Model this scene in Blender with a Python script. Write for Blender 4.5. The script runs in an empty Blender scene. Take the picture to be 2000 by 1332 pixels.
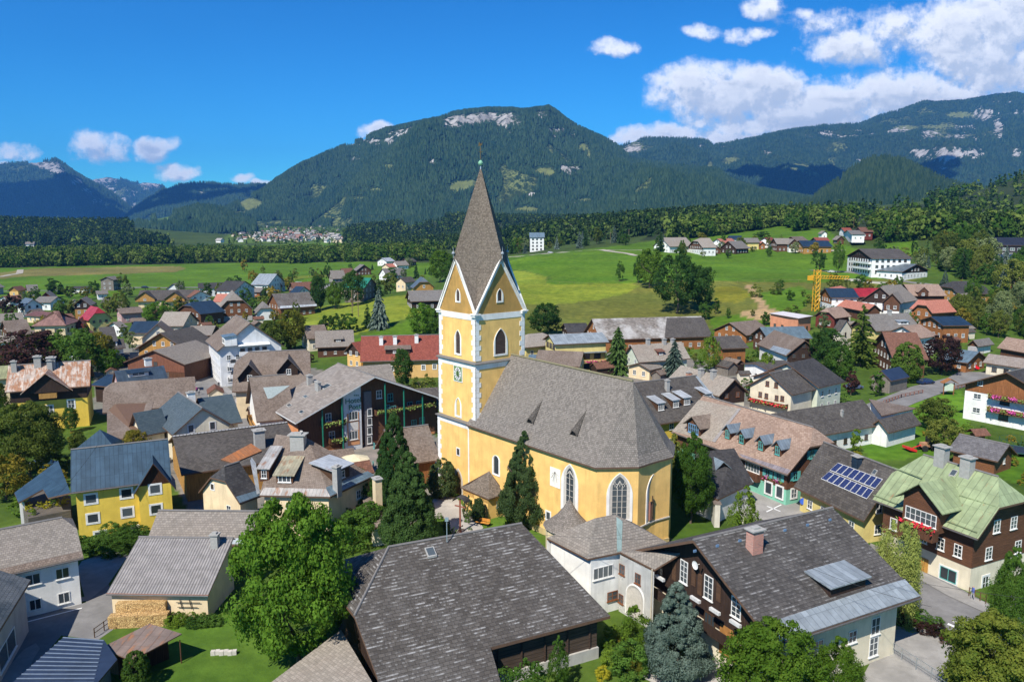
import bpy, math, random
import numpy as np
from mathutils import Vector, Matrix
DEV = False
random.seed(7); RNG = np.random.default_rng(7)
SC = bpy.context.scene
COL = SC.collection
# ------------------------------------------------------------------ camera, light, sky, exposure
FPX, PITCH, CH = 1500.0, math.radians(8.57), 40.0
SUN_EL, SUN_DIR = math.radians(49), (-0.508, -0.862)      # horizontal direction towards the sun
cd = bpy.data.cameras.new('camera'); cam = bpy.data.objects.new('camera', cd); COL.objects.link(cam)
cam.location = (0, 0, CH); cam.rotation_euler = (math.pi/2 - PITCH, 0, 0)
cd.sensor_width = 36; cd.lens = FPX/2000*36; cd.clip_start = 1; cd.clip_end = 60000
SC.camera = cam
SC.view_settings.view_transform = 'Standard'; SC.view_settings.look = 'None'
SC.view_settings.exposure = 0.62; SC.view_settings.gamma = 1
SC.cycles.use_denoising = True
SC.cycles.max_bounces = 6; SC.cycles.diffuse_bounces = 3; SC.cycles.glossy_bounces = 2
SC.cycles.transmission_bounces = 4; SC.cycles.volume_bounces = 0; SC.cycles.transparent_max_bounces = 6
sl = bpy.data.lights.new('sun', 'SUN'); so = bpy.data.objects.new('sun', sl); COL.objects.link(so)
sl.energy = 4.6; sl.angle = math.radians(0.5); sl.color = (1.0, 0.95, 0.855)
sd = Vector((SUN_DIR[0]*math.cos(SUN_EL), SUN_DIR[1]*math.cos(SUN_EL), math.sin(SUN_EL))).normalized()
so.rotation_euler = sd.to_track_quat('Z', 'Y').to_euler()
so.location = (0, 0, 300)
# ------------------------------------------------------------------ camera geometry used to measure the photograph
FW = np.array([0, math.cos(PITCH), -math.sin(PITCH)]); UPV = np.array([0, math.sin(PITCH), math.cos(PITCH)])
CAM = np.array([0, 0, CH])
def ray(px, py):
    return FW + (px-1000)/FPX*np.array([1., 0, 0]) - (py-666)/FPX*UPV
def project(P):
    d = np.asarray(P, float) - CAM
    zc = d @ FW
    return 1000 + FPX*d[..., 0]/zc, 666 - FPX*(d @ UPV)/zc
def pz(px, py, z=0.0):
    d = ray(px, py); t = (z-CH)/d[2]
    return CAM + t*d
def pY(px, py, Y):
    d = ray(px, py); return CAM + d*(Y/d[1])
def zat(X, Y, py):                      # height at (X,Y) that shows on image row py
    k = (666-py)/FPX                    # (dY*sin+dz*cos)/(dY*cos-dz*sin)=k
    return CH + Y*(k*math.cos(PITCH)-math.sin(PITCH))/(math.cos(PITCH)+k*math.sin(PITCH))
def onp(px, py, plane):
    n, c = plane; d = ray(px, py); t = (c - n @ CAM)/(n @ d); return CAM + t*d
def plane3(a, b, c):
    n = np.cross(np.asarray(b)-a, np.asarray(c)-a); n = n/np.linalg.norm(n)
    if n[2] < 0: n = -n
    return n, n @ np.asarray(a)
# ------------------------------------------------------------------ noise
def _h(ix, iy, s):
    n = (ix*374761393 + iy*668265263 + s*974634777) & 0xffffffff
    n = ((n ^ (n >> 13))*1274126177) & 0xffffffff
    return ((n ^ (n >> 16)) & 0xffff)/65535.0
def vnoise(x, y, s=0):
    x = np.asarray(x, float); y = np.asarray(y, float)
    ix = np.floor(x).astype(np.int64); iy = np.floor(y).astype(np.int64)
    fx = x-ix; fy = y-iy; fx = fx*fx*(3-2*fx); fy = fy*fy*(3-2*fy)
    a, b, c, d = _h(ix, iy, s), _h(ix+1, iy, s), _h(ix, iy+1, s), _h(ix+1, iy+1, s)
    return (a*(1-fx)+b*fx)*(1-fy) + (c*(1-fx)+d*fx)*fy
def fbm(x, y, o=5, s=0, ridged=False):
    r = 0; a = 1; t = 0
    for i in range(o):
        n = vnoise(x*2**i + 17.3*i, y*2**i + 9.1*i, s+i)
        if ridged: n = 1-abs(2*n-1)
        r = r + a*n; t += a; a *= .5
    return r/t
# ------------------------------------------------------------------ terrain
CTRL = []
for Y in (15, 45, 80, 120, 170, 215):
    for t in (-1.1, -.8, -.5, -.25, 0, .25, .5, .8, 1.1): CTRL.append((t*Y, Y, 0))
for Y in (260, 320, 400, 500, 650, 800, 1050, 1300):
    for t in (-1.1, -.75, -.5, -.28): CTRL.append((t*Y, Y, 0))
for X, Y, z in ((-90, 260, 0), (-70, 320, 1), (-80, 420, 0), (-70, 560, 0), (-20, 800, 0), (-200, 1800, 0), (0, 1300, 2),
                (-60, 1800, 2), (-600, 2200, 0), (-1200, 1750, 42), (-900, 1800, 38), (-650, 1750, 14), (-1700, 1750, 34), (-900, 2200, 4),
                (-1200, 2400, 0), (-2200, 2400, 0), (-600, 1380, 2), (-100, 2600, 4), (-500, 2600, 4), (-300, 2400, 2)): CTRL.append((X, Y, z))
for px in (1020, 1150, 1300, 1450): 
    CTRL.append(((px-1000)/1500*285, 285, .6)); CTRL.append(((px-1000)/1500*250, 250, 0))
for px, py, D in ((740, 640, 265), (780, 590, 300), (700, 600, 300), (650, 640, 275), (700, 577, 400), (840, 565, 350), (830, 605, 290), (900, 600, 300),
    (1100, 625, 305), (1100, 590, 345), (1000, 600, 330), (1200, 575, 350), (1300, 590, 340), (1400, 548, 375), (1400, 590, 325), (1200, 548, 385),
    (1100, 540, 400), (1030, 500, 480), (1180, 488, 520), (1330, 492, 520), (1450, 490, 520), (1600, 495, 500), (1500, 452, 700), (1400, 465, 640),
    (1250, 470, 620), (1150, 470, 720), (1048, 492, 650), (1600, 530, 430), (1530, 555, 370), (1597, 610, 300), (1540, 635, 285), (1500, 600, 310), (1650, 600, 305),
    (1800, 590, 312), (1680, 530, 400), (1850, 540, 380), (1960, 512, 430), (1760, 490, 480), (1900, 470, 500), (1850, 450, 560), (2000, 430, 650),
    (2000, 345, 1100), (2100, 335, 1100), (1900, 376, 1150), (1800, 405, 1200), (1650, 425, 1000), (1400, 433, 900), (1500, 428, 1000),
    (900, 490, 800), (950, 480, 1100), (1100, 448, 1100), (1200, 440, 1300), (850, 465, 1800), (1000, 440, 1900), (600, 460, 2700),
    (2200, 480, 520), (880, 428, 1900), (820, 443, 1800), (960, 432, 1900), (760, 456, 1800), (1050, 432, 2000), (2250, 600, 320), (2300, 420, 800), (1600, 410, 1600), (1900, 400, 1700), (2200, 400, 1600), (1980, 640, 270), (1750, 640, 262), (1580, 660, 255)):
    CTRL.append(tuple(pY(px, py, D)))
for X in np.arange(-3500, 4200, 700):
    for Y in (3000, 3600): CTRL.append((X, Y, (22 if Y < 3300 else 42) if X < 600 else 60))
CTRL = np.array(CTRL, float)
def _k(r): return r
def _fit():
    d = np.hypot(CTRL[:, None, 0]-CTRL[None, :, 0], CTRL[:, None, 1]-CTRL[None, :, 1])
    n = len(CTRL); A = np.zeros((n+1, n+1)); A[:n, :n] = _k(d) - np.eye(n)*6.0; A[n, :n] = 1; A[:n, n] = 1
    b = np.zeros(n+1); b[:n] = CTRL[:, 2]
    return np.linalg.solve(A, b)
W_ = _fit()
def height(X, Y):
    X = np.asarray(X, float); Y = np.asarray(Y, float); s = X.shape
    x = X.ravel(); y = Y.ravel(); out = np.empty(len(x))
    for i in range(0, len(x), 20000):
        d = np.hypot(x[i:i+20000, None]-CTRL[None, :, 0], y[i:i+20000, None]-CTRL[None, :, 1])
        out[i:i+20000] = _k(d) @ W_[:-1] + W_[-1]
    near = np.clip((y-190)/70, 0, 1)
    out = out*near*near*(3-2*near) + (fbm(x/14, y/14, 4, 2)-.5)*1.1*np.clip((y-260)/80, 0, 1)
    return out.reshape(s)
def tz(px, py, h=0.0):
    """point above the terrain by h seen at a pixel: marches the ray from the camera"""
    d = ray(px, py); Ys = np.geomspace(25, 9000, 500)
    P = CAM[None] + d[None]*(Ys/d[1])[:, None]
    g = P[:, 2] - height(P[:, 0], P[:, 1]) - h
    i = np.argmax(g < 0)
    if g[i] >= 0: i = len(Ys)-1
    i = max(i, 1); a, b = Ys[i-1], Ys[i]
    for _ in range(14):
        m = (a+b)/2; p = CAM + d*(m/d[1])
        if p[2]-float(height(p[0], p[1]))-h > 0: a = m
        else: b = m
    return CAM + d*(b/d[1])
# ------------------------------------------------------------------ object helpers
def tag(o, label=None, cat=None, group=None, kind=None):
    if label: o['label'] = label
    if cat: o['category'] = cat
    if group: o['group'] = group
    if kind: o['kind'] = kind
    return o
def thing(name, loc, label, cat, group=None):
    o = bpy.data.objects.new(name, None); COL.objects.link(o); o.location = tuple(map(float, loc))
    o.empty_display_size = .5
    return tag(o, label, cat, group)
def copy_tree(o, parent=None):
    c = o.copy(); COL.objects.link(c); c.parent = parent
    for ch in list(o.children): copy_tree(ch, c)
    return c
class MB:
    def __init__(s): s.v = []; s.f = []; s.m = []
    def poly(s, pts, m=0):
        i = len(s.v); s.v += [tuple(map(float, p)) for p in pts]; s.f.append(tuple(range(i, i+len(pts)))); s.m.append(m); return s
    def quadstrip(s, A, B, m=0, close=False):
        n = len(A)
        for i in range(n if close else n-1): s.poly([A[i], A[(i+1) % n], B[(i+1) % n], B[i]], m)
        return s
    def prism(s, base, top, m=0, mtop=None, bottom=True):
        s.quadstrip(base, top, m, True); s.poly(top, m if mtop is None else mtop)
        if bottom: s.poly(list(base)[::-1], m)
        return s
    def obox(s, c, u, w, l, d, h, m=0, mtop=None):
        """box: c = centre of its bottom, u = unit dir (l along it), w = other unit dir (d along it), h up"""
        c = np.asarray(c, float); u = np.asarray(u, float)*l/2; w = np.asarray(w, float)*d/2; z = np.array([0, 0, h])
        b = [c-u-w, c+u-w, c+u+w, c-u+w]
        if np.cross(u, w)[2] < 0: b = b[::-1]
        return s.prism(b, [p+z for p in b], m, mtop)
    def bar(s, a, b, r, m=0, n=4, up=(0, 0, 1), r2=None):
        a = np.asarray(a, float); b = np.asarray(b, float); d = b-a; L = np.linalg.norm(d)
        if L < 1e-6: return s
        d /= L; up = np.asarray(up, float)
        if abs(d @ up) > .97: up = np.array([1., 0, 0])
        x = np.cross(d, up); x /= np.linalg.norm(x); y = np.cross(x, d); r2 = r if r2 is None else r2
        off = math.pi/4 if n == 4 else 0
        A = [a + (x*math.cos(t)+y*math.sin(t))*r for t in [off+2*math.pi*k/n for k in range(n)]]
        B = [b + (x*math.cos(t)+y*math.sin(t))*r2 for t in [off+2*math.pi*k/n for k in range(n)]]
        s.quadstrip(A[::-1], B[::-1], m, True); s.poly(A, m); s.poly(B[::-1], m); return s
    def slab(s, pts, th, m=0, mside=1):
        """polygon with thickness th straight down; pts seen from above"""
        pts = [np.asarray(p, float) for p in pts]; n = np.zeros(3)
        for i in range(len(pts)): n += np.cross(pts[i]-pts[0], pts[(i+1) % len(pts)]-pts[0])
        if n[2] < 0: pts = pts[::-1]
        lo = [p-np.array([0, 0, th]) for p in pts]
        s.poly(pts, m); s.poly(lo[::-1], mside); s.quadstrip(lo, pts, mside, True); return s
    def build(s, name, mats, parent=None, origin=None, smooth=False):
        o0 = np.array(parent.location if (parent is not None and origin is None) else (origin if origin is not None else (0, 0, 0)), float)
        me = bpy.data.meshes.new(name); V = np.array(s.v, float).reshape(-1, 3)
        me.from_pydata((V-o0).tolist(), [], s.f)
        if not isinstance(mats, (list, tuple)): mats = [mats]
        for m in mats: me.materials.append(m)
        nm = len(mats)
        me.polygons.foreach_set('material_index', [min(k, nm-1) for k in s.m])
        uv = me.uv_layers.new(name='UVMap'); dat = np.zeros((sum(len(f) for f in s.f), 2)); k = 0
        for f in s.f:
            P = V[list(f)]; n = np.zeros(3)
            for i in range(1, len(P)-1): n += np.cross(P[i]-P[0], P[i+1]-P[0])
            L = np.linalg.norm(n); n = n/L if L > 0 else np.array([0, 0, 1.])
            if abs(n[2]) > .995: u = np.array([1., 0, 0])
            else: u = np.array([-n[1], n[0], 0]); u /= np.linalg.norm(u)
            w = np.cross(n, u)
            dat[k:k+len(f), 0] = P @ u; dat[k:k+len(f), 1] = P @ w; k += len(f)
        uv.data.foreach_set('uv', dat.ravel())
        if smooth: me.polygons.foreach_set('use_smooth', [True]*len(s.f))
        me.validate(); me.update()
        ob = bpy.data.objects.new(name, me); COL.objects.link(ob)
        if parent is not None: ob.parent = parent
        if origin is not None and parent is None: ob.location = tuple(o0)
        return ob
def np_mesh(name, V, Fc, mats, midx=None, smooth=False, attrs=None):
    """fast mesh; Fc = (n,k) int array"""
    me = bpy.data.meshes.new(name); n, k = Fc.shape
    me.vertices.add(len(V)); me.vertices.foreach_set('co', np.asarray(V, np.float32).ravel())
    me.loops.add(n*k); me.loops.foreach_set('vertex_index', Fc.astype(np.int32).ravel())
    me.polygons.add(n); me.polygons.foreach_set('loop_start', np.arange(0, n*k, k, dtype=np.int32))
    me.polygons.foreach_set('loop_total', np.full(n, k, np.int32))
    if smooth: me.polygons.foreach_set('use_smooth', np.ones(n, bool))
    for m in (mats if isinstance(mats, (list, tuple)) else [mats]): me.materials.append(m)
    if midx is not None: me.polygons.foreach_set('material_index', midx.astype(np.int32))
    for an, (typ, val) in (attrs or {}).items():
        at = me.attributes.new(an, typ, 'POINT')
        at.data.foreach_set('color' if typ == 'FLOAT_COLOR' else 'value', np.asarray(val, np.float32).ravel())
    me.update(calc_edges=True)
    return me
def obj(name, me, parent=None, loc=(0, 0, 0)):
    o = bpy.data.objects.new(name, me); COL.objects.link(o); o.location = tuple(map(float, loc))
    if parent is not None: o.parent = parent
    return o
# ------------------------------------------------------------------ materials
class NT:
    def __init__(s, nt): s.nt = nt; s.n = nt.nodes; s.l = nt.links
    def __call__(s, typ, ins=None, **kw):
        n = s.n.new(typ)
        for k, v in kw.items(): setattr(n, k, v)
        for k, v in (ins or {}).items():
            if isinstance(v, bpy.types.NodeSocket): s.l.new(v, n.inputs[k])
            else: n.inputs[k].default_value = v
        return n
    def math(s, op, a, b=0.0, c=None, clamp=False):
        ins = {0: a, 1: b}
        if c is not None: ins[2] = c
        return s('ShaderNodeMath', ins, operation=op, use_clamp=clamp).outputs[0]
    def mix(s, f, a, b, bt='MIX'):
        n = s('ShaderNodeMix', None, data_type='RGBA', blend_type=bt)
        for i, v in ((0, f), (6, a), (7, b)):
            if isinstance(v, bpy.types.NodeSocket): s.l.new(v, n.inputs[i])
            else: n.inputs[i].default_value = v if i == 0 else (*v[:3], 1)
        return n.outputs[2]
    def ramp(s, f, lo, hi):
        return s('ShaderNodeMapRange', {0: f, 1: lo, 2: hi, 3: 0., 4: 1.}, interpolation_type='SMOOTHSTEP').outputs[0]
    def noise(s, vec, scale, detail=3, rough=.55, out=0):
        return s('ShaderNodeTexNoise', {'Vector': vec, 'Scale': scale, 'Detail': detail, 'Roughness': rough}).outputs[out]
def newmat(name):
    m = bpy.data.materials.new(name); m.use_nodes = True; m.node_tree.nodes.clear(); return m, NT(m.node_tree)
def finish(t, col, rough=.8, bump=None, bstr=.3, bdist=.05, spec=.3, metal=0.0):
    ins = {'Base Color': col if isinstance(col, bpy.types.NodeSocket) else (*col[:3], 1), 'Roughness': rough, 'Specular IOR Level': spec, 'Metallic': metal}
    p = t('ShaderNodeBsdfPrincipled', ins)
    if bump is not None:
        b = t('ShaderNodeBump', {'Height': bump, 'Strength': bstr, 'Distance': bdist}); t.l.new(b.outputs[0], p.inputs['Normal'])
    o = t('ShaderNodeOutputMaterial'); t.l.new(p.outputs[0], o.inputs[0]); return p
_M = {}
def memo(fn):
    def g(*a):
        k = (fn.__name__,)+a
        if k not in _M: _M[k] = fn(*a)
        return _M[k]
    return g
def sh(c, f): return tuple(min(.95, x*f) for x in c[:3])
@memo
def plaster(c, grain=1.0):
    m, t = newmat('plaster'); geo = t('ShaderNodeNewGeometry').outputs['Position']
    a = t.noise(geo, .6, 4); b = t.noise(geo, 4.0*grain, 4); oi = t('ShaderNodeObjectInfo').outputs['Random']
    col = t.mix(t.ramp(a, .3, .75), sh(c, .86), sh(c, 1.06))
    z = t('ShaderNodeSeparateXYZ', {0: geo}).outputs
    st = t.noise(t('ShaderNodeCombineXYZ', {0: t.math('MULTIPLY', z[0], 2.2), 1: t.math('MULTIPLY', z[1], 2.2), 2: t.math('MULTIPLY', z[2], .25)}).outputs[0], 1.0, 4)
    col = t.mix(t.math('MULTIPLY', t.ramp(st, .5, .75), .42), col, sh(c, .6))
    finish(t, col, .9, b, .35, .03, .15); return m
@memo
def wood(c, vert=True, pitch=.16):
    m, t = newmat('wood'); uv = t('ShaderNodeUVMap').outputs[0]; s = t('ShaderNodeSeparateXYZ', {0: uv}).outputs
    a, b = (s[0], s[1]) if vert else (s[1], s[0])
    g = t.math('FRACT', t.math('DIVIDE', a, pitch)); line = t.math('LESS_THAN', g, .14)
    idx = t.math('FLOOR', t.math('DIVIDE', a, pitch))
    v = t('ShaderNodeCombineXYZ', {0: t.math('MULTIPLY', idx, 3.7), 1: t.math('MULTIPLY', b, .5), 2: t.math('MULTIPLY', a, 9.0)}).outputs[0]
    n = t.noise(v, 1.2, 4, .65); n2 = t.noise(t('ShaderNodeNewGeometry').outputs['Position'], .5, 3)
    col = t.mix(t.ramp(n, .25, .8), sh(c, .6), sh(c, 1.35)); col = t.mix(t.math('MULTIPLY', t.ramp(n2, .45, .75), .35), col, sh(c, .55))
    col = t.mix(t.math('MULTIPLY', line, .7), col, sh(c, .2))
    finish(t, col, .75, t.math('SUBTRACT', t.math('MULTIPLY', n, .4), line), .6, .03, .2); return m
@memo
def shingle(ca, cb, rw=.45, rh=.32, patch=(.3, .3, .3), amt=.25, mortar=.5, white=0.0):
    """small roofing pieces: two tones drawn per piece, darker joints, weather patches"""
    m, t = newmat('roofing'); uv = t('ShaderNodeUVMap').outputs[0]
    pos = t('ShaderNodeNewGeometry').outputs['Position']
    wob = t.noise(uv, 1.3, 2, .5, 1); wv = t('ShaderNodeVectorMath', {0: wob, 1: (.5, .5, .5)}, operation='SUBTRACT').outputs[0]
    uv2 = t('ShaderNodeVectorMath', {0: wv, 1: (.05, .05, .05), 2: uv}, operation='MULTIPLY_ADD').outputs[0]
    br = t('ShaderNodeTexBrick', {'Vector': uv2, 'Color1': (0, 0, 0, 1), 'Color2': (1, 1, 1, 1), 'Mortar': (.5, .5, .5, 1), 'Scale': 1.0,
        'Mortar Size': .018, 'Mortar Smooth': .3, 'Bias': 0.0, 'Brick Width': rw, 'Row Height': rh})
    tone = t('ShaderNodeSeparateColor', {0: br.outputs[0]}).outputs[0]
    big = t.noise(pos, .22, 4, .6); mid = t.noise(pos, 1.4, 4, .65); fine = t.noise(pos, 7.0, 3, .7)
    f = t.math('ADD', t.math('MULTIPLY', tone, .55), t.math('MULTIPLY', fine, .45))
    ca = tuple(x*k for x, k in zip(ca, (.88, .83, .78))); cb = tuple(x*k for x, k in zip(cb, (.88, .83, .78))); col = t.mix(t.ramp(f, .12, .92), ca, cb)
    col = t.mix(t.math('MULTIPLY', t.ramp(big, .42, .68), amt), col, patch)
    col = t.mix(t.math('MULTIPLY', t.ramp(mid, .5, .75), .35), col, sh(ca, .6))
    col = t.mix(t.math('MULTIPLY', br.outputs['Fac'], mortar), col, sh(ca, .35))
    if white > 0:
        s = t('ShaderNodeSeparateXYZ', {0: uv}).outputs
        fr = t.math('FRACT', t.math('DIVIDE', s[1], rh)); edge = t.math('LESS_THAN', fr, .42)
        wn = t.noise(t('ShaderNodeCombineXYZ', {0: t.math('MULTIPLY', s[0], .9), 1: t.math('MULTIPLY', t.math('FLOOR', t.math('DIVIDE', s[1], rh)), 7.13), 2: 0.}).outputs[0], 1.0, 5, .7)
        k = t.math('MULTIPLY', t.math('MULTIPLY', edge, t.ramp(wn, .46, .62)), t.ramp(t.noise(pos, .5, 4, .6), .35, .6))
        col = t.mix(t.math('MULTIPLY', k, white), col, (.42, .41, .40))
    row = t.math('FRACT', t.math('DIVIDE', t('ShaderNodeSeparateXYZ', {0: uv}).outputs[1], rh))
    hgt = t.math('SUBTRACT', t.math('SUBTRACT', t.math('MULTIPLY', tone, .5), br.outputs['Fac']), t.math('MULTIPLY', row, .8))
    finish(t, col, .85, hgt, .55, .05, .25); return m
@memo
def seam(c, pitch=.6, rust=0.0, cross=3.0, rough=.45, metal=.25):
    """sheet metal with upright seams"""
    m, t = newmat('sheet_metal'); uv = t('ShaderNodeUVMap').outputs[0]; s = t('ShaderNodeSeparateXYZ', {0: uv}).outputs
    pos = t('ShaderNodeNewGeometry').outputs['Position']
    fr = t.math('FRACT', t.math('DIVIDE', s[0], pitch)); ln = t.math('LESS_THAN', fr, .09)
    sheet = t.noise(t('ShaderNodeCombineXYZ', {0: t.math('FLOOR', t.math('DIVIDE', s[0], pitch)), 1: t.math('FLOOR', t.math('DIVIDE', s[1], cross)), 2: 0.}).outputs[0], 5.3, 0)
    cr = t.math('LESS_THAN', t.math('FRACT', t.math('DIVIDE', s[1], cross)), .02)
    n = t.noise(pos, .8, 4, .6); col = t.mix(t.ramp(n, .3, .75), sh(c, .82), sh(c, 1.15))
    col = t.mix(t.ramp(sheet, .3, .7), col, t.mix(1.0, col, (.8, .8, .8), 'MULTIPLY'))
    if rust > 0:
        rn = t.noise(t('ShaderNodeCombineXYZ', {0: t.math('MULTIPLY', s[0], 1.6), 1: t.math('MULTIPLY', s[1], .5), 2: sheet}).outputs[0], 1.0, 6, .65)
        rf = t.math('MULTIPLY', t.ramp(rn, .62-.3*rust, .72-.2*rust), min(1., .6+rust*.4)); col = t.mix(rf, col, t.mix(t.noise(pos, 3., 3), (.16, .05, .018), (.42, .2, .09)))
    col = t.mix(t.math('MULTIPLY', t.math('MAXIMUM', ln, cr), .45), col, sh(c, .3))
    finish(t, col, rough, ln, .8, .04, .4, metal); return m
@memo
def corrugated(c):
    m, t = newmat('corrugated'); uv = t('ShaderNodeUVMap').outputs[0]; s = t('ShaderNodeSeparateXYZ', {0: uv}).outputs
    w = t.math('SINE', t.math('MULTIPLY', s[0], 2*math.pi/.3)); pos = t('ShaderNodeNewGeometry').outputs['Position']
    n = t.noise(pos, 1.2, 5, .6)
    rows = t.math('LESS_THAN', t.math('FRACT', t.math('DIVIDE', s[1], 1.9)), .03)
    col = t.mix(t.ramp(n, .3, .75), sh(c, .8), sh(c, 1.15)); col = t.mix(t.math('MULTIPLY', t.ramp(w, -.6, -1.0), .55), col, sh(c, .35))
    col = t.mix(t.math('MULTIPLY', rows, .4), col, sh(c, .4))
    finish(t, col, .8, w, .9, .06, .2); return m
@memo
def plain(name, c, rough=.6, metal=0.0, spec=.3):
    m, t = newmat(name); pos = t('ShaderNodeNewGeometry').outputs['Position']; n = t.noise(pos, 3.0, 3)
    finish(t, t.mix(t.ramp(n, .3, .7), sh(c, .9), sh(c, 1.08)), rough, None, 0, 0, spec, metal); return m
@memo
def glass():
    m, t = newmat('window_glass'); r = t('ShaderNodeObjectInfo').outputs['Random']
    finish(t, t.mix(r, (.015, .02, .025), (.10, .12, .13)), .08, None, 0, 0, .8); return m
@memo
def brick(c, cm):
    m, t = newmat('brickwork'); uv = t('ShaderNodeUVMap').outputs[0]
    br = t('ShaderNodeTexBrick', {'Vector': uv, 'Color1': (*sh(c, .75), 1), 'Color2': (*sh(c, 1.2), 1), 'Mortar': (*cm, 1), 'Scale': 1.0, 'Mortar Size': .012, 'Brick Width': .25, 'Row Height': .08})
    finish(t, br.outputs[0], .85, br.outputs['Fac'], .3, .01); return m
@memo
def ashlar(c):
    m, t = newmat('whitewashed_stone'); uv = t('ShaderNodeUVMap').outputs[0]; pos = t('ShaderNodeNewGeometry').outputs['Position']
    br = t('ShaderNodeTexBrick', {'Vector': uv, 'Color1': (*sh(c, .94), 1), 'Color2': (*sh(c, 1.03), 1), 'Mortar': (*sh(c, .6), 1), 'Scale': 1.0, 'Mortar Size': .01, 'Brick Width': 9., 'Row Height': .62, })
    col = t.mix(t.math('MULTIPLY', t.ramp(t.noise(pos, 2., 4), .5, .8), .3), br.outputs[0], sh(c, .75))
    finish(t, col, .85, br.outputs['Fac'], .3, .02); return m
@memo
def leaf(name, ca, cb, trans=.35):
    m, t = newmat(name); pos = t('ShaderNodeNewGeometry').outputs['Position']; r = t('ShaderNodeObjectInfo').outputs['Random']
    n = t.noise(pos, .7, 3, .6); n2 = t.noise(pos, 4.5, 3, .7)
    f = t.math('ADD', t.math('ADD', t.math('MULTIPLY', n, .5), t.math('MULTIPLY', n2, .5)), t.math('MULTIPLY', t.math('SUBTRACT', r, .5), .35))
    col = t.mix(t.ramp(f, .25, .8), ca, cb)
    d = t('ShaderNodeBsdfPrincipled', {'Base Color': col, 'Roughness': .75, 'Specular IOR Level': .12})
    tr = t('ShaderNodeBsdfTranslucent', {'Color': t.mix(.5, col, (.30, .42, .04), 'MIX')})
    mx = t('ShaderNodeMixShader', {0: trans, 1: d.outputs[0], 2: tr.outputs[0]})
    o = t('ShaderNodeOutputMaterial'); t.l.new(mx.outputs[0], o.inputs[0]); return m
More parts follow.
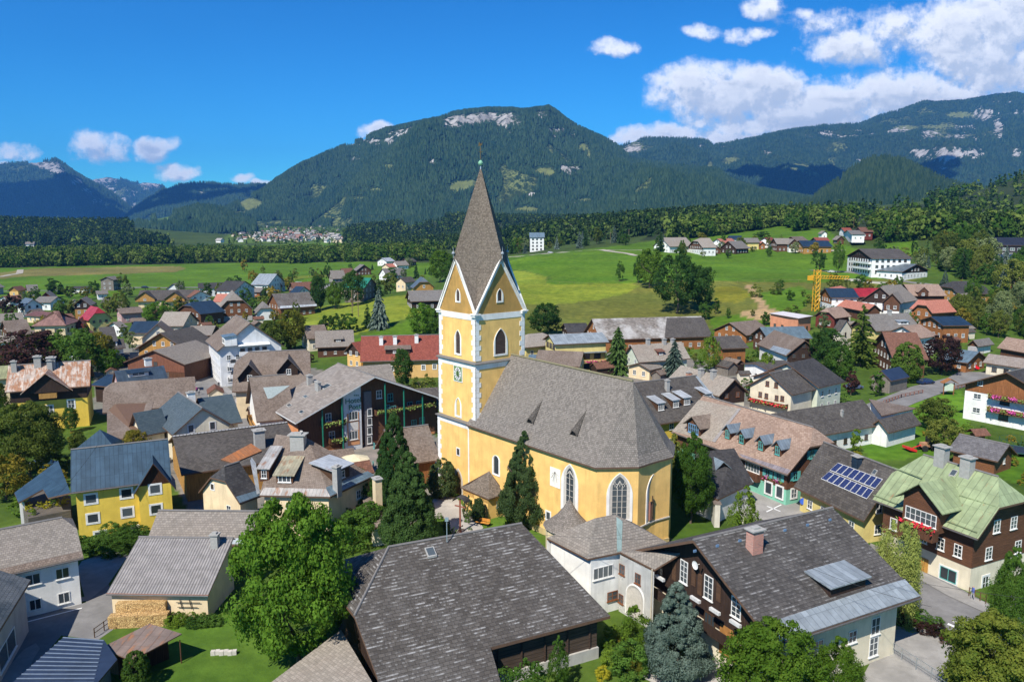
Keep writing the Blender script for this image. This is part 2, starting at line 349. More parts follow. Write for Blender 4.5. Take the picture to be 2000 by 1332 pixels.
# ------------------------------------------------------------------ sky with clouds
def make_world():
    w = bpy.data.worlds.new('World'); SC.world = w; w.use_nodes = True; w.node_tree.nodes.clear(); t = NT(w.node_tree)
    sky = t('ShaderNodeTexSky', sky_type='NISHITA', sun_disc=False, sun_elevation=SUN_EL, sun_rotation=math.atan2(SUN_DIR[0], SUN_DIR[1]),
            altitude=1500, air_density=1.0, dust_density=.35, ozone_density=2.6)
    col = t('ShaderNodeHueSaturation', {'Saturation': 1.25, 'Value': 1.0, 'Color': sky.outputs[0]}).outputs[0]
    col = t('ShaderNodeGamma', {0: t.mix(1.0, col, (.17, .50, .60), 'MULTIPLY'), 1: 1.22}).outputs[0]
    d = t('ShaderNodeTexCoord').outputs['Generated']; s = t('ShaderNodeSeparateXYZ', {0: d}).outputs
    y = t.math('MAXIMUM', t.math('ABSOLUTE', s[1]), .03)
    u = t.math('DIVIDE', s[0], y); v = t.math('DIVIDE', s[2], y)
    P = t('ShaderNodeCombineXYZ', {0: u, 1: v, 2: 0.}).outputs[0]
    def warp(off):
        Q = t('ShaderNodeVectorMath', {0: P, 1: off}, operation='ADD').outputs[0]
        n1 = t.noise(Q, 16.0, 3, .55, 1)
        a = t('ShaderNodeVectorMath', {0: n1, 1: (.5, .5, .5)}, operation='SUBTRACT').outputs[0]
        return t('ShaderNodeVectorMath', {0: a, 1: (.055, .03, 0), 2: Q}, operation='MULTIPLY_ADD').outputs[0], Q
    blobs = [(1200, 92, 40, 21, 1.), (1488, 16, 48, 26, .9), (1370, 66, 36, 18, .8), (1455, 72, 55, 16, .8), (1570, 28, 30, 14, .6), (1610, 50, 90, 30, .6), (1660, 95, 110, 42, .9),
        (1740, 60, 80, 50, .8), (1870, 70, 120, 90, 1.), (1980, 30, 120, 110, 1.1), (1960, 130, 150, 80, 1.1), (1440, 185, 190, 62, 1.15), (1350, 160, 95, 42, 1.), (1600, 215, 170, 65, 1.1),
        (1520, 240, 200, 30, 1.), (1300, 268, 110, 26, 1.0), (1200, 275, 28, 12, .7), (1440, 270, 120, 25, 1.), (1800, 190, 170, 60, 1.1),
        (743, 252, 44, 22, 1.1), (192, 290, 60, 36, 1.05), (305, 298, 52, 28, 1.1), (350, 343, 50, 18, 1.0), (35, 298, 45, 20, .85), (10, 318, 20, 9, .9), (468, 346, 26, 11, .9),
        (512, 358, 26, 9, .9), (2200, 100, 260, 170, 1.1), (-260, 240, 130, 50, 1.)]
    uvs = []
    for px, py, rx, ry, k in blobs:
        r = ray(px, py); a = ray(px+rx, py); b = ray(px, py-ry)
        k = k*1.3 if px > 1500 or (px > 1290 and py > 130) else k*1.12; uvs.append((r[0]/r[1], r[2]/r[1], abs(a[0]/a[1]-r[0]/r[1]), abs(b[2]/b[1]-r[2]/r[1]), k))
    def density(off, det):
        Q, Q0 = warp(off); f = None
        for bu, bv, ru, rv, k in uvs:
            e = t('ShaderNodeVectorMath', {0: Q, 1: (1/ru, 1/rv, 0), 2: (-bu/ru, -bv/rv, 0)}, operation='MULTIPLY_ADD').outputs[0]
            q = t('ShaderNodeVectorMath', {0: e, 1: e}, operation='DOT_PRODUCT').outputs['Value']
            g = t.math('MULTIPLY', t.math('SUBTRACT', 1.0, t.math('MULTIPLY', q, .8)), k)
            f = g if f is None else t.math('SMOOTH_MAX', f, g, .25)
        f = t.math('MAXIMUM', f, -1.)
        n = t.noise(Q0, 42.0, det, .66); n0 = t.noise(Q0, 15.0, 3, .55)
        return t.math('ADD', f, t.math('ADD', t.math('MULTIPLY', t.math('SUBTRACT', n, .5), 2.1), t.math('MULTIPLY', t.math('SUBTRACT', n0, .5), 1.3))), n
    d0, n = density((0, 0, 0), 7); d1, _ = density((-.008, .013, 0), 4)
    cover = t.ramp(d0, .02, 1.15)
    lit = t.ramp(t.math('SUBTRACT', d0, d1), -.35, .40)
    thick = t.ramp(d0, .6, 1.6)
    shade = t.math('MULTIPLY', t.math('SUBTRACT', 1.0, t.math('MULTIPLY', thick, .5)), 1.0)
    ccol = t.mix(t.math('MULTIPLY', lit, shade), (3.5, 3.9, 4.6), (6.9, 6.9, 6.95))
    strat = t.noise(t('ShaderNodeVectorMath', {0: P, 1: (3., 12., 1.)}, operation='MULTIPLY').outputs[0], 3.0, 4, .5)
    ccol = t.mix(t.math('MULTIPLY', t.math('MULTIPLY', thick, t.ramp(strat, .5, .68)), .8), ccol, (3.1, 3.5, 4.2))
    up = t.ramp(s[2], -.01, .02)
    col = t.mix(t.math('MULTIPLY', t.math('MULTIPLY', cover, .96), up), col, ccol)
    bg = t('ShaderNodeBackground', {'Color': col, 'Strength': .13}); o = t('ShaderNodeOutputWorld'); t.l.new(bg.outputs[0], o.inputs[0])
    w.cycles.sampling_method = 'MANUAL'; w.cycles.sample_map_resolution = 512
make_world()
# ------------------------------------------------------------------ ground sheet
def inpoly(x, y, poly):
    c = np.zeros(x.shape, bool); n = len(poly)
    for i in range(n):
        x1, y1 = poly[i]; x2, y2 = poly[(i+1) % n]
        if y1 == y2: continue
        m = ((y1 > y) != (y2 > y)) & (x < (x2-x1)*(y-y1)/(y2-y1)+x1); c ^= m
    return c
GREEN = (.080, .158, .013); MOWN = (.165, .21, .024); BANK = (.12, .135, .028); CORN = (.17, .155, .05); GARD = (.065, .115, .018); SOIL = (.36, .25, .14)
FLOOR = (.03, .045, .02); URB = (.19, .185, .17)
LAND = [  # land use traced on the ground: (colour, polygon)
    (URB, [(190, 690), (330, 640), (430, 640), (480, 700), (620, 720), (720, 760), (860, 860), (860, 960), (730, 1010), (560, 1010), (370, 1000), (330, 930), (250, 830), (180, 800)]),
    (URB, [(1040, 670), (1300, 690), (1440, 720), (1640, 850), (1600, 960), (1640, 1010), (1480, 1030), (1400, 960), (1300, 850), (1240, 760)]),
    ((.070, .138, .018), [(230, 1290), (310, 1210), (430, 1200), (560, 1180), (560, 1345), (220, 1345)]), ((.070, .138, .018), [(830, 985), (1060, 1010), (1060, 1060), (860, 1060)]), ((.070, .138, .018), [(1290, 960), (1330, 930), (1400, 1030), (1340, 1070), (1285, 1065)]),
    ((.085, .18, .015), [(1680, 870), (1830, 850), (1860, 890), (1700, 900)]), ((.085, .18, .015), [(1760, 790), (1880, 760), (1900, 860), (2040, 900), (2040, 960), (1940, 930), (1860, 860), (1780, 850)]),
    (GREEN, [(-800, 575), (-800, 520), (0, 524), (160, 520), (440, 514), (700, 512), (860, 514), (870, 540), (700, 548), (600, 556), (480, 568), (400, 566), (200, 580), (0, 592)]),
    (MOWN, [(540, 548), (640, 541), (660, 536), (560, 541)]),
    (CORN, [(-800, 543), (0, 533), (60, 525), (355, 520), (362, 526), (340, 532), (60, 540), (0, 545)]),
    (GREEN, [(320, 486), (700, 472), (840, 482), (830, 492), (500, 494), (340, 490)]),
    (GREEN, [(-900, 497), (60, 494), (230, 492), (230, 497), (60, 499), (-900, 503)]),
    ((.085, .14, .025), [(430, 476), (450, 452), (560, 440), (690, 445), (760, 470), (600, 476)]),
    (GREEN, [(800, 462), (900, 455), (1000, 458), (1000, 470), (820, 472)]),
    (MOWN, [(520, 640), (620, 600), (760, 580), (850, 572), (860, 600), (800, 620), (700, 652), (560, 660)]),
    (GREEN, [(600, 680), (700, 660), (800, 625), (880, 615), (880, 670), (700, 690)]),
    (BANK, [(900, 585), (1200, 545), (1300, 550), (1440, 548), (1600, 550), (1740, 535), (1800, 545), (1620, 600), (1520, 620), (1480, 640), (1300, 640), (1000, 665), (900, 660)]),
    (GREEN, [(900, 505), (1080, 494), (1210, 480), (1280, 470), (1440, 455), (1530, 440), (1620, 450), (1640, 470), (1700, 500), (1730, 520), (1740, 545), (1600, 552), (1440, 550), (1320, 548), (1260, 552), (1150, 557), (1070, 558), (1060, 550), (1080, 545), (1060, 537), (1020, 527), (900, 527)]),
    (MOWN, [(905, 527), (1030, 530), (1070, 542), (1066, 550), (1075, 556), (1180, 555), (1235, 553), (1248, 560), (1230, 572), (1170, 585), (1080, 595), (1000, 594), (905, 590)]),
    (GREEN, [(1140, 492), (1190, 489), (1290, 500), (1250, 505), (1200, 500)]),
    (GREEN, [(1380, 620), (1480, 615), (1520, 650), (1560, 660), (1440, 668), (1400, 655)]),
    ((.17, .17, .02), [(1395, 562), (1440, 560), (1475, 575), (1440, 592), (1395, 588)]),
    (GREEN, [(1460, 575), (1560, 560), (1600, 570), (1560, 610), (1510, 620)]),
    (SOIL, [(1452, 555), (1465, 556), (1500, 598), (1496, 606), (1485, 603)]),
    (SOIL, [(1438, 614), (1470, 604), (1500, 600), (1530, 612), (1500, 628), (1460, 622)]),
    (GREEN, [(1725, 478), (1790, 470), (1800, 500), (1740, 498)]),
    (GREEN, [(1740, 635), (1830, 640), (1860, 655), (1800, 668), (1740, 655)]),
]
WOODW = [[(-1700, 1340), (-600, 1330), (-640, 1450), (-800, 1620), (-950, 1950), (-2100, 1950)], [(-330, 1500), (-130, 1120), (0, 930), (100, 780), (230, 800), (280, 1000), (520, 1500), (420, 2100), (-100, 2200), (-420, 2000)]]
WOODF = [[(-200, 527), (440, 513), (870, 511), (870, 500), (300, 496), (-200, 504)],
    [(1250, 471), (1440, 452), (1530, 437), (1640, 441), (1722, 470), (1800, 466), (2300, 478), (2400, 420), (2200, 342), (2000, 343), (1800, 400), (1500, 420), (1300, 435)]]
def ground_colour(X, Y, Z):
    px, py = project(np.stack([X, Y, Z], -1)); n = X.shape
    wx = (fbm(X/9., Y/9., 3, 5)-.5)*5; wy = (fbm(X/9., Y/9., 3, 9)-.5)*2.
    C = np.empty(n+(3,)); C[:] = GARD
    far = (Y > 560) & (fbm(X/300., Y/300., 3, 31) > .2); C[far] = (.05, .08, .02)
    right = (X > 40+Y*.1) & (Y > 440) | (Y > 520); C[right & ~far] = (.05, .08, .02)
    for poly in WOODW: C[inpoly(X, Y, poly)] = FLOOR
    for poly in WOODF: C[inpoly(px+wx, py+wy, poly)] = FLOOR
    for c, poly in LAND: C[inpoly(px+wx, py+wy, poly)] = c
    v = fbm(X/25., Y/25., 4, 3)[..., None]; C = C*(.66+.68*v); v2 = fbm(X/60., Y/8., 4, 13)[..., None]; C = C*(1+(v2-.5)*np.array([.5, .22, .3]))
    # mowing and tractor lines
    return C
def make_ground():
    nt_, ny = 560, 620
    T = np.linspace(-1.25, 1.25, nt_); Yr = np.concatenate([[-60, 0], np.geomspace(12, 9000, ny-2)])
    t2, Y2 = np.meshgrid(T, Yr); X2 = t2*np.maximum(Y2, 60); Z2 = height(X2, Y2)
    C = ground_colour(X2, Y2, Z2)
    idx = np.arange(nt_*ny).reshape(ny, nt_)
    F = np.stack([idx[:-1, :-1], idx[:-1, 1:], idx[1:, 1:], idx[1:, :-1]], -1).reshape(-1, 4)
    col4 = np.concatenate([C.reshape(-1, 3), np.ones((C.size//3, 1))], 1)
    m, t = newmat('grass_ground'); a = t('ShaderNodeAttribute', None, attribute_name='land'); pos = t('ShaderNodeNewGeometry').outputs['Position']
    n = t.noise(pos, .35, 5, .65); n2 = t.noise(pos, 3.0, 4, .7)
    strp = t.noise(t('ShaderNodeVectorMath', {0: pos, 1: (.5, .035, .0)}, operation='MULTIPLY').outputs[0], 1.0, 3)
    col = t.mix(t.ramp(n, .3, .75), t.mix(1., a.outputs[0], (.72, .74, .7), 'MULTIPLY'), t.mix(1., a.outputs[0], (1.25, 1.18, 1.1), 'MULTIPLY'))
    col = t.mix(t.math('MULTIPLY', t.ramp(n2, .45, .8), .4), col, t.mix(1., col, (.6, .62, .5), 'MULTIPLY'))
    col = t.mix(t.math('MULTIPLY', t.ramp(strp, .5, .62), .18), col, t.mix(1., col, (1.3, 1.15, 1.2), 'MULTIPLY'))
    finish(t, col, .95, t.math('ADD', n2, n), .5, .12, .1)
    me = np_mesh('ground', np.stack([X2, Y2, Z2], -1).reshape(-1, 3), F, m, smooth=True, attrs={'land': ('FLOAT_COLOR', col4)})
    tag(obj('ground', me), kind='structure')
make_ground()
# ------------------------------------------------------------------ mountains
def cone_field(P, hgt, rad, k=5, seed=0):
    """many small conifers as one mesh: P base points, tall cones with two tiers"""
    r = np.random.default_rng(seed); n = len(P); ang = r.random(n)*6.28
    a = ang[:, None] + np.arange(k)[None]*2*math.pi/k; rr = rad[:, None]*(.75+.5*r.random((n, k)))
    ring = np.stack([P[:, None, 0]+np.cos(a)*rr, P[:, None, 1]+np.sin(a)*rr, np.broadcast_to(P[:, None, 2]+hgt[:, None]*.08, (n, k))-r.random((n, k))*hgt[:, None]*.08], -1)
    tip = P + np.stack([r.normal(0, .06, n)*hgt, r.normal(0, .06, n)*hgt, hgt], -1)
    V = np.concatenate([ring, tip[:, None]], 1).reshape(-1, 3); base = np.arange(n)*(k+1)
    F = np.stack([np.stack([base+i, base+(i+1) % k, base+k], -1) for i in range(k)], 1).reshape(-1, 3)
    tone = np.repeat(r.random(n), k+1)
    return V, F, tone
def forest_mat(name, ca, cb):
    if name in _M: return _M[name]
    m, t = newmat(name); a = t('ShaderNodeAttribute', None, attribute_name='tone').outputs['Fac']
    pos = t('ShaderNodeNewGeometry').outputs['Position']
    n = t.noise(pos, .004, 4, .6); f = t.math('ADD', t.math('MULTIPLY', a, .6), t.math('MULTIPLY', n, .6))
    finish(t, t.mix(t.ramp(f, .25, .95), ca, cb), .9, None, 0, 0, .08); _M[name] = m; return m
def mtn_mat(name, forest, rock, mead):
    m, t = newmat(name); pk = t('ShaderNodeAttribute', None, attribute_name='rock').outputs['Fac']; pm = t('ShaderNodeAttribute', None, attribute_name='mead').outputs['Fac']
    pos = t('ShaderNodeNewGeometry').outputs['Position']
    n = t.noise(pos, .05, 5, .75); n2 = t.noise(pos, .006, 5, .65); st = t.noise(t('ShaderNodeVectorMath', {0: pos, 1: (.02, .02, .004)}, operation='MULTIPLY').outputs[0], 1., 5, .7)
    fc = t.mix(t.ramp(n, .35, .7), sh(forest, .55), sh(forest, 1.5)); fc = t.mix(t.ramp(n2, .4, .7), fc, t.mix(.5, fc, (.045, .06, .02)))
    rc = t.mix(t.ramp(st, .35, .65), sh(rock, .45), sh(rock, 1.15)); mc = t.mix(t.ramp(n, .3, .8), sh(mead, .75), sh(mead, 1.2))
    col = t.mix(t.ramp(t.math('ADD', t.math('MULTIPLY', pm, .8), t.math('MULTIPLY', t.math('SUBTRACT', n, .5), 1.2)), .42, .60), fc, mc)
    col = t.mix(t.ramp(t.math('ADD', t.math('MULTIPLY', pk, .72), t.math('MULTIPLY', t.math('SUBTRACT', st, .5), 2.4)), .44, .60), col, rc)
    finish(t, col, .95, n, .8, 6., .05); return m
MTN = {}
def mountain(name, sky, Dc, Df, forest=(.018, .040, .020), rock=(.33, .31, .29), mead=(.14, .16, .055), rocks=(), meads=(), amp=90, ngul=1.0, zf=0,
             trees=0, th=22, wild=True, rockline=None, nu=420, nv=150, seed=0, exp=1.0, treecol=((.010, .030, .015), (.036, .066, .030))):
    xs = np.array([p[0] for p in sky], float); ys = np.array([p[1] for p in sky], float)
    dc = Dc if callable(Dc) else (lambda x: np.full_like(x, float(Dc))); df = Df if callable(Df) else (lambda x: np.full_like(x, float(Df)))
    px = np.linspace(xs[0], xs[-1], nu); py = np.interp(px, xs, ys) - (fbm(px/9., px*0+seed, 4, seed)-.5)*3.0
    T = (px-1000)/FPX/math.cos(PITCH)*1.0
    C = np.array([pY(a, b, d) for a, b, d in zip(px, py, dc(px))]); Ft = np.array([[C[i, 0]*f/C[i, 1], f, zf] for i, f in enumerate(df(px))])
    v = np.linspace(-.0, 1.35, nv)[:, None]
    vv = np.minimum(v, 1)
    X = Ft[None, :, 0]*(1-v)+C[None, :, 0]*v; Y = Ft[None, :, 1]*(1-v)+C[None, :, 1]*v
    prof = vv**exp*.62 + .38*vv*vv*(3-2*vv)
    hgt = (C[:, 2]-zf)[None]
    Z = zf + hgt*np.where(v <= 1, prof, 1-(v-1)*1.6)
    sc = 900.0*ngul
    N = fbm(X/sc+seed, Y/sc*.7, 6, seed+3, True)-.55 + .35*(fbm(X/sc*2.3+Y/sc*1.2, Y/sc*1.1, 5, seed+9, True)-.55)
    env = np.clip(vv*3, 0, 1)*np.clip((1-vv)*5, 0, 1)
    Z = Z + N*amp*2.2*env*np.clip(hgt/400, .25, 1.2)
    lim = CH+(C[:, 2]-CH)[None]*Y/C[:, 1][None]; Z = np.where(v < 1, np.minimum(Z, np.maximum(lim-(1-vv)*25, zf)), Z)
    PX, PY = project(np.stack([X, Y, Z], -1))
    rk = np.zeros_like(X); md = np.zeros_like(X)
    for (cx, cy, rx, ry, k) in rocks: rk = np.maximum(rk, k*(1-((PX-cx)/rx)**2*.6-((PY-cy)/ry)**2*.6))
    for (cx, cy, rx, ry, k) in meads: md = np.maximum(md, k*(1-((PX-cx)/rx)**2*.6-((PY-cy)/ry)**2*.6))
    if wild:
        hi = np.clip((Z-zf)/np.maximum(hgt, 1), 0, 1); md = np.maximum(md, np.clip((fbm(X/260+3, Y/420, 4, seed+20)-.67)*8, 0, .6)); rk = np.maximum(rk, np.clip((fbm(X/300+9, Z/60., 4, seed+30)-.72+.04*hi)*8, 0, .6))
    rk = np.clip(rk, 0, 1); md = np.clip(md, 0, 1)
    n1, n2 = X.shape; idx = np.arange(n1*n2).reshape(n1, n2)
    F = np.stack([idx[:-1, :-1], idx[:-1, 1:], idx[1:, 1:], idx[1:, :-1]], -1).reshape(-1, 4)
    me = np_mesh(name, np.stack([X, Y, Z], -1).reshape(-1, 3), F, mtn_mat(name+'_slope', forest, rock, mead), smooth=True,
                 attrs={'rock': ('FLOAT', rk.ravel()), 'mead': ('FLOAT', md.ravel())})
    tag(obj(name, me), kind='structure')
    if trees:
        r = np.random.default_rng(seed+50); m = trees*3
        fi = r.random(m)*(nu-1.001); fj = np.sqrt(r.random(m))*(np.argmax(v[:, 0] >= 1.0)+1.5)
        fj = r.random(m)*(np.argmax(v[:, 0] >= 1.0)+1.8)
        i0 = fi.astype(int); j0 = fj.astype(int); a = fi-i0; b = fj-j0
        def smp(A): return (A[j0, i0]*(1-a)+A[j0, i0+1]*a)*(1-b)+(A[j0+1, i0]*(1-a)+A[j0+1, i0+1]*a)*b
        P = np.stack([smp(X), smp(Y), smp(Z)], -1)
        pn = fbm(P[:, 0]/160., P[:, 1]/160., 3, seed+8)
        keep = (np.maximum(smp(rk), smp(md)) + (pn-.5)*.9 < .42)
        P = P[keep][:trees]; hh = th*(.6+.8*r.random(len(P)))
        V, Fc, tone = cone_field(P, hh, hh*.22, 4, seed)
        me = np_mesh(name+'_forest', V, Fc, forest_mat('forest_'+name, *treecol), attrs={'tone': ('FLOAT', tone)})
        tag(obj('mountain_forest', me), label=None, kind='stuff')
def lin(pts):
    a = np.array(pts, float); return lambda x: np.interp(x, a[:, 0], a[:, 1])
mountain('central_mountain', [(380, 436), (420, 424), (440, 411), (475, 392), (510, 377), (541, 354), (586, 326), (640, 302), (674, 288), (710, 273), (752, 257), (804, 246), (856, 235), (866, 229),
    (895, 223), (947, 217), (1007, 217), (1020, 220), (1072, 213), (1086, 220), (1106, 237), (1129, 252), (1168, 270), (1194, 281), (1215, 292), (1233, 313), (1272, 319), (1334, 328), (1402, 336), (1428, 355),
    (1454, 366), (1480, 374), (1540, 385), (1640, 400), (1700, 415)],
    lin([(380, 4300), (700, 4800), (1000, 5200), (1200, 4700), (1402, 4000), (1700, 3600)]), lin([(380, 3500), (660, 3300), (850, 2600), (1300, 2300), (1700, 2500)]),
    rocks=[(905, 236, 50, 13, 1.), (950, 232, 46, 14, 1.), (985, 235, 38, 14, 1.), (880, 250, 20, 8, .8), (765, 276, 14, 9, 1.), (726, 278, 26, 8, .8), (690, 285, 25, 5, .75), (695, 312, 22, 7, .8), (1062, 225, 14, 9, .9),
           (1120, 333, 30, 12, .8), (1078, 268, 14, 4, .7), (1050, 380, 20, 6, .7), (852, 318, 16, 8, .65), (1140, 300, 10, 5, .6), (610, 338, 10, 4, .6)],
    meads=[(1065, 336, 26, 10, 1.), (910, 360, 34, 10, 1.), (895, 368, 20, 8, 1.), (1140, 288, 12, 10, .9), (1150, 302, 5, 12, .8), (735, 372, 16, 5, 1.), (705, 388, 22, 4, .9), (760, 325, 14, 6, .8),
           (490, 400, 26, 14, 1.1), (470, 418, 20, 6, 1.), (730, 425, 30, 4, .9), (790, 415, 22, 4, .9), (700, 440, 30, 5, 1.), (1145, 393, 24, 6, 1.), (1210, 397, 20, 4, .9), (755, 388, 10, 4, .7), (905, 328, 12, 5, .6),
           (1240, 400, 8, 5, .7), (1030, 412, 30, 9, 1.1), (1100, 415, 14, 4, .9), (640, 425, 14, 5, .9), (560, 435, 40, 5, .9), (480, 437, 30, 6, .8), (850, 400, 14, 5, .6), (660, 350, 10, 5, .5), (1020, 345, 14, 4, .4)],
    amp=190, trees=130000, th=22, zf=10, nu=700, nv=220, seed=11)
mountain('right_mountain_range', [(1180, 300), (1212, 288), (1253, 271), (1300, 271), (1380, 275), (1392, 286), (1440, 278), (1496, 266), (1552, 254), (1608, 247), (1678, 244), (1720, 227), (1770, 213), (1804, 201),
    (1832, 203), (1888, 199), (1930, 191), (1983, 184), (2000, 187), (2150, 205), (2400, 260), (2700, 330)],
    lin([(1180, 6500), (1600, 7500), (2000, 8000), (2700, 7500)]), lin([(1180, 4600), (2000, 4200), (2700, 4200)]),
    rocks=[(1240, 292, 22, 10, 1.), (1815, 262, 20, 10, .95), (1765, 255, 20, 9, .8), (1850, 302, 42, 16, 1.05), (1800, 302, 24, 14, .9), (1900, 300, 30, 12, .85), (1840, 330, 10, 16, .8), (1920, 225, 30, 14, .85),
           (1950, 250, 14, 22, .8), (1582, 265, 12, 6, .8), (1620, 262, 24, 7, .8), (1745, 258, 16, 7, .9), (1500, 300, 12, 6, .8), (1372, 286, 10, 4, .7), (1860, 268, 60, 8, .7), (1985, 300, 14, 12, .8), (1890, 250, 30, 10, .65)],
    meads=[(1560, 327, 24, 9, 1.), (1430, 312, 20, 6, .9), (1387, 323, 6, 10, .9), (1420, 318, 14, 5, .8), (1880, 225, 40, 8, .95), (1830, 248, 50, 5, .9), (1770, 250, 30, 7, .9), (1625, 312, 14, 5, .8)],
    amp=170, trees=90000, th=24, zf=60, nu=520, nv=170, seed=23, ngul=1.3)
mountain('round_forest_hill', [(1560, 408), (1585, 398), (1610, 378), (1636, 360), (1678, 329), (1700, 320), (1720, 317), (1762, 322), (1804, 341), (1846, 362), (1888, 373), (1960, 385), (2100, 400)],
    2600, 1900, wild=False, rocks=[(1642, 358, 6, 6, .9), (1585, 395, 4, 6, .8)], amp=16, trees=16000, th=24, zf=45, nu=200, nv=80, seed=31, treecol=((.010, .028, .012), (.034, .058, .022)))
mountain('left_mountain', [(-500, 400), (-250, 350), (0, 323), (39, 320), (86, 317), (109, 313), (117, 316), (140, 335), (169, 353), (195, 367), (221, 381), (242, 398), (260, 413), (300, 440)],
    9000, 6300, rocks=[(95, 325, 28, 9, 1.05), (70, 320, 20, 5, .9), (112, 335, 18, 8, .95), (150, 355, 14, 8, .75), (170, 375, 16, 14, .65), (190, 395, 16, 14, .6), (60, 368, 20, 6, .5), (140, 410, 14, 10, .6)],
    amp=150, trees=26000, th=34, zf=0, nu=300, nv=130, seed=41, ngul=1.4)
mountain('far_left_peaks', [(100, 400), (172, 354), (190, 349), (208, 347), (226, 348), (255, 358), (275, 358), (286, 356), (312, 359), (324, 371), (360, 400)],
    12500, 9500, rocks=[(200, 352, 40, 9, .9), (295, 362, 28, 9, .95), (240, 395, 18, 10, .8), (260, 405, 12, 8, .9), (215, 370, 30, 12, .6)], amp=200, trees=9000, th=40, nu=200, nv=90, seed=47)
mountain('middle_left_ridge', [(200, 450), (234, 436), (260, 412), (286, 392), (322, 371), (364, 361), (403, 360), (455, 364), (520, 364), (560, 375), (620, 400)],
    7200, 5200, amp=70, trees=22000, th=30, nu=220, nv=90, seed=53)
mountain('near_left_foothill', [(250, 445), (290, 432), (340, 420), (390, 408), (430, 412), (460, 425), (500, 440)], 3300, 2500, meads=[(320, 425, 26, 8, 1.), (300, 436, 30, 6, 1.), (340, 428, 20, 4, .9), (380, 432, 16, 5, .7)],
    rocks=[(373, 437, 6, 6, .9)], amp=14, trees=5000, th=24, nu=120, nv=60, seed=59, mead=(.10, .17, .04))
# ------------------------------------------------------------------ air
def make_haze():
    b = MB(); lo = float(-12); A = [(-9500, -400, lo), (9500, -400, lo), (9500, 15000, lo), (-9500, 15000, lo)]
    b.quadstrip(A, [(x, y, 1480) for x, y, z in A], 0, True); b.poly(A[::-1]); b.poly([(x, y, 1480) for x, y, z in A])
    m = bpy.data.materials.new('air'); m.use_nodes = True; nt = m.node_tree; nt.nodes.clear(); v = nt.nodes.new('ShaderNodeVolumePrincipled')
    v.inputs['Color'].default_value = (.12, .42, 1.0, 1); v.inputs['Density'].default_value = 5.4e-5; v.inputs['Anisotropy'].default_value = .1
    o = nt.nodes.new('ShaderNodeOutputMaterial'); nt.links.new(v.outputs[0], o.inputs['Volume'])
    ob = b.build('haze', m); tag(ob, kind='stuff')
make_haze()
# ------------------------------------------------------------------ buildings
Z3 = np.array([0, 0, 1.])
def unit(v): v = np.asarray(v, float); return v/np.linalg.norm(v)
WM = {}
WHITE = plain('white_paint', (.72, .71, .68), .5); DARKW = plain('dark_wood_paint', (.07, .035, .018), .6); TEALP = plain('teal_paint', (.10, .36, .33), .5)
BLUEP = plain('blue_paint', (.16, .34, .56), .5); BROWNP = plain('brown_paint', (.20, .075, .03), .6); GREYC = plain('grey_render', (.33, .32, .30), .9)
STYLE = {'white': WHITE, 'dark': DARKW, 'teal': TEALP, 'blue': BLUEP, 'brown': BROWNP}
def win_mesh(w, h, style, mull, surround, far):
    k = (round(w, 2), round(h, 2), style, mull, surround, far)
    if k in WM: return WM[k]
    fm = STYLE[style]; t = .09 if w > .8 else .06; b = MB()
    def bx(x0, x1, z0, z1, y0, y1, m=0): b.prism([(x0, y0, z0), (x1, y0, z0), (x1, y1, z0), (x0, y1, z0)], [(x0, y0, z1), (x1, y0, z1), (x1, y1, z1), (x0, y1, z1)], m)
    if surround:
        s = .16; z0, z1 = -s, h+s
        for a in ((-w/2-s, -w/2, z0, z1), (w/2, w/2+s, z0, z1), (-w/2, w/2, h, z1), (-w/2, w/2, z0, 0)): bx(*a, -.02, .055, 2)
    bx(-w/2, -w/2+t, 0, h, -.02, .05); bx(w/2-t, w/2, 0, h, -.02, .05); bx(-w/2+t, w/2-t, h-t, h, -.02, .05); bx(-w/2+t, w/2-t, 0, t, -.02, .07)
    for i in range(1, mull[0]): x = -w/2+w*i/mull[0]; bx(x-t*.4, x+t*.4, t, h-t, -.02, .042)
    for i in range(1, mull[1]): z = h*i/mull[1]; bx(-w/2+t, w/2-t, z-t*.28, z+t*.28, -.02, .036)
    if not surround: bx(-w/2-.08, w/2+.08, -.08, 0, -.02, .13)
    g = MB() if not far else b
    g.poly([(w/2-t, .018, t), (-w/2+t, .018, t), (-w/2+t, .018, h-t), (w/2-t, .018, h-t)], 1 if far else 0)
    def mk(bb, nm, mats):
        o = bb.build(nm, mats); me = o.data; bpy.data.objects.remove(o); return me
    fme = mk(b, 'window', [fm, glass(), WHITE]); gme = None if far else mk(g, 'pane', [glass()])
    WM[k] = (fme, gme); return WM[k]
SHUT = {}
def add_window(root, P, n, w, h, style='white', mull=(2, 2), surround=False, far=True, shutters=None, name='window'):
    """P = bottom centre on the wall (world), n = outward normal"""
    fme, gme = win_mesh(w, h, style, mull, surround, far); n = unit(n); xd = np.cross(n, Z3)
    L = np.asarray(P, float)-np.array(root.location)
    o = obj(name, fme, root, L); o.rotation_euler = (0, 0, math.atan2(xd[1], xd[0]))
    if gme is not None: obj('pane', gme, o)
    if shutters:
        for s in (-1, 1):
            k = (w, h, shutters, s)
            if k not in SHUT:
                b = MB(); x0 = s*(w/2+.06); x1 = s*(w/2+.06+w*.5); x0, x1 = min(x0, x1), max(x0, x1)
                b.prism([(x0, 0, 0), (x1, 0, 0), (x1, .06, 0), (x0, .06, 0)], [(x0, 0, h), (x1, 0, h), (x1, .06, h), (x0, .06, h)])
                q = b.build('shutter', STYLE[shutters]); SHUT[k] = q.data; bpy.data.objects.remove(q)
            obj('shutter', SHUT[k], o)
    return o
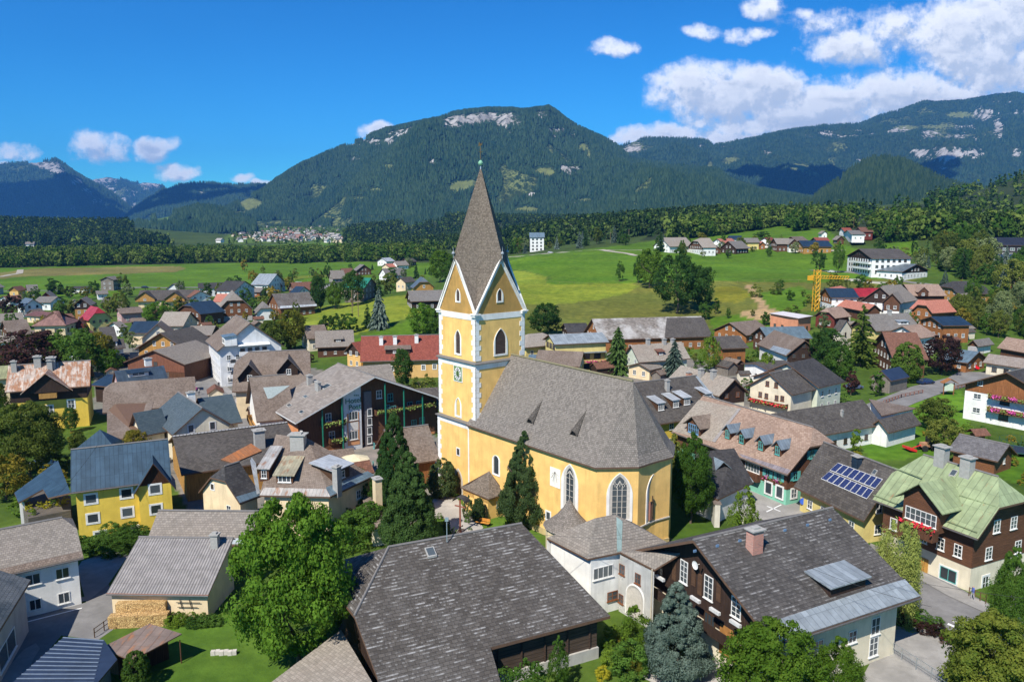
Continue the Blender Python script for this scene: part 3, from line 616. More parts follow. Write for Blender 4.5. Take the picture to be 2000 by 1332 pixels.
def clipz(poly, z0, keep_above=True):
    out = []; n = len(poly)
    for i in range(n):
        a, b = poly[i], poly[(i+1) % n]; ia = (a[1] >= z0) == keep_above; ib = (b[1] >= z0) == keep_above
        if ia: out.append(a)
        if ia != ib: t = (z0-a[1])/(b[1]-a[1]); out.append((a[0]+t*(b[0]-a[0]), z0))
    return out
def inside2(poly, s, z):
    return bool(inpoly(np.array([s]), np.array([z]), poly)[0])
FOOT = []
class Bld:
    """shared parts of every building: walls by face, openings, things on roof planes"""
    def __init__(s, name, loc, label, cat, group=None):
        s.root = thing(name, loc, label, cat, group); s.b = float(loc[2]); s.faces = {}; s.planes = {}; s.far = True; s.offs = {}
    def face(s, key, A, B, poly=None):
        """wall from ground point A to B, outward normal to the right of A->B seen from above"""
        A = np.asarray(A, float); B = np.asarray(B, float); u = unit(B-A); n = np.array([u[1], -u[0], 0]); s.faces[key] = (A, u, n, np.linalg.norm(B-A), poly)
    def off(s, key, z):
        g = s.offs.get(key); return .055 if g is not None and z > g-.8 else 0.0
    def pt(s, key, px, py):
        A, u, n, L, poly = s.faces[key]; return onp(px, py, (n, n @ A))
    def win(s, key, ss, z, w=1.0, h=1.3, **k):
        A, u, n, L, poly = s.faces[key]; k.setdefault('far', s.far)
        return add_window(s.root, A+u*ss+Z3*z+n*s.off(key, z), n, w, h, **k)
    def wpx(s, key, px, py, w=1.0, h=1.3, **k):
        """window whose CENTRE is seen at a pixel"""
        P = s.pt(key, px, py)-Z3*h/2; k.setdefault('far', s.far)
        return add_window(s.root, P+s.faces[key][2]*s.off(key, P[2]-s.b+h*.5), s.faces[key][2], w, h, **k)
    def grid(s, key, n, zs, w=1.0, h=1.3, s0=None, s1=None, **k):
        A, u, nn, L, poly = s.faces[key]; s0 = L*.06 if s0 is None else s0; s1 = L*.94 if s1 is None else s1
        for z in zs:
            for i in range(n):
                ss = s0+(s1-s0)*(i+.5)/n
                if poly is not None and not all(inside2(poly, ss+dx, z+dz) for dx in (-w/2-.1, w/2+.1) for dz in (0, h+.15)): continue
                s.win(key, ss, z, w, h, **k)
    def part(s, mb, name, mats, parent=None, **k):
        o = mb.build(name, mats, None, **k); o.location = (0, 0, 0); p = parent or s.root
        off = np.array(s.root.location); me = o.data
        co = np.empty(len(me.vertices)*3, np.float32); me.vertices.foreach_get('co', co); co = co.reshape(-1, 3)-off; me.vertices.foreach_set('co', co.ravel().astype(np.float32)); me.update()
        o.parent = p
        if p is not s.root: o.location = tuple(-np.array(p.matrix_basis.translation)) if p.parent is s.root and p.location.length > 0 else (0, 0, 0)
        return o
    def door(s, key, px, py, w=1.1, h=2.1, mat=None):
        P = s.pt(key, px, py); A, u, n, L, poly = s.faces[key]; b = MB(); b.obox(P-Z3*h/2+n*.03, u, n, w, .1, h); return s.part(b, 'door', mat or BROWNP)
    def chimney(s, plane, px, py, h=1.4, a=.8, bq=None, mat=None, cap=True, name='chimney'):
        pl = s.planes[plane]; P = onp(px, py, pl); n = pl[0]; u = unit([-n[1], n[0], 0]); w = np.cross(Z3, u); bq = bq or a
        b = MB(); b.obox(P-Z3*.8, u, w, a, bq, h+.8, 0)
        o = s.part(b, name, mat or GREYC)
        if cap:
            c = MB(); c.obox(P+Z3*h, u, w, a*1.3, bq*1.3, .12); c.obox(P+Z3*(h+.12), u, w, a*.6, bq*.6, .18); s.part(c, 'chimney_cap', GREYC, o)
        return o
    def patch(s, plane, pts, mat, name='roof_sheet', lift=.04, th=.03):
        pl = s.planes[plane]; P = [onp(x, y, pl)+pl[0]*lift for x, y in pts]; b = MB(); b.slab(P, th, 0, 0); return s.part(b, name, mat)
    def skylight(s, plane, px, py, w=.9, h=1.2, mat=None):
        pl = s.planes[plane]; P = onp(px, py, pl); n = pl[0]; u = unit([-n[1], n[0], 0]); v = np.cross(n, u)
        if v[2] < 0: v = -v
        b = MB(); q = [P-u*w/2-v*h/2, P+u*w/2-v*h/2, P+u*w/2+v*h/2, P-u*w/2+v*h/2]; b.slab([p+n*.12 for p in q], .2, 1, 1)
        g = [P+(p-P)*.8+n*.135 for p in q]; b.slab(g, .02, 0, 0); return s.part(b, 'skylight', [glass(), GREYC])
    def dormer(s, plane, px, py, w=1.6, h=1.4, kind='gable', rise=.7, roof=None, wall=None, style='white', mull=(2, 2), pitch=.25, ov=.3, ww=None, wh=None, shutters=None, surround=False, far=None):
        pl = s.planes[plane]; P = onp(px, py, pl); n = pl[0]; f = unit([n[0], n[1], 0]); u = np.array([-f[1], f[0], 0]); sl = math.hypot(n[0], n[1])/n[2]
        roof = roof or s.roofm; wall = wall or s.wallm; b = MB(); q = MB()
        D = (h+(rise if kind == 'gable' else 0))/sl+.3 if kind == 'gable' else h/max(sl-pitch, .12)+.1
        if kind == 'gable':
            fr = [(-w/2, -.3), (w/2, -.3), (w/2, h), (0, h+rise), (-w/2, h)]
        else: fr = [(-w/2, -.3), (w/2, -.3), (w/2, h), (-w/2, h)]
        A = [P+u*x+Z3*z for x, z in fr]
        if kind == 'gable': Bk = [p-f*D for p in A]
        else: Bk = [A[0]-f*D, A[1]-f*D, A[2]-f*D+Z3*pitch*D, A[3]-f*D+Z3*pitch*D]
        b.poly(A); b.quadstrip(A, Bk, 0, True); b.poly(Bk[::-1])
        o = s.part(b, 'dormer', wall)
        if kind == 'gable':
            sr = rise/(w/2)
            for sg in (-1, 1):
                e = P+u*sg*(w/2+ov)+Z3*(h-ov*sr)+f*ov; r = P+Z3*(h+rise)+f*ov
                q.slab([e, r, r-f*(ov+(h+rise)/sl+.05)+Z3*.0, e-f*(ov+(h-ov*sr)/sl+.05)], -.12, 0, 0)
        else:
            e0 = P+u*(-w/2-ov)+f*ov+Z3*(h-pitch*ov); e1 = P+u*(w/2+ov)+f*ov+Z3*(h-pitch*ov); d = D+ov; q.slab([e0, e1, e1-f*d+Z3*pitch*d, e0-f*d+Z3*pitch*d], -.12, 0, 0)
        s.part(q, 'dormer_roof', roof, o)
        if ww is None: ww = w*.62
        if wh is None: wh = h*.78
        if ww > 0: add_window(s.root, P+Z3*.18, f, ww, wh, style, mull, surround, s.far if far is None else far, shutters)
        return o
    def balcony(s, key, s0, s1, z, depth=1.1, mat=None, rail=.95, flowers=None, solid=True):
        A, u, n, L, poly = s.faces[key]; mat = mat or wood((.13, .06, .025)); b = MB(); c = A+u*(s0+s1)/2+Z3*z; W = s1-s0
        b.obox(c+n*depth/2, u, n, W, depth, .14)
        b.obox(c+n*(depth-.04)+Z3*(.14 if solid else rail-.1), u, n, W, .07, rail if solid else .1)
        for e in (s0+.04, s1-.04): b.obox(A+u*e+Z3*(z+.14)+n*depth/2, u, n, .06, depth-.1, rail if solid else .1)
        if not solid:
            k = int(W/.18)
            for i in range(k+1): p = A+u*(s0+W*i/k)+n*(depth-.04)+Z3*(z+.1); b.bar(p, p+Z3*rail, .025)
        o = s.part(b, 'balcony', mat)
        if flowers:
            flower_row(s, c+n*(depth+.1)+Z3*(z*0+rail*.85), u, W, flowers, o)
        return o
def flower_row(s, c, u, W, kind, parent, hang=.35):
    r = np.random.default_rng(int(abs(c[0]*13+c[1]*7)) % 9999); N = int(W*34); P = c[None]+u[None]*(r.random(N)-.5)[:, None]*W+r.normal(0, .14, (N, 3)); P[:, 2] -= abs(r.normal(0, hang*.5, N))
    V, F = leaf_quads(P, r.normal(0, 1, (N, 3)), .17, r)
    if kind == 'mixed': mi = ((np.sin((P-c) @ u*2.1) > .25)).astype(int)
    elif kind == 'green': mi = np.ones(N, int)
    else: mi = (r.random(N) < .3).astype(int)
    cm = {'mixed': (.62, .10, .34), 'pink': (.70, .06, .28), 'red': (.65, .03, .05), 'green': (.3, .35, .08)}[kind]
    me = np_mesh('flower_box', V, F, [plain('petals', cm, .7), plain('hanging_leaves', (.20, .27, .06), .8)], mi)
    o = obj('flower_box', me, parent); o.location = tuple(-np.array(s.root.location)-np.array(parent.location)); return o
def leaf_quads(P, N, s, r, asp=.7):
    n = len(P); N = N/np.maximum(np.linalg.norm(N, axis=1, keepdims=True), 1e-6)
    a = np.cross(N, r.normal(0, 1, (n, 3))); a /= np.maximum(np.linalg.norm(a, axis=1, keepdims=True), 1e-6); b = np.cross(N, a)
    sz = (np.asarray(s)*(.45+1.1*r.random(n)))[:, None]; a = a*sz; b = b*sz*asp
    V = np.stack([P-a, P-b*.9+a*.1, P+a, P+b], 1).reshape(-1, 3); return V, np.arange(4*n).reshape(-1, 4)
def fit_ridge(E1, V, r, p0):
    best = None
    for sg in (1, -1):
        if sg*(V @ unit((E1-CAM)*np.array([1, 1, 0]))) < -.05: continue
        W, Pp = np.meshgrid(np.arange(1.5, 15, .1), np.linspace(.35, 1.3, 39)); Q = E1+V*sg*W[..., None]+Z3*(W*Pp)[..., None]; x, y = project(Q)
        c = ((x-r[0])**2+(y-r[1])**2)/9. + ((Pp-p0)/.12)**2 + (np.maximum(W-9, 0)/2)**2
        i = np.unravel_index(np.argmin(c), c.shape)
        if best is None or c[i] < best[0]: best = (c[i], sg*W[i], W[i]*Pp[i])
    DIM['fit%d' % len(DIM)] = round(float(best[0]), 1); return float(best[1]), float(best[2])
DIM = {}
class House(Bld):
    def __init__(s, name, label, e1, e2, r=None, he=5., roof=None, wall=None, w=None, h=None, cat='house', group=None, hip=(0, 0), go=.7, eo=.7, gable=None, gz=None, gkeys=('g1', 'g2'), th=.22, w2=None,
                 base=None, p0=.72, far=True, hs=.8, side=None, wins=None, fascia=None, drop=1.5, gutter=False, lip=None):
        s.roofm = roof; s.wallm = wall
        if isinstance(e1, np.ndarray): E1 = e1.copy(); E2 = e2.copy(); base = E1[2]-he
        else:
            if base is None:
                P = tz(*e1, he); base = float(P[2]-he)
                if not far: base = max(base, 0.0) if base > .3 else 0.0
            E1 = pz(*e1, base+he); E2 = pz(*e2, base+he)
        E2 = E2.copy(); L = np.linalg.norm(E2-E1); u = (E2-E1)/L; V = np.array([-u[1], u[0], 0])
        if r is not None and w is None:
            w, h = fit_ridge(E1, V, r, p0)
        elif r is not None:
            w = w if side is None else w*side; P = E1+V*w; h = zat(P[0], P[1], r[1])-E1[2]
        else:
            if side is not None: w = w*side
        if w < 0: V = -V; w = -w
        s.dims = (round(L, 1), round(w*2, 1), round(h, 1), round(base, 1), round(math.degrees(math.atan2(u[0], u[1])), 0)); w2 = w2 or w
        h = float(h)
        O1 = E1+V*(w+w2); O2 = E2+V*(w+w2); dO = Z3*(h*(1-w2/w)); O1 = O1+dO; O2 = O2+dO
        c = (E1+E2)/2+V*w; Bld.__init__(s, name, (c[0], c[1], base), label, cat, group); s.far = far; s.V = V; s.u = u; s.w = w; s.h = h; s.he = he; s.L = L
        R1 = E1+V*w+Z3*h; R2 = E2+V*w+Z3*h; k1, k2 = hip; R1h = R1+u*k1*w*hs; R2h = R2-u*k2*w*hs
        s.E1, s.E2, s.R1, s.R2 = E1, E2, R1h, R2h; FOOT.append((c[0], c[1], u, L/2, (w+w2)/2))
        def P_(E, R, k): return E+(R-E)*(1-k)
        b = MB(); fr = [E1, E2]+([P_(E2, R2, k2)] if k2 < 1 and k2 > 0 else [])+[R2h, R1h]+([P_(E1, R1, k1)] if 0 < k1 < 1 else [])
        bk = [O2, O1]+([P_(O1, R1, k1)] if 0 < k1 < 1 else [])+[R1h, R2h]+([P_(O2, R2, k2)] if 0 < k2 < 1 else [])
        b.slab(fr, th); b.slab(bk, th)
        if k1 > 0: b.slab([P_(O1, R1, k1), P_(E1, R1, k1), R1h], th)
        if k2 > 0: b.slab([P_(E2, R2, k2), P_(O2, R2, k2), R2h], th)
        s.roof = s.part(b, 'roof', [roof, fascia or plain('eaves_board', (.12, .07, .045), .7)])
        s.planes['front'] = plane3(E1, E2, R1); s.planes['back'] = plane3(O1, O2, R2)
        if k1 > 0: s.planes['hip1'] = plane3(P_(O1, R1, k1), P_(E1, R1, k1), R1h)
        if k2 > 0: s.planes['hip2'] = plane3(P_(E2, R2, k2), P_(O2, R2, k2), R2h)
        sl = h/w; t2 = .05
        f1 = E1+u*go+V*eo; f2 = E2-u*go+V*eo; g1 = O1+u*go-V*eo; g2 = O2-u*go-V*eo
        G = lambda p: np.array([p[0], p[1], base])
        zf = he+eo*sl-th-t2; zb = (O1[2]-base)+eo*sl-th-t2; zr = he+h-th-t2; W = w+w2-2*eo
        def gp(k):
            pl = [(0, zf), (w-eo, zr), (W, zb)]
            if k > 0:
                zc = he+h*(1-k)-th-t2+ (go*.5*k)
                if k >= 1: pl = [(0, zf), (W, zb)]
                else: pl = clipz([(0, -9)]+pl+[(W, -9)], zc, False); pl = [p for p in pl if p[1] > -8]
            return pl
        s.gp1, s.gp2 = gp(k1), gp(k2)
        m = MB(); lo = -Z3*drop
        a, bq, cq, dq = G(f1), G(f2), G(g2), G(g1)
        m.poly([a+lo, bq+lo, bq+Z3*zf, a+Z3*zf]) if np.cross(bq-a, Z3) @ V < 0 else m.poly([bq+lo, a+lo, a+Z3*zf, bq+Z3*zf])
        m.poly([cq+lo, dq+lo, dq+Z3*zb, cq+Z3*zb])
        for (o, pl) in ((a, s.gp1), (bq, s.gp2)):
            pts = [o+V*x+Z3*z for x, z in pl]; m.poly([o+lo]+pts+[o+V*W+lo])
        s.wall = s.part(m, 'wall', wall)
        # faces: outward normal to the right of A->B
        def addf(key, A, B, inward, poly):
            A = np.asarray(A); B = np.asarray(B); uu = unit(B-A); n = np.array([uu[1], -uu[0], 0])
            if n @ inward > 0:
                A, B = B, A
                if poly is not None: LL = np.linalg.norm(B-A); poly = [(LL-x, z) for x, z in poly]
            s.face(key, A, B, poly)
        Lw = np.linalg.norm(bq-a)
        addf('front', a, bq, V, [(0, -1), (Lw, -1), (Lw, zf), (0, zf)]); addf('back', dq, cq, -V, [(0, -1), (Lw, -1), (Lw, zb), (0, zb)])
        addf('g1', a, dq, u, [(0, -1)]+s.gp1+[(W, -1)]); addf('g2', bq, cq, -u, [(0, -1)]+s.gp2+[(W, -1)])
        if gable is not None:
            for key in gkeys:
                A, uu, n, LL, poly = s.faces[key]; z0 = gz if gz is not None else he-.4; pl = clipz(poly, z0); s.offs[key] = z0
                if len(pl) < 3: continue
                q = MB(); F0 = [A+uu*x+Z3*z+n*.05 for x, z in pl]; q.poly(F0 if np.cross(F0[1]-F0[0], F0[2]-F0[0]) @ n > 0 else F0[::-1]); q.quadstrip([p-n*.05 for p in F0], F0, 0, True)
                s.part(q, 'gable_boarding', gable)
        if wins:
            for key, sp in wins.items():
                for (n_, zs, ww, hh, kw) in sp: s.grid(key, n_, zs, ww, hh, **kw)
        if gutter:
            q = MB(); q.bar(E1-V*.08-Z3*.12, E2-V*.08-Z3*.12, .09, 0, 8); s.part(q, 'gutter', plain('gutter_metal', (.16, .15, .14), .5, .5))
        if not far:
            q = MB(); q.bar(R1h+Z3*.02, R2h+Z3*.02, .13, 0, 6); s.part(q, 'ridge_cap', plain('ridge_piece', (.16, .15, .145), .8))
    def lpx(s, key, px, py): return s.pt(key, px, py)
class PolyB(Bld):
    """building with a roof of free polygons; pts: name -> (px,py,z above base) or xyz array"""
    def __init__(s, name, label, pts, faces, roof, wall, base=0.0, cat='house', group=None, th=.2, walls=(), wallm=None, far=False, inset=.5, fascia=None, go=0):
        P = {k: (pz(v[0], v[1], base+v[2]) if not isinstance(v, np.ndarray) else v) for k, v in pts.items()}; s.P = P
        c = np.mean([v for v in P.values()], 0); Bld.__init__(s, name, (c[0], c[1], base), label, cat, group); s.far = far; s.roofm = roof; s.wallm = wall
        b = MB()
        for i, f in enumerate(faces): b.slab([P[k] for k in f], th); s.planes[i] = plane3(*[P[k] for k in f[:3]])
        s.roof = s.part(b, 'roof', [roof, fascia or plain('eaves_board', (.12, .07, .045), .7)])
        m = MB(); cc = c.copy()
        for (key, ring) in walls:  # ring: list of names in order, wall dropped beneath consecutive pairs, pulled towards the centre
            q = []
            for k in ring:
                p = P[k].copy(); d = cc-p; d[2] = 0; dd = np.linalg.norm(d); q.append(p+d/dd*inset*1.3-Z3*(th+.02))
            for i in range(len(q)-1):
                A, B = q[i], q[i+1]; a = A.copy(); a[2] = base-1; bb = B.copy(); bb[2] = base-1
                mid = (A+B)/2-cc; uu = unit((B-A)*np.array([1, 1, 0])); n = np.array([uu[1], -uu[0], 0])
                if n @ mid < 0: A, B, a, bb = B, A, bb, a
                m.poly([a, bb, B, A]); a2 = a.copy(); a2[2] = base; b2 = bb.copy(); b2[2] = base; s.face(key+(str(i) if len(q) > 2 else ''), a2, b2)
        if walls: s.wall = s.part(m, 'wall', wall)
# ------------------------------------------------------------------ plants
def prof_round(t): return np.sqrt(np.clip(1-(2*t-1)**2, 0, 1))**.8*(1.0-.18*(t > .6)*(t-.6))
def prof_egg(t): return np.clip(np.sin(np.pi*np.clip(t, 0, 1)**.75), 0, 1)**.7
def prof_cone(t): return np.clip(1-t, 0, 1)**.85*np.clip(t*9, .2, 1)
def prof_col(t): return np.clip(1-((2*t-1))**4, 0, 1)**.6*np.clip(1.1-.45*t, 0, 1)
def crown_mesh(name, prof, z0, ncl, nlf, s, mat, seed, rc=.13, lump=.35, droop=0.0, fill=.55):
    r = np.random.default_rng(seed); t = r.random(ncl*3); keep = r.random(ncl*3) < prof(t)*.8+.2; t = t[keep][:ncl]; n = len(t); a = r.random(n)*6.283
    lum = 1-lump*fbm(np.cos(a)*2.2+5, np.sin(a)*2.2+t*4+seed, 2, seed)*1.3
    rr = .5*prof(t)*lum*(fill+(1-fill)*r.random(n)**.5); C = np.stack([np.cos(a)*rr, np.sin(a)*rr, z0+(1-z0)*(t*.94+.02)], -1)
    rcs = rc*(.6+.7*r.random(n))*np.clip(prof(t), .35, 1)
    ci = np.repeat(np.arange(n), nlf); d = r.normal(0, 1, (len(ci), 3)); out = C[ci].copy(); out[:, 2] = (C[ci][:, 2]-(z0+.35*(1-z0)))*.8
    out /= np.maximum(np.linalg.norm(out, axis=1, keepdims=True), .05); d = d/np.linalg.norm(d, axis=1, keepdims=True)+out*.55+np.array([0, 0, .25]); d /= np.linalg.norm(d, axis=1, keepdims=True)
    P = C[ci]+d*(rcs[ci]*(.45+.6*r.random(len(ci))))[:, None]*np.array([1, 1, .75])
    if droop: P[:, 2] -= droop*(np.hypot(P[:, 0], P[:, 1])*2)**2*r.random(len(P))
    P[:, 2] = np.clip(P[:, 2], .01, 1.02)
    N = d+r.normal(0, .45, d.shape); V, F = leaf_quads(P, N, s, r); return np_mesh(name, V, F, mat)
def spruce_mesh(name, mat, seed, lev=26, nb=9, seg=4, z0=.05, wid=.055, droop=.35, power=.9, cols=None):
    r = np.random.default_rng(seed); Q = []
    for i in range(lev):
        t = (i+.3*r.random())/lev; z = z0+(1-z0)*t; L0 = .5*(1-t)**power+.012; nn = max(4, int(nb*(1-.55*t)))
        for j in range(nn):
            a = 6.283*(j+r.random()*.8)/nn+i*1.1; L = L0*(.72+.42*r.random()); dr = np.array([math.cos(a), math.sin(a), 0]); sd_ = np.array([-math.sin(a), math.cos(a), 0]); zz = z+.02*r.normal()
            up = .12*(1-droop)
            for k in range(seg):
                f0 = k/seg; f1 = (k+1.25)/seg; hgt = lambda f: zz+L*(up*f-droop*f*f)*.9
                w = wid*(1.15-.65*f0)*(.8+.5*r.random())*(1-.5*t); tw = r.normal(0, .35)
                s2 = sd_*math.cos(tw)+Z3*math.sin(tw); p0 = dr*L*f0+Z3*hgt(f0); p1 = dr*L*min(f1, 1.1)+Z3*hgt(f1)
                Q.append([p0-s2*w-Z3*w*.25, p0+s2*w-Z3*w*.25, p1+s2*w*.35, p1-s2*w*.35])
                Q.append([p0-Z3*w*.9+sd_*w*r.normal(0, .5), p0+Z3*w*.15, p1, p1-Z3*w*1.1+sd_*w*r.normal(0, .6)])
    V = np.array(Q).reshape(-1, 3); return np_mesh(name, V, np.arange(len(V)).reshape(-1, 4), mat)
def trunk_mesh(name, mat, r0=.022, top=.8, limbs=6, seed=0, lean=0.02, z1=.3):
    r = np.random.default_rng(seed); b = MB(); p = np.array([0, 0, -.03]); k = 6
    pts = [np.array([lean*r.normal()*i, lean*r.normal()*i, -.03+(top+.03)*i/k]) for i in range(k+1)]
    for i in range(k): b.bar(pts[i], pts[i+1], r0*(1-.8*i/k)*(1.35 if i == 0 else 1), 0, 7, r2=r0*(1-.8*(i+1)/k))
    for j in range(limbs):
        t = z1+(top-z1)*j/max(limbs, 1)*.8; q = pts[min(int(t/top*k), k-1)].copy(); q[2] = t; a = j*2.4+seed; L = .28*(1-.5*j/max(limbs, 1))
        b.bar(q, q+np.array([math.cos(a)*L, math.sin(a)*L, L*.75]), r0*.42, 0, 5, r2=r0*.1)
    o = b.build(name, mat); me = o.data; bpy.data.objects.remove(o); return me
BARK = plain('bark', (.10, .075, .055), .95); BBARK = plain('pale_bark', (.45, .43, .38), .9)
LF = {'maple': leaf('maple_leaves', (.034, .092, .008), (.125, .235, .022)), 'green': leaf('broad_leaves', (.030, .075, .010), (.085, .165, .022)), 'dark': leaf('dark_leaves', (.020, .055, .010), (.062, .13, .022)),
      'olive': leaf('olive_leaves', (.065, .095, .015), (.19, .21, .04)), 'autumn': leaf('turning_leaves', (.10, .11, .012), (.32, .22, .03)), 'yellow': leaf('yellow_leaves', (.20, .20, .01), (.50, .42, .03)),
      'copper': leaf('copper_leaves', (.022, .010, .010), (.085, .030, .025), .15), 'lime': leaf('lime_leaves', (.06, .12, .01), (.19, .28, .03)), 'willow': leaf('willow_leaves', (.13, .17, .03), (.32, .36, .09)),
      'pale': leaf('silvery_leaves', (.09, .13, .05), (.24, .28, .12)), 'berry': leaf('rowan_leaves', (.055, .12, .015), (.19, .20, .03)),
      'spruce': leaf('spruce_needles', (.022, .058, .013), (.085, .145, .036), .22), 'bluespruce': leaf('blue_spruce_needles', (.050, .080, .062), (.17, .22, .18), .15), 'yew': leaf('yew_needles', (.030, .058, .018), (.095, .130, .045), .18),
      'thuja': leaf('thuja_sprays', (.03, .07, .01), (.10, .16, .02), .2), 'larch': leaf('larch_needles', (.06, .10, .015), (.19, .24, .04), .25), 'hedge': leaf('hedge_leaves', (.03, .075, .01), (.09, .17, .025), .25)}
CM = {}
LODS = {'round': {0: (210, 150, .0115), 1: (90, 60, .021), 2: (34, 30, .042)}}
def crown_for(kind, mat, lod, seed):
    k = (kind, mat, lod, seed)
    if k in CM: return CM[k]
    n, l, s = {0: (190, 240, .0112), 1: (110, 66, .020), 2: (42, 30, .040)}[lod]; m = LF[mat]
    if kind == 'round': me = crown_mesh('crown', prof_round, .10, n, l, s, m, seed, .12 if lod == 0 else .14, .62)
    elif kind == 'tall': me = crown_mesh('crown', prof_egg, .12, n, l, s*.9, m, seed, .13, .4)
    elif kind == 'birch': me = crown_mesh('crown', prof_egg, .10, n, l, s*.75, m, seed, .10, .5, .25, .3)
    elif kind == 'willow': me = crown_mesh('crown', prof_round, .05, n, l, s*.8, m, seed, .10, .4, .7, .4)
    elif kind == 'column': me = crown_mesh('crown', prof_col, .0, n*2, l, s*1.0, m, seed, .12, .12, 0, .75)
    elif kind == 'bush': me = crown_mesh('crown', prof_round, -.25, max(n//2, 20), l, s*1.3, m, seed, .17, .35)
    elif kind == 'hedge': me = crown_mesh('crown', lambda t: np.ones_like(t), -.1, n, l, s*1.2, m, seed, .12, .1)
    elif kind == 'spruce': me = spruce_mesh('crown', m, seed, *({0: (50, 20, 6), 1: (28, 12, 4), 2: (14, 7, 2)}[lod]), wid={0: .042, 1: .06, 2: .095}[lod], power=.72)
    elif kind == 'fluffy': me = crown_mesh('crown', lambda t: np.clip(1-t, 0, 1)**.65*np.clip(t*7, .35, 1), .02, int(n*2.2), l, s*.85, m, seed, .10, .22, .03, .55)
    elif kind == 'larch': me = spruce_mesh('crown', m, seed, *({0: (40, 12, 6), 1: (22, 8, 4), 2: (12, 6, 2)}[lod]), z0=.1, wid={0: .03, 1: .05, 2: .08}[lod], droop=.15, power=.7)
    CM[k] = me; return me
TM = {}
TREES = []
def tree(kind, mat, px, ytop, ybase, wpx, label, name=None, group=None, cat=None, lod=None, seed=None, base=None, bx=None):
    """tree seen between rows ytop and ybase (foot on the ground at the pixel), crown wpx wide"""
    G = tz(px if bx is None else bx, ybase) if base is None else pz(px if bx is None else bx, ybase, base)
    hp = ybase-ytop
    if lod is None: lod = 0 if hp > 130 else (1 if hp > 48 else 2)
    H = zat(G[0], G[1], ytop)-G[2]; dist = (G-CAM) @ FW; Wd = wpx*dist/FPX
    if kind in ('bush', 'hedge'): H = max(H, .4)
    names = {'round': 'broadleaf_tree', 'tall': 'broadleaf_tree', 'birch': 'birch_tree', 'willow': 'weeping_tree', 'column': 'columnar_tree', 'bush': 'bush', 'hedge': 'hedge', 'spruce': 'spruce_tree', 'fluffy': 'conifer_tree', 'larch': 'larch_tree'}
    nm = name or names[kind]; bushy = kind in ('bush', 'hedge')
    if seed is None: seed = (len(TREES) % (4 if lod else 3))+1
    me = crown_for(kind, mat, lod, seed); rot = (len(TREES)*2.399) % 6.283
    if kind == 'hedge': rot = 0
    if bushy:
        o = obj(nm, me, None, G); tag(o, label, cat or ('hedge' if kind == 'hedge' else 'bush'), group)
    else:
        o = thing(nm, G, label, cat or 'tree', group); c = obj('crown', me, o)
        tk = (kind in ('spruce', 'fluffy', 'larch'), kind == 'birch', seed)
        if tk not in TM: TM[tk] = trunk_mesh('trunk', BBARK if tk[1] else BARK, .014 if tk[0] else .02, .93 if tk[0] else .75, 0 if tk[0] else 7, seed)
        obj('trunk', TM[tk], o)
    o.scale = (Wd, Wd, H); o.rotation_euler = (0, 0, rot); TREES.append(o); return o

def autowin(B, style='white', w=1.0, h=1.25, step=3.3, z0=1.0, dz=2.8, shutters=None, surround=False, gtop=True, faces=None, skip=()):
    """openings on the walls turned to the camera"""
    for key in faces or ('front', 'back', 'g1', 'g2'):
        if key in skip: continue
        A, u, n, L, poly = B.faces[key]
        if (CAM-A)[:2] @ n[:2] <= 0.12*np.linalg.norm((CAM-A)[:2]): continue
        zt = max(p[1] for p in poly) if (gtop and key[0] == 'g') else B.he-.3
        z = z0
        while z+h < zt:
            B.grid(key, max(1, int(round(L/step))), [z], w, h, style=style, shutters=shutters, surround=surround); z += dz
def HG(label, L, R, P, ln, he, roof, wall, name='house', far=True, base=None, w_opt=None, aw=None, **k):
    """house whose gable end is seen: eave ends L and R, peak P; ln metres deep"""
    if base is None: b = tz((L[0]+R[0])/2, (L[1]+R[1])/2, he); base = float(b[2]-he)
    EL = pz(*L, base+he); ER = pz(*R, base+he); V = ER-EL; W = np.linalg.norm(V); V = V/W; u = np.array([-V[1], V[0], 0])
    if u[1] < 0 and abs(u[1]) > .2: u = -u
    M = (EL+ER)/2; h = zat(M[0], M[1], P[1])-EL[2]; h = max(h, 1.0)
    side = 1 if np.array([-u[1], u[0], 0]) @ V > 0 else -1
    H = House(name, label, EL, EL+u*ln, None, he, roof, wall, w=W/2, h=h, side=side, far=far, **k)
    if aw is not False: autowin(H, **(aw or {}))
    return H
def HE(label, L, R, ytop, w, he, roof, wall, name='house', far=True, base=None, aw=None, **k):
    """house whose long eave is seen from L to R, ridge on row ytop, w = half depth in metres"""
    if base is None: b = tz((L[0]+R[0])/2, (L[1]+R[1])/2, he); base = float(b[2]-he)
    EL = pz(*L, base+he); ER = pz(*R, base+he); u = unit(ER-EL); V = np.array([-u[1], u[0], 0]); M = (EL+ER)/2+V*w; h = max(zat(M[0], M[1], ytop)-EL[2], .8)
    H = House(name, label, EL, ER, None, he, roof, wall, w=w, h=h, far=far, **k)
    if aw is not False: autowin(H, **(aw or {}))
    return H
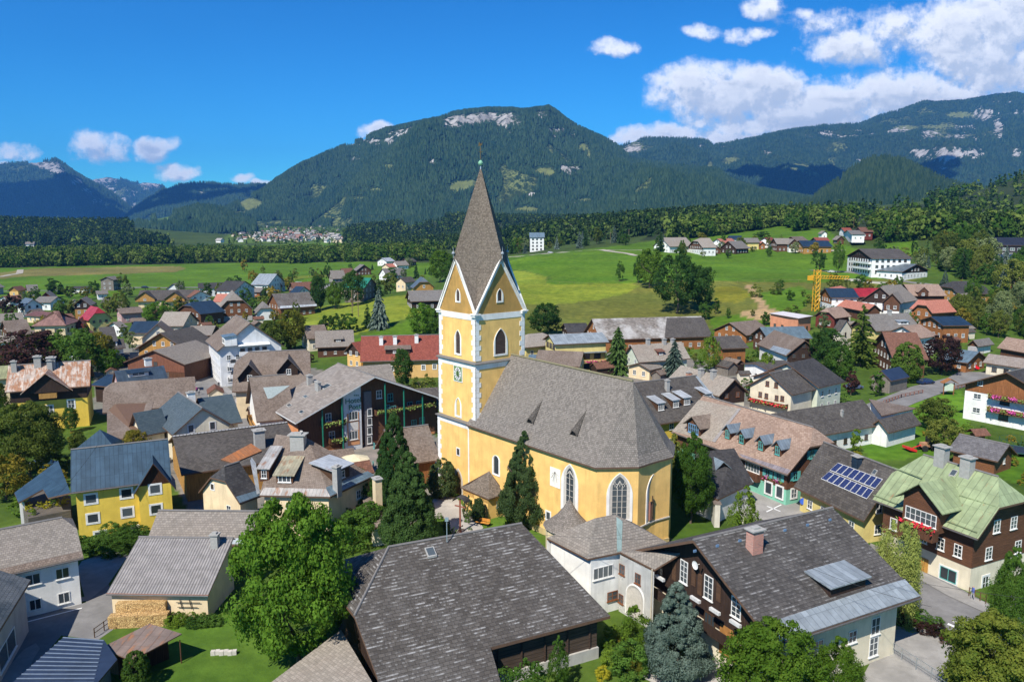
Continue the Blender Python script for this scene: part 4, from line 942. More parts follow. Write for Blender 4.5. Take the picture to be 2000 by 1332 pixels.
# ------------------------------------------------------------------ the church
YEL = plaster((.83, .525, .175)); YEL2 = plaster((.70, .48, .14), 2.2); WST = ashlar((.80, .78, .74)); WPL = plaster((.80, .78, .73)); SILL = plain('sill_stone', (.15, .14, .13), .8)
SHN = shingle((.155, .145, .135), (.28, .262, .245), .26, .25, (.20, .175, .15), .4, .75)
SHT = shingle((.13, .11, .09), (.26, .225, .19), .20, .22, (.16, .14, .12), .3, .7)
STONE = plain('cut_stone', (.50, .46, .40), .9); DWOODM = wood((.12, .07, .04)); COPPER = plain('green_copper', (.20, .42, .28), .5)
def arch_pts(w, h, n=9, pointed=True):
    """outline in (x,z), springing at h-w*.85"""
    r = w/2; sp = h-(w*.9 if pointed else r); pts = [(-r, 0), (r, 0)]
    for i in range(n+1):
        t = i/n
        if pointed: a = t*math.radians(64); R = w*1.0; cx = r-R; x = cx+R*math.cos(a); z = sp+R*math.sin(a)*(w*.9)/(R*math.sin(math.radians(60))); x = max(x, 0); pts.append((x, min(z, h)))
        else: a = t*math.pi/2; pts.append((r*math.cos(a), sp+r*math.sin(a)))
    L = [(-x, z) for x, z in pts[2:]][::-1]
    return pts+L[1:] if abs(pts[-1][0]) < 1e-3 else pts+L
def arch_window(B, P, n, w, h, border=.28, reveal=.0, pointed=True, fill='glass', mull=1, name='window', bmat=None, bars=True, sill=True):
    """P = bottom centre of the opening on the wall"""
    n = unit(n); u = np.cross(Z3, n)*1.0; u = -np.cross(n, Z3)*-1
    inn = arch_pts(w, h, pointed=pointed); rv = arch_pts(w+2*reveal, h+reveal, pointed=pointed) if reveal else inn; out = arch_pts(w+2*(reveal+border), h+reveal+border*1.25, pointed=pointed)
    Q = lambda pts, d, dz=0: [P+u*x+Z3*(z+dz)+n*d for x, z in pts]
    b = MB(); O1 = Q(out, .09, -(border if sill else 0)); I1 = Q(rv, .09); O0 = Q(out, 0, -(border if sill else 0)); I0 = Q(inn, .012)
    b.quadstrip(O1, I1, 0, True); b.quadstrip(O0, O1, 0, True); b.quadstrip(I1, I0, 1 if reveal else 0, True)
    o = B.part(b, name, [bmat or WPL, STONE])
    g = MB(); G = Q(inn, .012); g.poly(G, 0)
    gm = {'glass': glass(), 'louvre': wood((.075, .05, .04), False, .22), 'door': wood((.30, .17, .07)), 'wall': YEL2, 'stone': STONE}[fill]
    B.part(g, 'pane' if fill == 'glass' else ('louvre' if fill == 'louvre' else 'panel'), gm, o)
    if mull and fill == 'glass':
        m = MB(); hh = h-w*.75
        for i in range(1, mull+1): x = -w/2+w*i/(mull+1); m.bar(P+u*x+n*.05, P+u*x+Z3*hh+n*.05, .055, 0, 4)
        k = int(hh/.75)
        for i in range(1, k+1): m.bar(P-u*w/2+Z3*hh*i/(k+.5)+n*.04, P+u*w/2+Z3*hh*i/(k+.5)+n*.04, .022, 0, 4)
        if mull > 0 and pointed:
            for sx in ([0] if mull == 1 else [-w/3, 0, w/3]):
                c = P+u*sx+Z3*(hh+w*.22)+n*.05
                for q in range(4): a = q*math.pi/2; d = u*math.cos(a)*w*.16+Z3*math.sin(a)*w*.16; m.bar(c+d*.3, c+d*1.2, .045, 0, 4)
            for s in (-1, 1): m.bar(P+u*s*w*.5/(mull)+Z3*hh*.98+n*.05, P+Z3*(hh+w*.45)+n*.05, .05, 0, 4)
        B.part(m, 'tracery', STONE, o)
    return o
def make_church():
    E = np.array([.636, -.772, 0]); S = np.array([-.772, -.636, 0]); N_ = -S; Wd = -E
    C = np.array([-5.18, 107.83, 0]); a = 9.1; root = Bld('parish_church', C+Wd*4.5+N_*4.5, 'tall yellow Gothic church with pointed shingle spire and long grey shingle nave', 'church')
    root.far = False; root.roofm = SHN; root.wallm = YEL
    P = lambda e, s, z: C+E*e+S*s+Z3*z          # e east of the tower's south-east corner, s south of it
    def ring(off, z): return [P(off, off, z), P(-a-off, off, z), P(-a-off, -a-off, z), P(off, -a-off, z)]
    # tower body in three stages
    t = MB(); lv = [(-.5, 11.3, .30, 0), (11.3, 20.3, .12, 0), (20.3, 27.3, 0., 0)]
    for z0, z1, o, m in lv:
        lo = ring(o, z0); hi = ring(o, z1); t.quadstrip(lo[::-1], hi[::-1], 0, True)
        # east wall uses rougher plaster
    zc, zp, za = 27.5, 35.1, 48.4
    for i in range(4):
        R0 = ring(0, zc-.2); A = R0[i]; Bq = R0[(i+1) % 4]; M = (A+Bq)/2; M = M+Z3*(zp-zc-.2); t.poly([A, Bq, M])
        t.poly([Bq, A, M])
    tower = root.part(t, 'tower', YEL)
    for z, o, hh in ((11.3, .30, .32), (20.3, .12, .35)):
        b = MB(); lo = ring(o+.02, z-.75); hi = ring(o+.06, z); b.quadstrip(lo[::-1], hi[::-1], 0, True)
        lo = ring(o+.30, z); hi = ring(o+.30, z+.14); b.quadstrip(lo[::-1], hi[::-1], 1, True); tp = ring(0, z+.36); b.quadstrip(hi[::-1], tp[::-1], 1, True); b.poly(ring(o+.30, z)[::-1], 1); root.part(b, 'string_course', [WPL, SILL], tower)
    b = MB(); lo = ring(.05, zc-.9); hi = ring(.05, zc-.05); b.quadstrip(lo[::-1], hi[::-1], 0, True); b.poly(hi, 0); b.poly(lo, 0)
    root.part(b, 'string_course', [WPL, SILL], tower)
    q = MB()     # corner stones
    for ci, (de, ds) in enumerate(((0, 0), (-a, 0), (-a, -a), (0, -a))):
        se = 1 if de == 0 else -1; ss = 1 if ds == 0 else -1
        z = .2; k = 0
        while z < zc-1.1:
            o = .30 if z < 10.9 else (.12 if z < 20 else 0)
            if 10.3 < z < 11.7 or 19.4 < z < 20.7: z += .3; continue
            hh = .74; l1, l2 = (.95, .62) if k % 2 == 0 else (.62, .95); g = .05+o
            for (le, ls) in ((l1, .09), (.09, l2)):
                e0, e1 = de+se*g, de+se*(g-le if le > .1 else g-.12); s0, s1 = ds+ss*g, ds+ss*(g-ls if ls > .1 else g-.12)
                if le > .1: e1 = de+se*(o-le)
                if ls > .1: s1 = ds+ss*(o-ls)
                pts = [P(e0, s0, z), P(e1, s0, z), P(e1, s1, z), P(e0, s1, z)]
                if np.cross(pts[1]-pts[0], pts[2]-pts[0])[2] < 0: pts = pts[::-1]
                if ls < .1 or le < .1: q.prism(pts, [p+Z3*(hh-.025) for p in pts])
            z += hh; k += 1
    root.part(q, 'corner_stones', WST, tower)
    # gable cornices + corner capitals
    for i in range(4):
        g = MB(); R0 = ring(.0, zc); A = R0[i]; Bq = R0[(i+1) % 4]; M = (A+Bq)/2+Z3*(zp-zc); out = unit(np.cross(Z3, Bq-A)); out = out if out @ ((A+Bq)/2-(root.root_loc if hasattr(root, 'root_loc') else P(-a/2, -a/2, zc))) > 0 else -out
        for X in (A, Bq):
            d = unit(M-X); nrm = unit(np.cross(out, d)); nrm = nrm if nrm[2] > 0 else -nrm
            for o1, w1, up in ((.30, .16, .24), (.16, .24, .02)):
                p = [X-d*.35+out*0+nrm*up, X-d*.35+out*o1+nrm*up, M+out*o1+nrm*up, M+nrm*up]; low = [x-nrm*w1 for x in p]
                g.quadstrip(low, p, 0, True); g.poly(p); g.poly(low[::-1])
        for (z, o, hh, mm) in ((-.12, .42, .2, 0), (-.42, .30, .3, 0)):
            c = A; ce = 1 if i in (0, 3) else -1; cs = 1 if i in (0, 1) else -1
            g.obox(c+E*ce*(o/2-.35)+S*cs*(o/2-.35)+Z3*z, E, N_, .7+o, .7+o, hh, 0)
        root.part(g, 'gable_cornice', WPL, tower)
    # spire: four big faces from the tip to the valleys between the gables
    sp = MB(); T = P(-a/2, -a/2, za); Rr = ring(.12, zc+.1); K = []
    pk = [ (Rr[i]+Rr[(i+1) % 4])/2+Z3*(zp-zc+.25) for i in range(4)]; pk = [p+unit((p-T)*np.array([1, 1, 0]))*.35 for p in pk]
    for i in range(4):
        c = Rr[i]; k = T*.0+c*.66+P(-a/2, -a/2, 0)*.34; k[2] = 30.6; p1 = pk[i-1]; p2 = pk[i]
        if i in (0, 3): pass
        mid = (T+k)/2
        sp.poly([T, p1, k]) ; sp.poly([T, k, p2]); sp.poly([p1, c, k]); sp.poly([p2, k, c])
    # flip to outward
    s_ = MB()
    for f in sp.f:
        p = [np.array(sp.v[i]) for i in f]; n = np.cross(p[1]-p[0], p[2]-p[0]); cen = sum(p)/3-P(-a/2, -a/2, 32)
        if n @ cen < 0: p = p[::-1]
        s_.poly(p)
    spire = root.part(s_, 'spire', SHT)
    f = MB(); f.bar(T-Z3*1.1, T+Z3*.15, .16, 1, 8, r2=.07); 
    for dz, r_, r2 in ((.1, .1, .3), (.27, .3, .37), (.5, .37, .3), (.7, .3, .08)): f.bar(T+Z3*dz, T+Z3*(dz+.22), r_, 0, 12, r2=r2)
    root.part(f, 'spire_ball', [COPPER, plain('zinc', (.45, .46, .47), .4, .5)], spire)
    f = MB(); f.bar(T+Z3*1.0, T+Z3*3.0, .05, 0, 5); f.bar(T+Z3*2.1-E*.42, T+Z3*2.1+E*.42, .04, 0, 4); f.bar(T+Z3*2.45-E*.25, T+Z3*2.45+E*.25, .04, 0, 4)
    f.poly([T+Z3*2.9-E*.5, T+Z3*2.95-E*.1, T+Z3*3.0+E*.35, T+Z3*3.45+E*.5, T+Z3*3.15+E*.1, T+Z3*3.5-E*.25, T+Z3*3.3-E*.4]); f.poly([T+Z3*2.9-E*.5+S*.04, T+Z3*3.3-E*.4+S*.04, T+Z3*3.5-E*.25+S*.04, T+Z3*3.15+E*.1+S*.04, T+Z3*3.45+E*.5+S*.04, T+Z3*3.0+E*.35+S*.04])
    root.part(f, 'weathercock', plain('weathercock_metal', (.20, .13, .06), .5, .6), spire)
    for i in range(4):
        f = MB(); p = pk[i]; f.bar(p-Z3*.2, p+Z3*.5, .05, 0, 6); 
        for dz, r_, r2 in ((.35, .06, .24), (.5, .24, .22), (.66, .22, .05)): f.bar(p+Z3*dz, p+Z3*(dz+.17), r_, 0, 10, r2=r2)
        f.bar(p+Z3*.8, p+Z3*1.5, .05, 0, 5, r2=.01); root.part(f, 'gable_finial', plain('zinc', (.45, .46, .47), .4, .5), spire)
    # tower openings
    sf = lambda px, py, o=.0: onp(px, py, (S, S @ (C+S*o))); ef = lambda px, py, o=0.: onp(px, py, (E, E @ (C+E*o)))
    arch_window(root, sf(895, 588), S, .62, 1.65, .22, .1, True, 'louvre'); arch_window(root, ef(976, 588), E, .62, 1.65, .22, .1, True, 'louvre')
    arch_window(root, sf(895, 690), S, .95, 3.3, .26, .12, True, 'louvre'); arch_window(root, ef(977.5, 691), E, 1.85, 3.6, .26, .1, True, 'louvre')
    arch_window(root, sf(895.5, 811, .12), S, .8, 2.5, .3, .15, True, 'wall'); 
    P0 = sf(895.3, 888, .3); add_window(root.root, P0, S, .62, .95, 'dark', (1, 1), True, False)
    arch_window(root, sf(895.5, 963, .3), S, 1.5, 3.4, .15, .3, True, 'door', name='door', sill=False, bmat=STONE)
    # clock
    cc = sf(895, 729.5, .12); u = -np.cross(S, Z3)*-1; u = np.cross(Z3, S); ck = MB()
    ck.obox(cc-Z3*1.22+S*.02, u, S, 2.2, .10, 2.44, 1); ck.obox(cc-Z3*1.08+S*.03, u, S, 1.92, .12, 2.16, 0)
    cl = root.part(ck, 'clock_face', [plain('clock_green', (.13, .22, .07), .7), WHITE], tower)
    def disc(r, d, m, mb, nn=36, r0=0):
        pts = [cc+u*math.cos(i*6.2832/nn)*r*.93+Z3*math.sin(i*6.2832/nn)*r*1.05+S*d for i in range(nn)]; mb.poly(pts, m)
    fm = MB(); disc(.92, .115, 0, fm); 
    fm2 = [tuple(v) for v in fm.v]
    disc(.44, .125, 1, fm)
    for h_ in range(12):
        an = h_*math.pi/6; d = u*math.sin(an)*.93+Z3*math.cos(an)*1.05; fm.bar(cc+d*.5+S*.13, cc+d*.86+S*.13, .045, 2, 4)
    for f_ in range(len(fm.f)):
        pass
    fo = MB()
    for f_, m_ in zip(fm.f, fm.m):
        p = [np.array(fm.v[i]) for i in f_]
        if len(p) > 10 and np.cross(p[1]-p[0], p[2]-p[0]) @ S < 0: p = p[::-1]
        fo.poly(p, m_)
    root.part(fo, 'clock_dial', [WHITE, plain('clock_green', (.13, .22, .07), .7), plain('black_paint', (.02, .02, .02), .5)], cl)
    hd = MB(); hd.bar(cc+S*.16, cc+S*.16+Z3*.86+u*.05, .05, 0, 4); hd.bar(cc+S*.16, cc+S*.16-Z3*.5+u*.32, .07, 0, 4); root.part(hd, 'clock_hand', plain('black_paint', (.02, .02, .02), .5), cl)
    # ---------------- nave
    so_ = .55                                # nave south wall proud of the tower
    ze = 11.5; e0 = -1.25; R0 = P(e0, so_+.35, ze)
    d = ray(972, 690); sol = np.linalg.solve(np.array([N_, Z3, -d]).T, CAM-R0); w, h = sol[0], sol[1]
    print('nave half width', w, 'rise', h)
    w = float(np.clip(w, 7.5, 10.5)); axis = so_+.35-w; hz = zat(*(P(e0, axis, 0)[:2]), 690)-ze
    def onaxis(px): 
        lo, hi = 0, 60
        for _ in range(50):
            m = (lo+hi)/2
            if project(P(m, axis, ze+hz))[0] < px: lo = m
            else: hi = m
        return lo
    eR = onaxis(1236); k1 = pz(1169.5, 911, ze); k2 = pz(1248, 911.5, ze); k3 = pz(1297.5, 896, ze)
    def es(p): q = p-C; return q @ E, q @ S
    (a1, b1), (a2, b2), (a3, b3) = es(k1), es(k2), es(k3)
    b1 = so_+.35; a1 = a1; print('apse', a1, b1, a2, b2, a3, b3, 'axis', axis, 'ridge end', eR, 'ridge z', ze+hz)
    mir = lambda b: 2*axis-b
    pl = [(a1, b1), (a2, b2), (a3, b3)]
    if b3 < axis: b3 = axis+.6
    pl = [(a1, b1), (a2, b2), (a3, b3), (a3, mir(b3)), (a2, mir(b2)), (a1, mir(b1))]
    flare = 1.0; rf = MB(); RW = P(e0, axis, ze+hz); RE = P(eR, axis, ze+hz-.3); L0 = P(e0, so_+.35, ze); L1 = P(a1, b1, ze)
    # slightly bell-cast slope: a break 14% up the roof
    def brk(Pe, Pr): q = Pe+(Pr-Pe)*.16; q = q-Z3*.45; return q
    def slope(pe0, pe1, pr0, pr1):
        m0, m1 = brk(pe0, pr0), brk(pe1, pr1)
        rf.slab([pe0, pe1, m1, m0], .22, 0, 1)
        if np.linalg.norm(pr0-pr1) < .01: rf.slab([m0, m1, pr0], .22, 0, 1)
        else: rf.slab([m0, m1, pr1, pr0], .22, 0, 1)
    slope(L0, L1, RW, RE); NW = P(e0, mir(b1), ze); N1 = P(a1, mir(b1), ze); slope(N1, NW, RE, RW)
    v = [P(x, y, ze) for x, y in pl]
    for i in range(5): slope(v[i], v[i+1], RE, RE)
    nr = root.part(rf, 'nave_roof', [SHN, plain('eaves_board', (.12, .07, .045), .7)]); root.planes['nave'] = plane3(brk(L0, RW), brk(L1, RE), RE)
    rc = MB(); rc.bar(RW+Z3*.03, RE+Z3*.03, .16, 0, 6); root.part(rc, 'ridge_cap', plain('mossy_ridge', (.19, .17, .10), .9), nr)
    for px, py in ((1036, 826), (1121, 850)):
        p = onp(px, py, root.planes['nave']); n = root.planes['nave'][0]; f = unit([n[0], n[1], 0]); sl = math.hypot(n[0], n[1])/n[2]; uu = np.cross(Z3, f); q = MB(); D = .9
        A = [p+f*.25+uu*x+Z3*z for x, z in ((-.75, 0), (-.45, .42), (0, .6), (.45, .42), (.75, 0))]; back = p-f*2.3+Z3*(2.3*sl)
        for i in range(4): q.poly([A[i], A[i+1], back]); q.poly([A[i+1], A[i], back])
        o = root.part(q, 'roof_vent', SHN); q = MB(); q.poly([x-f*.2 for x in A]); q.poly([x-f*.2 for x in A][::-1]); root.part(q, 'vent_opening', plain('black_paint', (.02, .02, .02), .5), o)
    # walls
    iw = .42; wl = MB(); ax_c = P((e0+a1)/2, axis, 0)
    W_ = [P(e0+.1, b1-iw, 0), P(a1-.1, b1-iw, 0), P(a2-.25, b2-iw*.6, 0), P(a3-iw, b3-.1, 0), P(a3-iw, mir(b3)+.1, 0), P(a2-.25, mir(b2)+iw*.6, 0), P(a1-.1, mir(b1)+iw, 0), P(e0+.1, mir(b1)+iw, 0)]
    Wt = [p+Z3*(ze+.12) for p in W_]; Wl = [p-Z3*.5 for p in W_]
    for i in range(8):
        j = (i+1) % 8; A, B_, a_, b_ = Wt[i], Wt[j], Wl[i], Wl[j]; wl.poly([a_, b_, B_, A] if np.cross(b_-a_, Z3) @ ((A+B_)/2-P(a1/2, axis, 0)) > 0 else [b_, a_, A, B_])
    top = P(e0+.1, axis, ze+hz-.4); wl.poly([Wt[0], top, Wt[7]]); wl.poly([Wt[7], top, Wt[0]])
    wall = root.part(wl, 'nave_wall', YEL)
    # plinth
    pb = MB(); cen = P(a1/2, axis, 0)
    for i in range(0, 5):
        A, B_ = W_[i], W_[i+1]; n = np.cross(B_-A, Z3); n = unit(n); n = n if n @ ((A+B_)/2-cen) > 0 else -n
        pb.slab([A+n*.02, B_+n*.02, B_+n*.16, A+n*.16], -.9, 0, 0)
        if i > 0: pb.slab([A+n*.02+Z3*3.6, B_+n*.02+Z3*3.6, B_+n*.14+Z3*3.6, A+n*.14+Z3*3.6], -.16, 1, 1)
    root.part(pb, 'plinth', [plaster((.55, .42, .2)), STONE], wall)
    q = MB(); q.bar(P(e0+.1, b1-iw+.06, 0), P(e0+.1, b1-iw+.06, ze), .13, 0, 4); root.part(q, 'corner_strip', WPL, wall)
    nS = S; pS = (S, S @ W_[0])
    arch_window(root, onp(969.5, 925, pS), S, 1.0, 2.5, .26, .1, False, 'glass', 0)
    arch_window(root, onp(1112.5, 992, pS), S, 1.25, 5.2, .5, .42, True, 'glass', 1)
    def fpl(i): n = unit(np.cross(W_[i+1]-W_[i], Z3)); n = n if n @ (W_[i]-cen) > 0 else -n; return (n, n @ W_[i])
    p1 = fpl(1); p2 = fpl(2)
    arch_window(root, onp(1209, 1013, p1), p1[0], 1.75, 5.3, .34, .38, True, 'glass', 2)
    arch_window(root, onp(1272.5, 1016, p2), p2[0], 1.35, 5.5, .28, .4, True, 'wall', 0)
    # dark carved figure niche at the foot of the blind window
    q = MB(); c = onp(1270, 1014, p2)+p2[0]*.12; uu = np.cross(Z3, p2[0]); q.obox(c, uu, p2[0], .8, .2, 2.3, 0); q.bar(c+Z3*.4+p2[0]*.15, c+Z3*3.1+p2[0]*.15, .09, 1, 5); q.bar(c+Z3*2.4-uu*.45+p2[0]*.15, c+Z3*2.4+uu*.45+p2[0]*.15, .07, 1, 5)
    root.part(q, 'memorial_cross', [plain('red_marble', (.30, .14, .10), .5), plain('dark_bronze', (.08, .055, .03), .5)], wall)
    # sundial
    c = onp(1084.5, 934, pS); uu = np.cross(Z3, S); q = MB(); q.obox(c-Z3*1.15+S*.02, uu, S, 1.9, .05, 2.5, 0); sd_ = root.part(q, 'sundial', plain('sundial_white', (.82, .79, .70), .9), wall)
    q = MB(); g0 = c+Z3*.9+S*.06
    for k in range(9): an = math.radians(-70+k*17.5); q.bar(g0, g0+uu*math.sin(an)*(1.6 if abs(an) < .5 else .85)*.9-Z3*math.cos(an)*1.7*(.75+.25*math.cos(an)), .014, 0, 4)
    q.bar(g0, g0+S*.7-Z3*.7, .02, 0, 4); root.part(q, 'sundial_lines', plain('dial_paint', (.25, .20, .16), .8), sd_)
    # small opening low on the wall and metal flue box
    P0 = onp(1071, 1015, pS); add_window(root.root, P0, S, .8, 1.1, 'white', (1, 1), True, False)
    fb = MB(); c = pz(1235, 1044, 1.0); n = p1[0]; uu = np.cross(Z3, n); fb.obox(c, uu, n, 1.35, 1.1, 5.2, 0); fo_ = root.part(fb, 'chimney_shaft', plain('slate_grey_sheet', (.14, .15, .16), .6)); fb = MB(); fb.obox(c+Z3*5.2, uu, n, 1.55, 1.3, .14, 0)
    A = [c+Z3*5.34+uu*x+n*y for x, y in ((-.8, -.65), (.8, -.65), (.8, .65), (-.8, .65))]; t_ = c+Z3*5.8
    for i in range(4): fb.poly([A[i], A[(i+1) % 4], t_])
    root.part(fb, 'shaft_cap', plain('rusty_cap', (.30, .11, .06), .7), fo_)
    # porch
    pr = MB(); L = [pz(899, 951, 3.3), pz(954.5, 974.5, 3.1), pz(987.5, 963, 3.3)]; tp = onp(959, 919, pS)+S*.3; bk = L[0]+L[2]-L[1]; bk2 = onp(930, 940, pS)
    for A, B_ in ((L[0], L[1]), (L[1], L[2])): m0 = A*.7+tp*.3-Z3*.28; m1 = B_*.7+tp*.3-Z3*.28; pr.slab([A, B_, m1, m0], .14, 0, 1); pr.slab([m0, m1, tp], .14, 0, 1)
    pr.slab([bk, L[0], tp], .14, 0, 1); pr.slab([L[2], bk, tp], .14, 0, 1)
    po = root.part(pr, 'porch_roof', [SHT, plain('eaves_board', (.12, .07, .045), .7)])
    cpt = (L[0]+L[2])/2; cpt[2] = 0; ins = lambda p: np.array([p[0], p[1], 0])*.87+cpt*.13; q = MB()
    A, B_, D_ = ins(L[0]), ins(L[1]), ins(L[2]); q.poly([B_-Z3, D_-Z3, D_+Z3*3.1, B_+Z3*3.1]); q.poly([A-Z3, A+(B_-A)*.45-Z3, A+(B_-A)*.45+Z3*3.1, A+Z3*3.1]); q.poly([A+(B_-A)*.75-Z3, B_-Z3, B_+Z3*3.1, A+(B_-A)*.75+Z3*3.1]); q.poly([A+Z3*2.3, B_+Z3*2.3, B_+Z3*3.1, A+Z3*3.1])
    q.poly([D_-Z3, D_+S*-2-Z3, D_-S*2+Z3*3.1, D_+Z3*3.1]); root.part(q, 'porch_wall', YEL, po)
    n = unit(np.cross(D_-B_, Z3)); n = n if n @ (B_-cen) > 0 else -n; add_window(root.root, onp(974, 990, (n, n @ B_)), n, .5, .8, 'white', (1, 1), True, False)
    # rounded side chapel with a bell-shaped shingle roof
    ch = MB(); base = pz(1120, 1062, 0); top = pz(1122.5, 978, 6.6); c0 = np.array([top[0], top[1], 0])-E*.3+S*.6; nn = 16; rads = ((2.9, 3.3), (2.2, 3.9), (1.4, 4.7), (.7, 5.7), (.0, 7.0)); prev = None
    for rr, zz in rads:
        cur = [c0+E*math.cos(i*6.2832/nn)*rr*1.25+S*math.sin(i*6.2832/nn)*rr+Z3*zz for i in range(nn)]
        if prev is not None: ch.quadstrip(prev, cur, 0, True)
        prev = cur
    cs = MB()
    for f_ in ch.f:
        p = [np.array(ch.v[i]) for i in f_]; n_ = np.cross(p[1]-p[0], p[2]-p[0]); p = p[::-1] if n_[2] < 0 else p; cs.poly(p)
    co = root.part(cs, 'chapel_roof', SHN); q = MB(); lo = [c0+E*math.cos(i*6.2832/nn)*3.2-S*-math.sin(i*6.2832/nn)*2.6-Z3*.5 for i in range(nn)]; q.quadstrip(lo[::-1], [p+Z3*3.9 for p in lo][::-1], 0, True); root.part(q, 'chapel_wall', plaster((.68, .56, .36)), co)
    return root
make_church()
# ------------------------------------------------------------------ materials of the village
S_OLD = shingle((.062, .057, .053), (.105, .098, .092), .55, .34, (.15, .14, .13), .25, .7, .62)       # old barn slates with pale upper edges
S_GREY = shingle((.20, .187, .17), (.31, .29, .265), .34, .30, (.24, .20, .17), .35, .5)
S_PALE = shingle((.27, .25, .22), (.40, .37, .33), .32, .30, (.26, .20, .16), .35, .5)
S_BROWN = shingle((.145, .115, .095), (.25, .205, .175), .28, .28, (.30, .25, .21), .35, .55)
S_PINK = shingle((.27, .19, .15), (.42, .32, .265), .38, .26, (.20, .14, .11), .45, .35)
S_DARK = shingle((.060, .056, .054), (.115, .108, .102), .40, .34, (.16, .15, .14), .2, .5)
S_CHAL = shingle((.050, .048, .048), (.095, .092, .090), .45, .36, (.14, .13, .125), .3, .6, .45)
S_BLACK = shingle((.035, .035, .038), (.07, .07, .074), .42, .36, (.10, .10, .10), .2, .4)
S_RED = shingle((.20, .055, .040), (.33, .10, .072), .32, .36, (.16, .05, .04), .2, .5)
S_SALM = shingle((.40, .15, .11), (.55, .24, .18), .35, .36, (.30, .12, .09), .2, .4)
S_RBR = shingle((.14, .07, .05), (.24, .12, .085), .35, .36, (.18, .10, .07), .2, .5)
M_BLUE = seam((.045, .085, .125), .55); M_DBLUE = seam((.025, .05, .085), .6); M_LBLUE = seam((.16, .23, .28), .6); M_NAVY = seam((.035, .052, .09), 50., 0., 50., .4, .3)
M_ZINC = seam((.34, .38, .40), .7); M_LIGHT = seam((.52, .55, .57), .6, .15); M_RUST = seam((.50, .42, .36), .9, .75, 1.6, .7, .1); M_RBROWN = seam((.20, .15, .125), .9, .45, 1.4, .7, .1); M_GREEN = seam((.31, .37, .20), .85, .06, 2.2, .55, .15)
M_BRN = seam((.24, .13, .105), .5, 0., 9., .6, .1); M_CRIM = seam((.36, .025, .035), .5, 0., 9., .45, .1); M_TURQ = seam((.03, .24, .16), .5); M_OLIVE = seam((.36, .36, .18), .9); M_VRUST = seam((.45, .16, .05), .7, .9, 3., .7, .1)
P_WHITE = plaster((.80, .79, .75)); P_CREAM = plaster((.72, .57, .36)); P_CREAM2 = plaster((.70, .63, .48)); P_YEL = plaster((.70, .50, .08)); P_YEL2 = plaster((.64, .52, .20)); P_PINK = plaster((.48, .30, .29)); P_GREY = plaster((.42, .40, .38))
P_LGREY = plaster((.66, .67, .67)); P_MINT = plaster((.22, .52, .38)); P_ORNG = plaster((.62, .27, .12)); P_PALEG = plaster((.56, .60, .48)); P_BRICKO = plaster((.70, .30, .17)); P_OCH = plaster((.66, .42, .16))
W_DARK = wood((.050, .030, .022)); W_DARKH = wood((.060, .038, .028), False, .2); W_LOG = wood((.085, .060, .045), False, .34); W_BRN = wood((.125, .058, .032)); W_BRNH = wood((.135, .062, .034), False, .17); W_ORNG = wood((.33, .135, .045)); W_OCH = wood((.45, .24, .07)); W_RED = wood((.15, .035, .025)); W_GREYW = wood((.22, .19, .16))
def quad_part(B, pts, mat, name, th=.05):
    b = MB(); b.slab(pts, th, 0, 0); return B.part(b, name, mat)
def text_mesh(s, size):
    cu = bpy.data.curves.new('lettering', 'FONT'); cu.body = s; cu.size = size; cu.extrude = .03; cu.align_x = 'CENTER'; o = bpy.data.objects.new('lettering', cu); COL.objects.link(o)
    dg = bpy.context.evaluated_depsgraph_get(); me = bpy.data.meshes.new_from_object(o.evaluated_get(dg)); bpy.data.objects.remove(o); me.name = 'lettering'; return me
def put_text(B, s, size, P, n, mat, shear=0.0):
    me = text_mesh(s, size); me.materials.clear(); me.materials.append(mat); n = unit(n); xd = -np.cross(n, Z3); 
    o = obj('lettering', me, B.root, np.asarray(P)-np.array(B.root.location)); X = Vector(xd); Zl = Vector(n); Y = Zl.cross(X)
    o.matrix_local = Matrix.Translation(o.location) @ Matrix((( X.x, Y.x, Zl.x, 0), (X.y, Y.y, Zl.y, 0), (X.z, Y.z, Zl.z, 0), (0, 0, 0, 1))); return o
def rep(k, H): DIM[k] = H.dims; return H
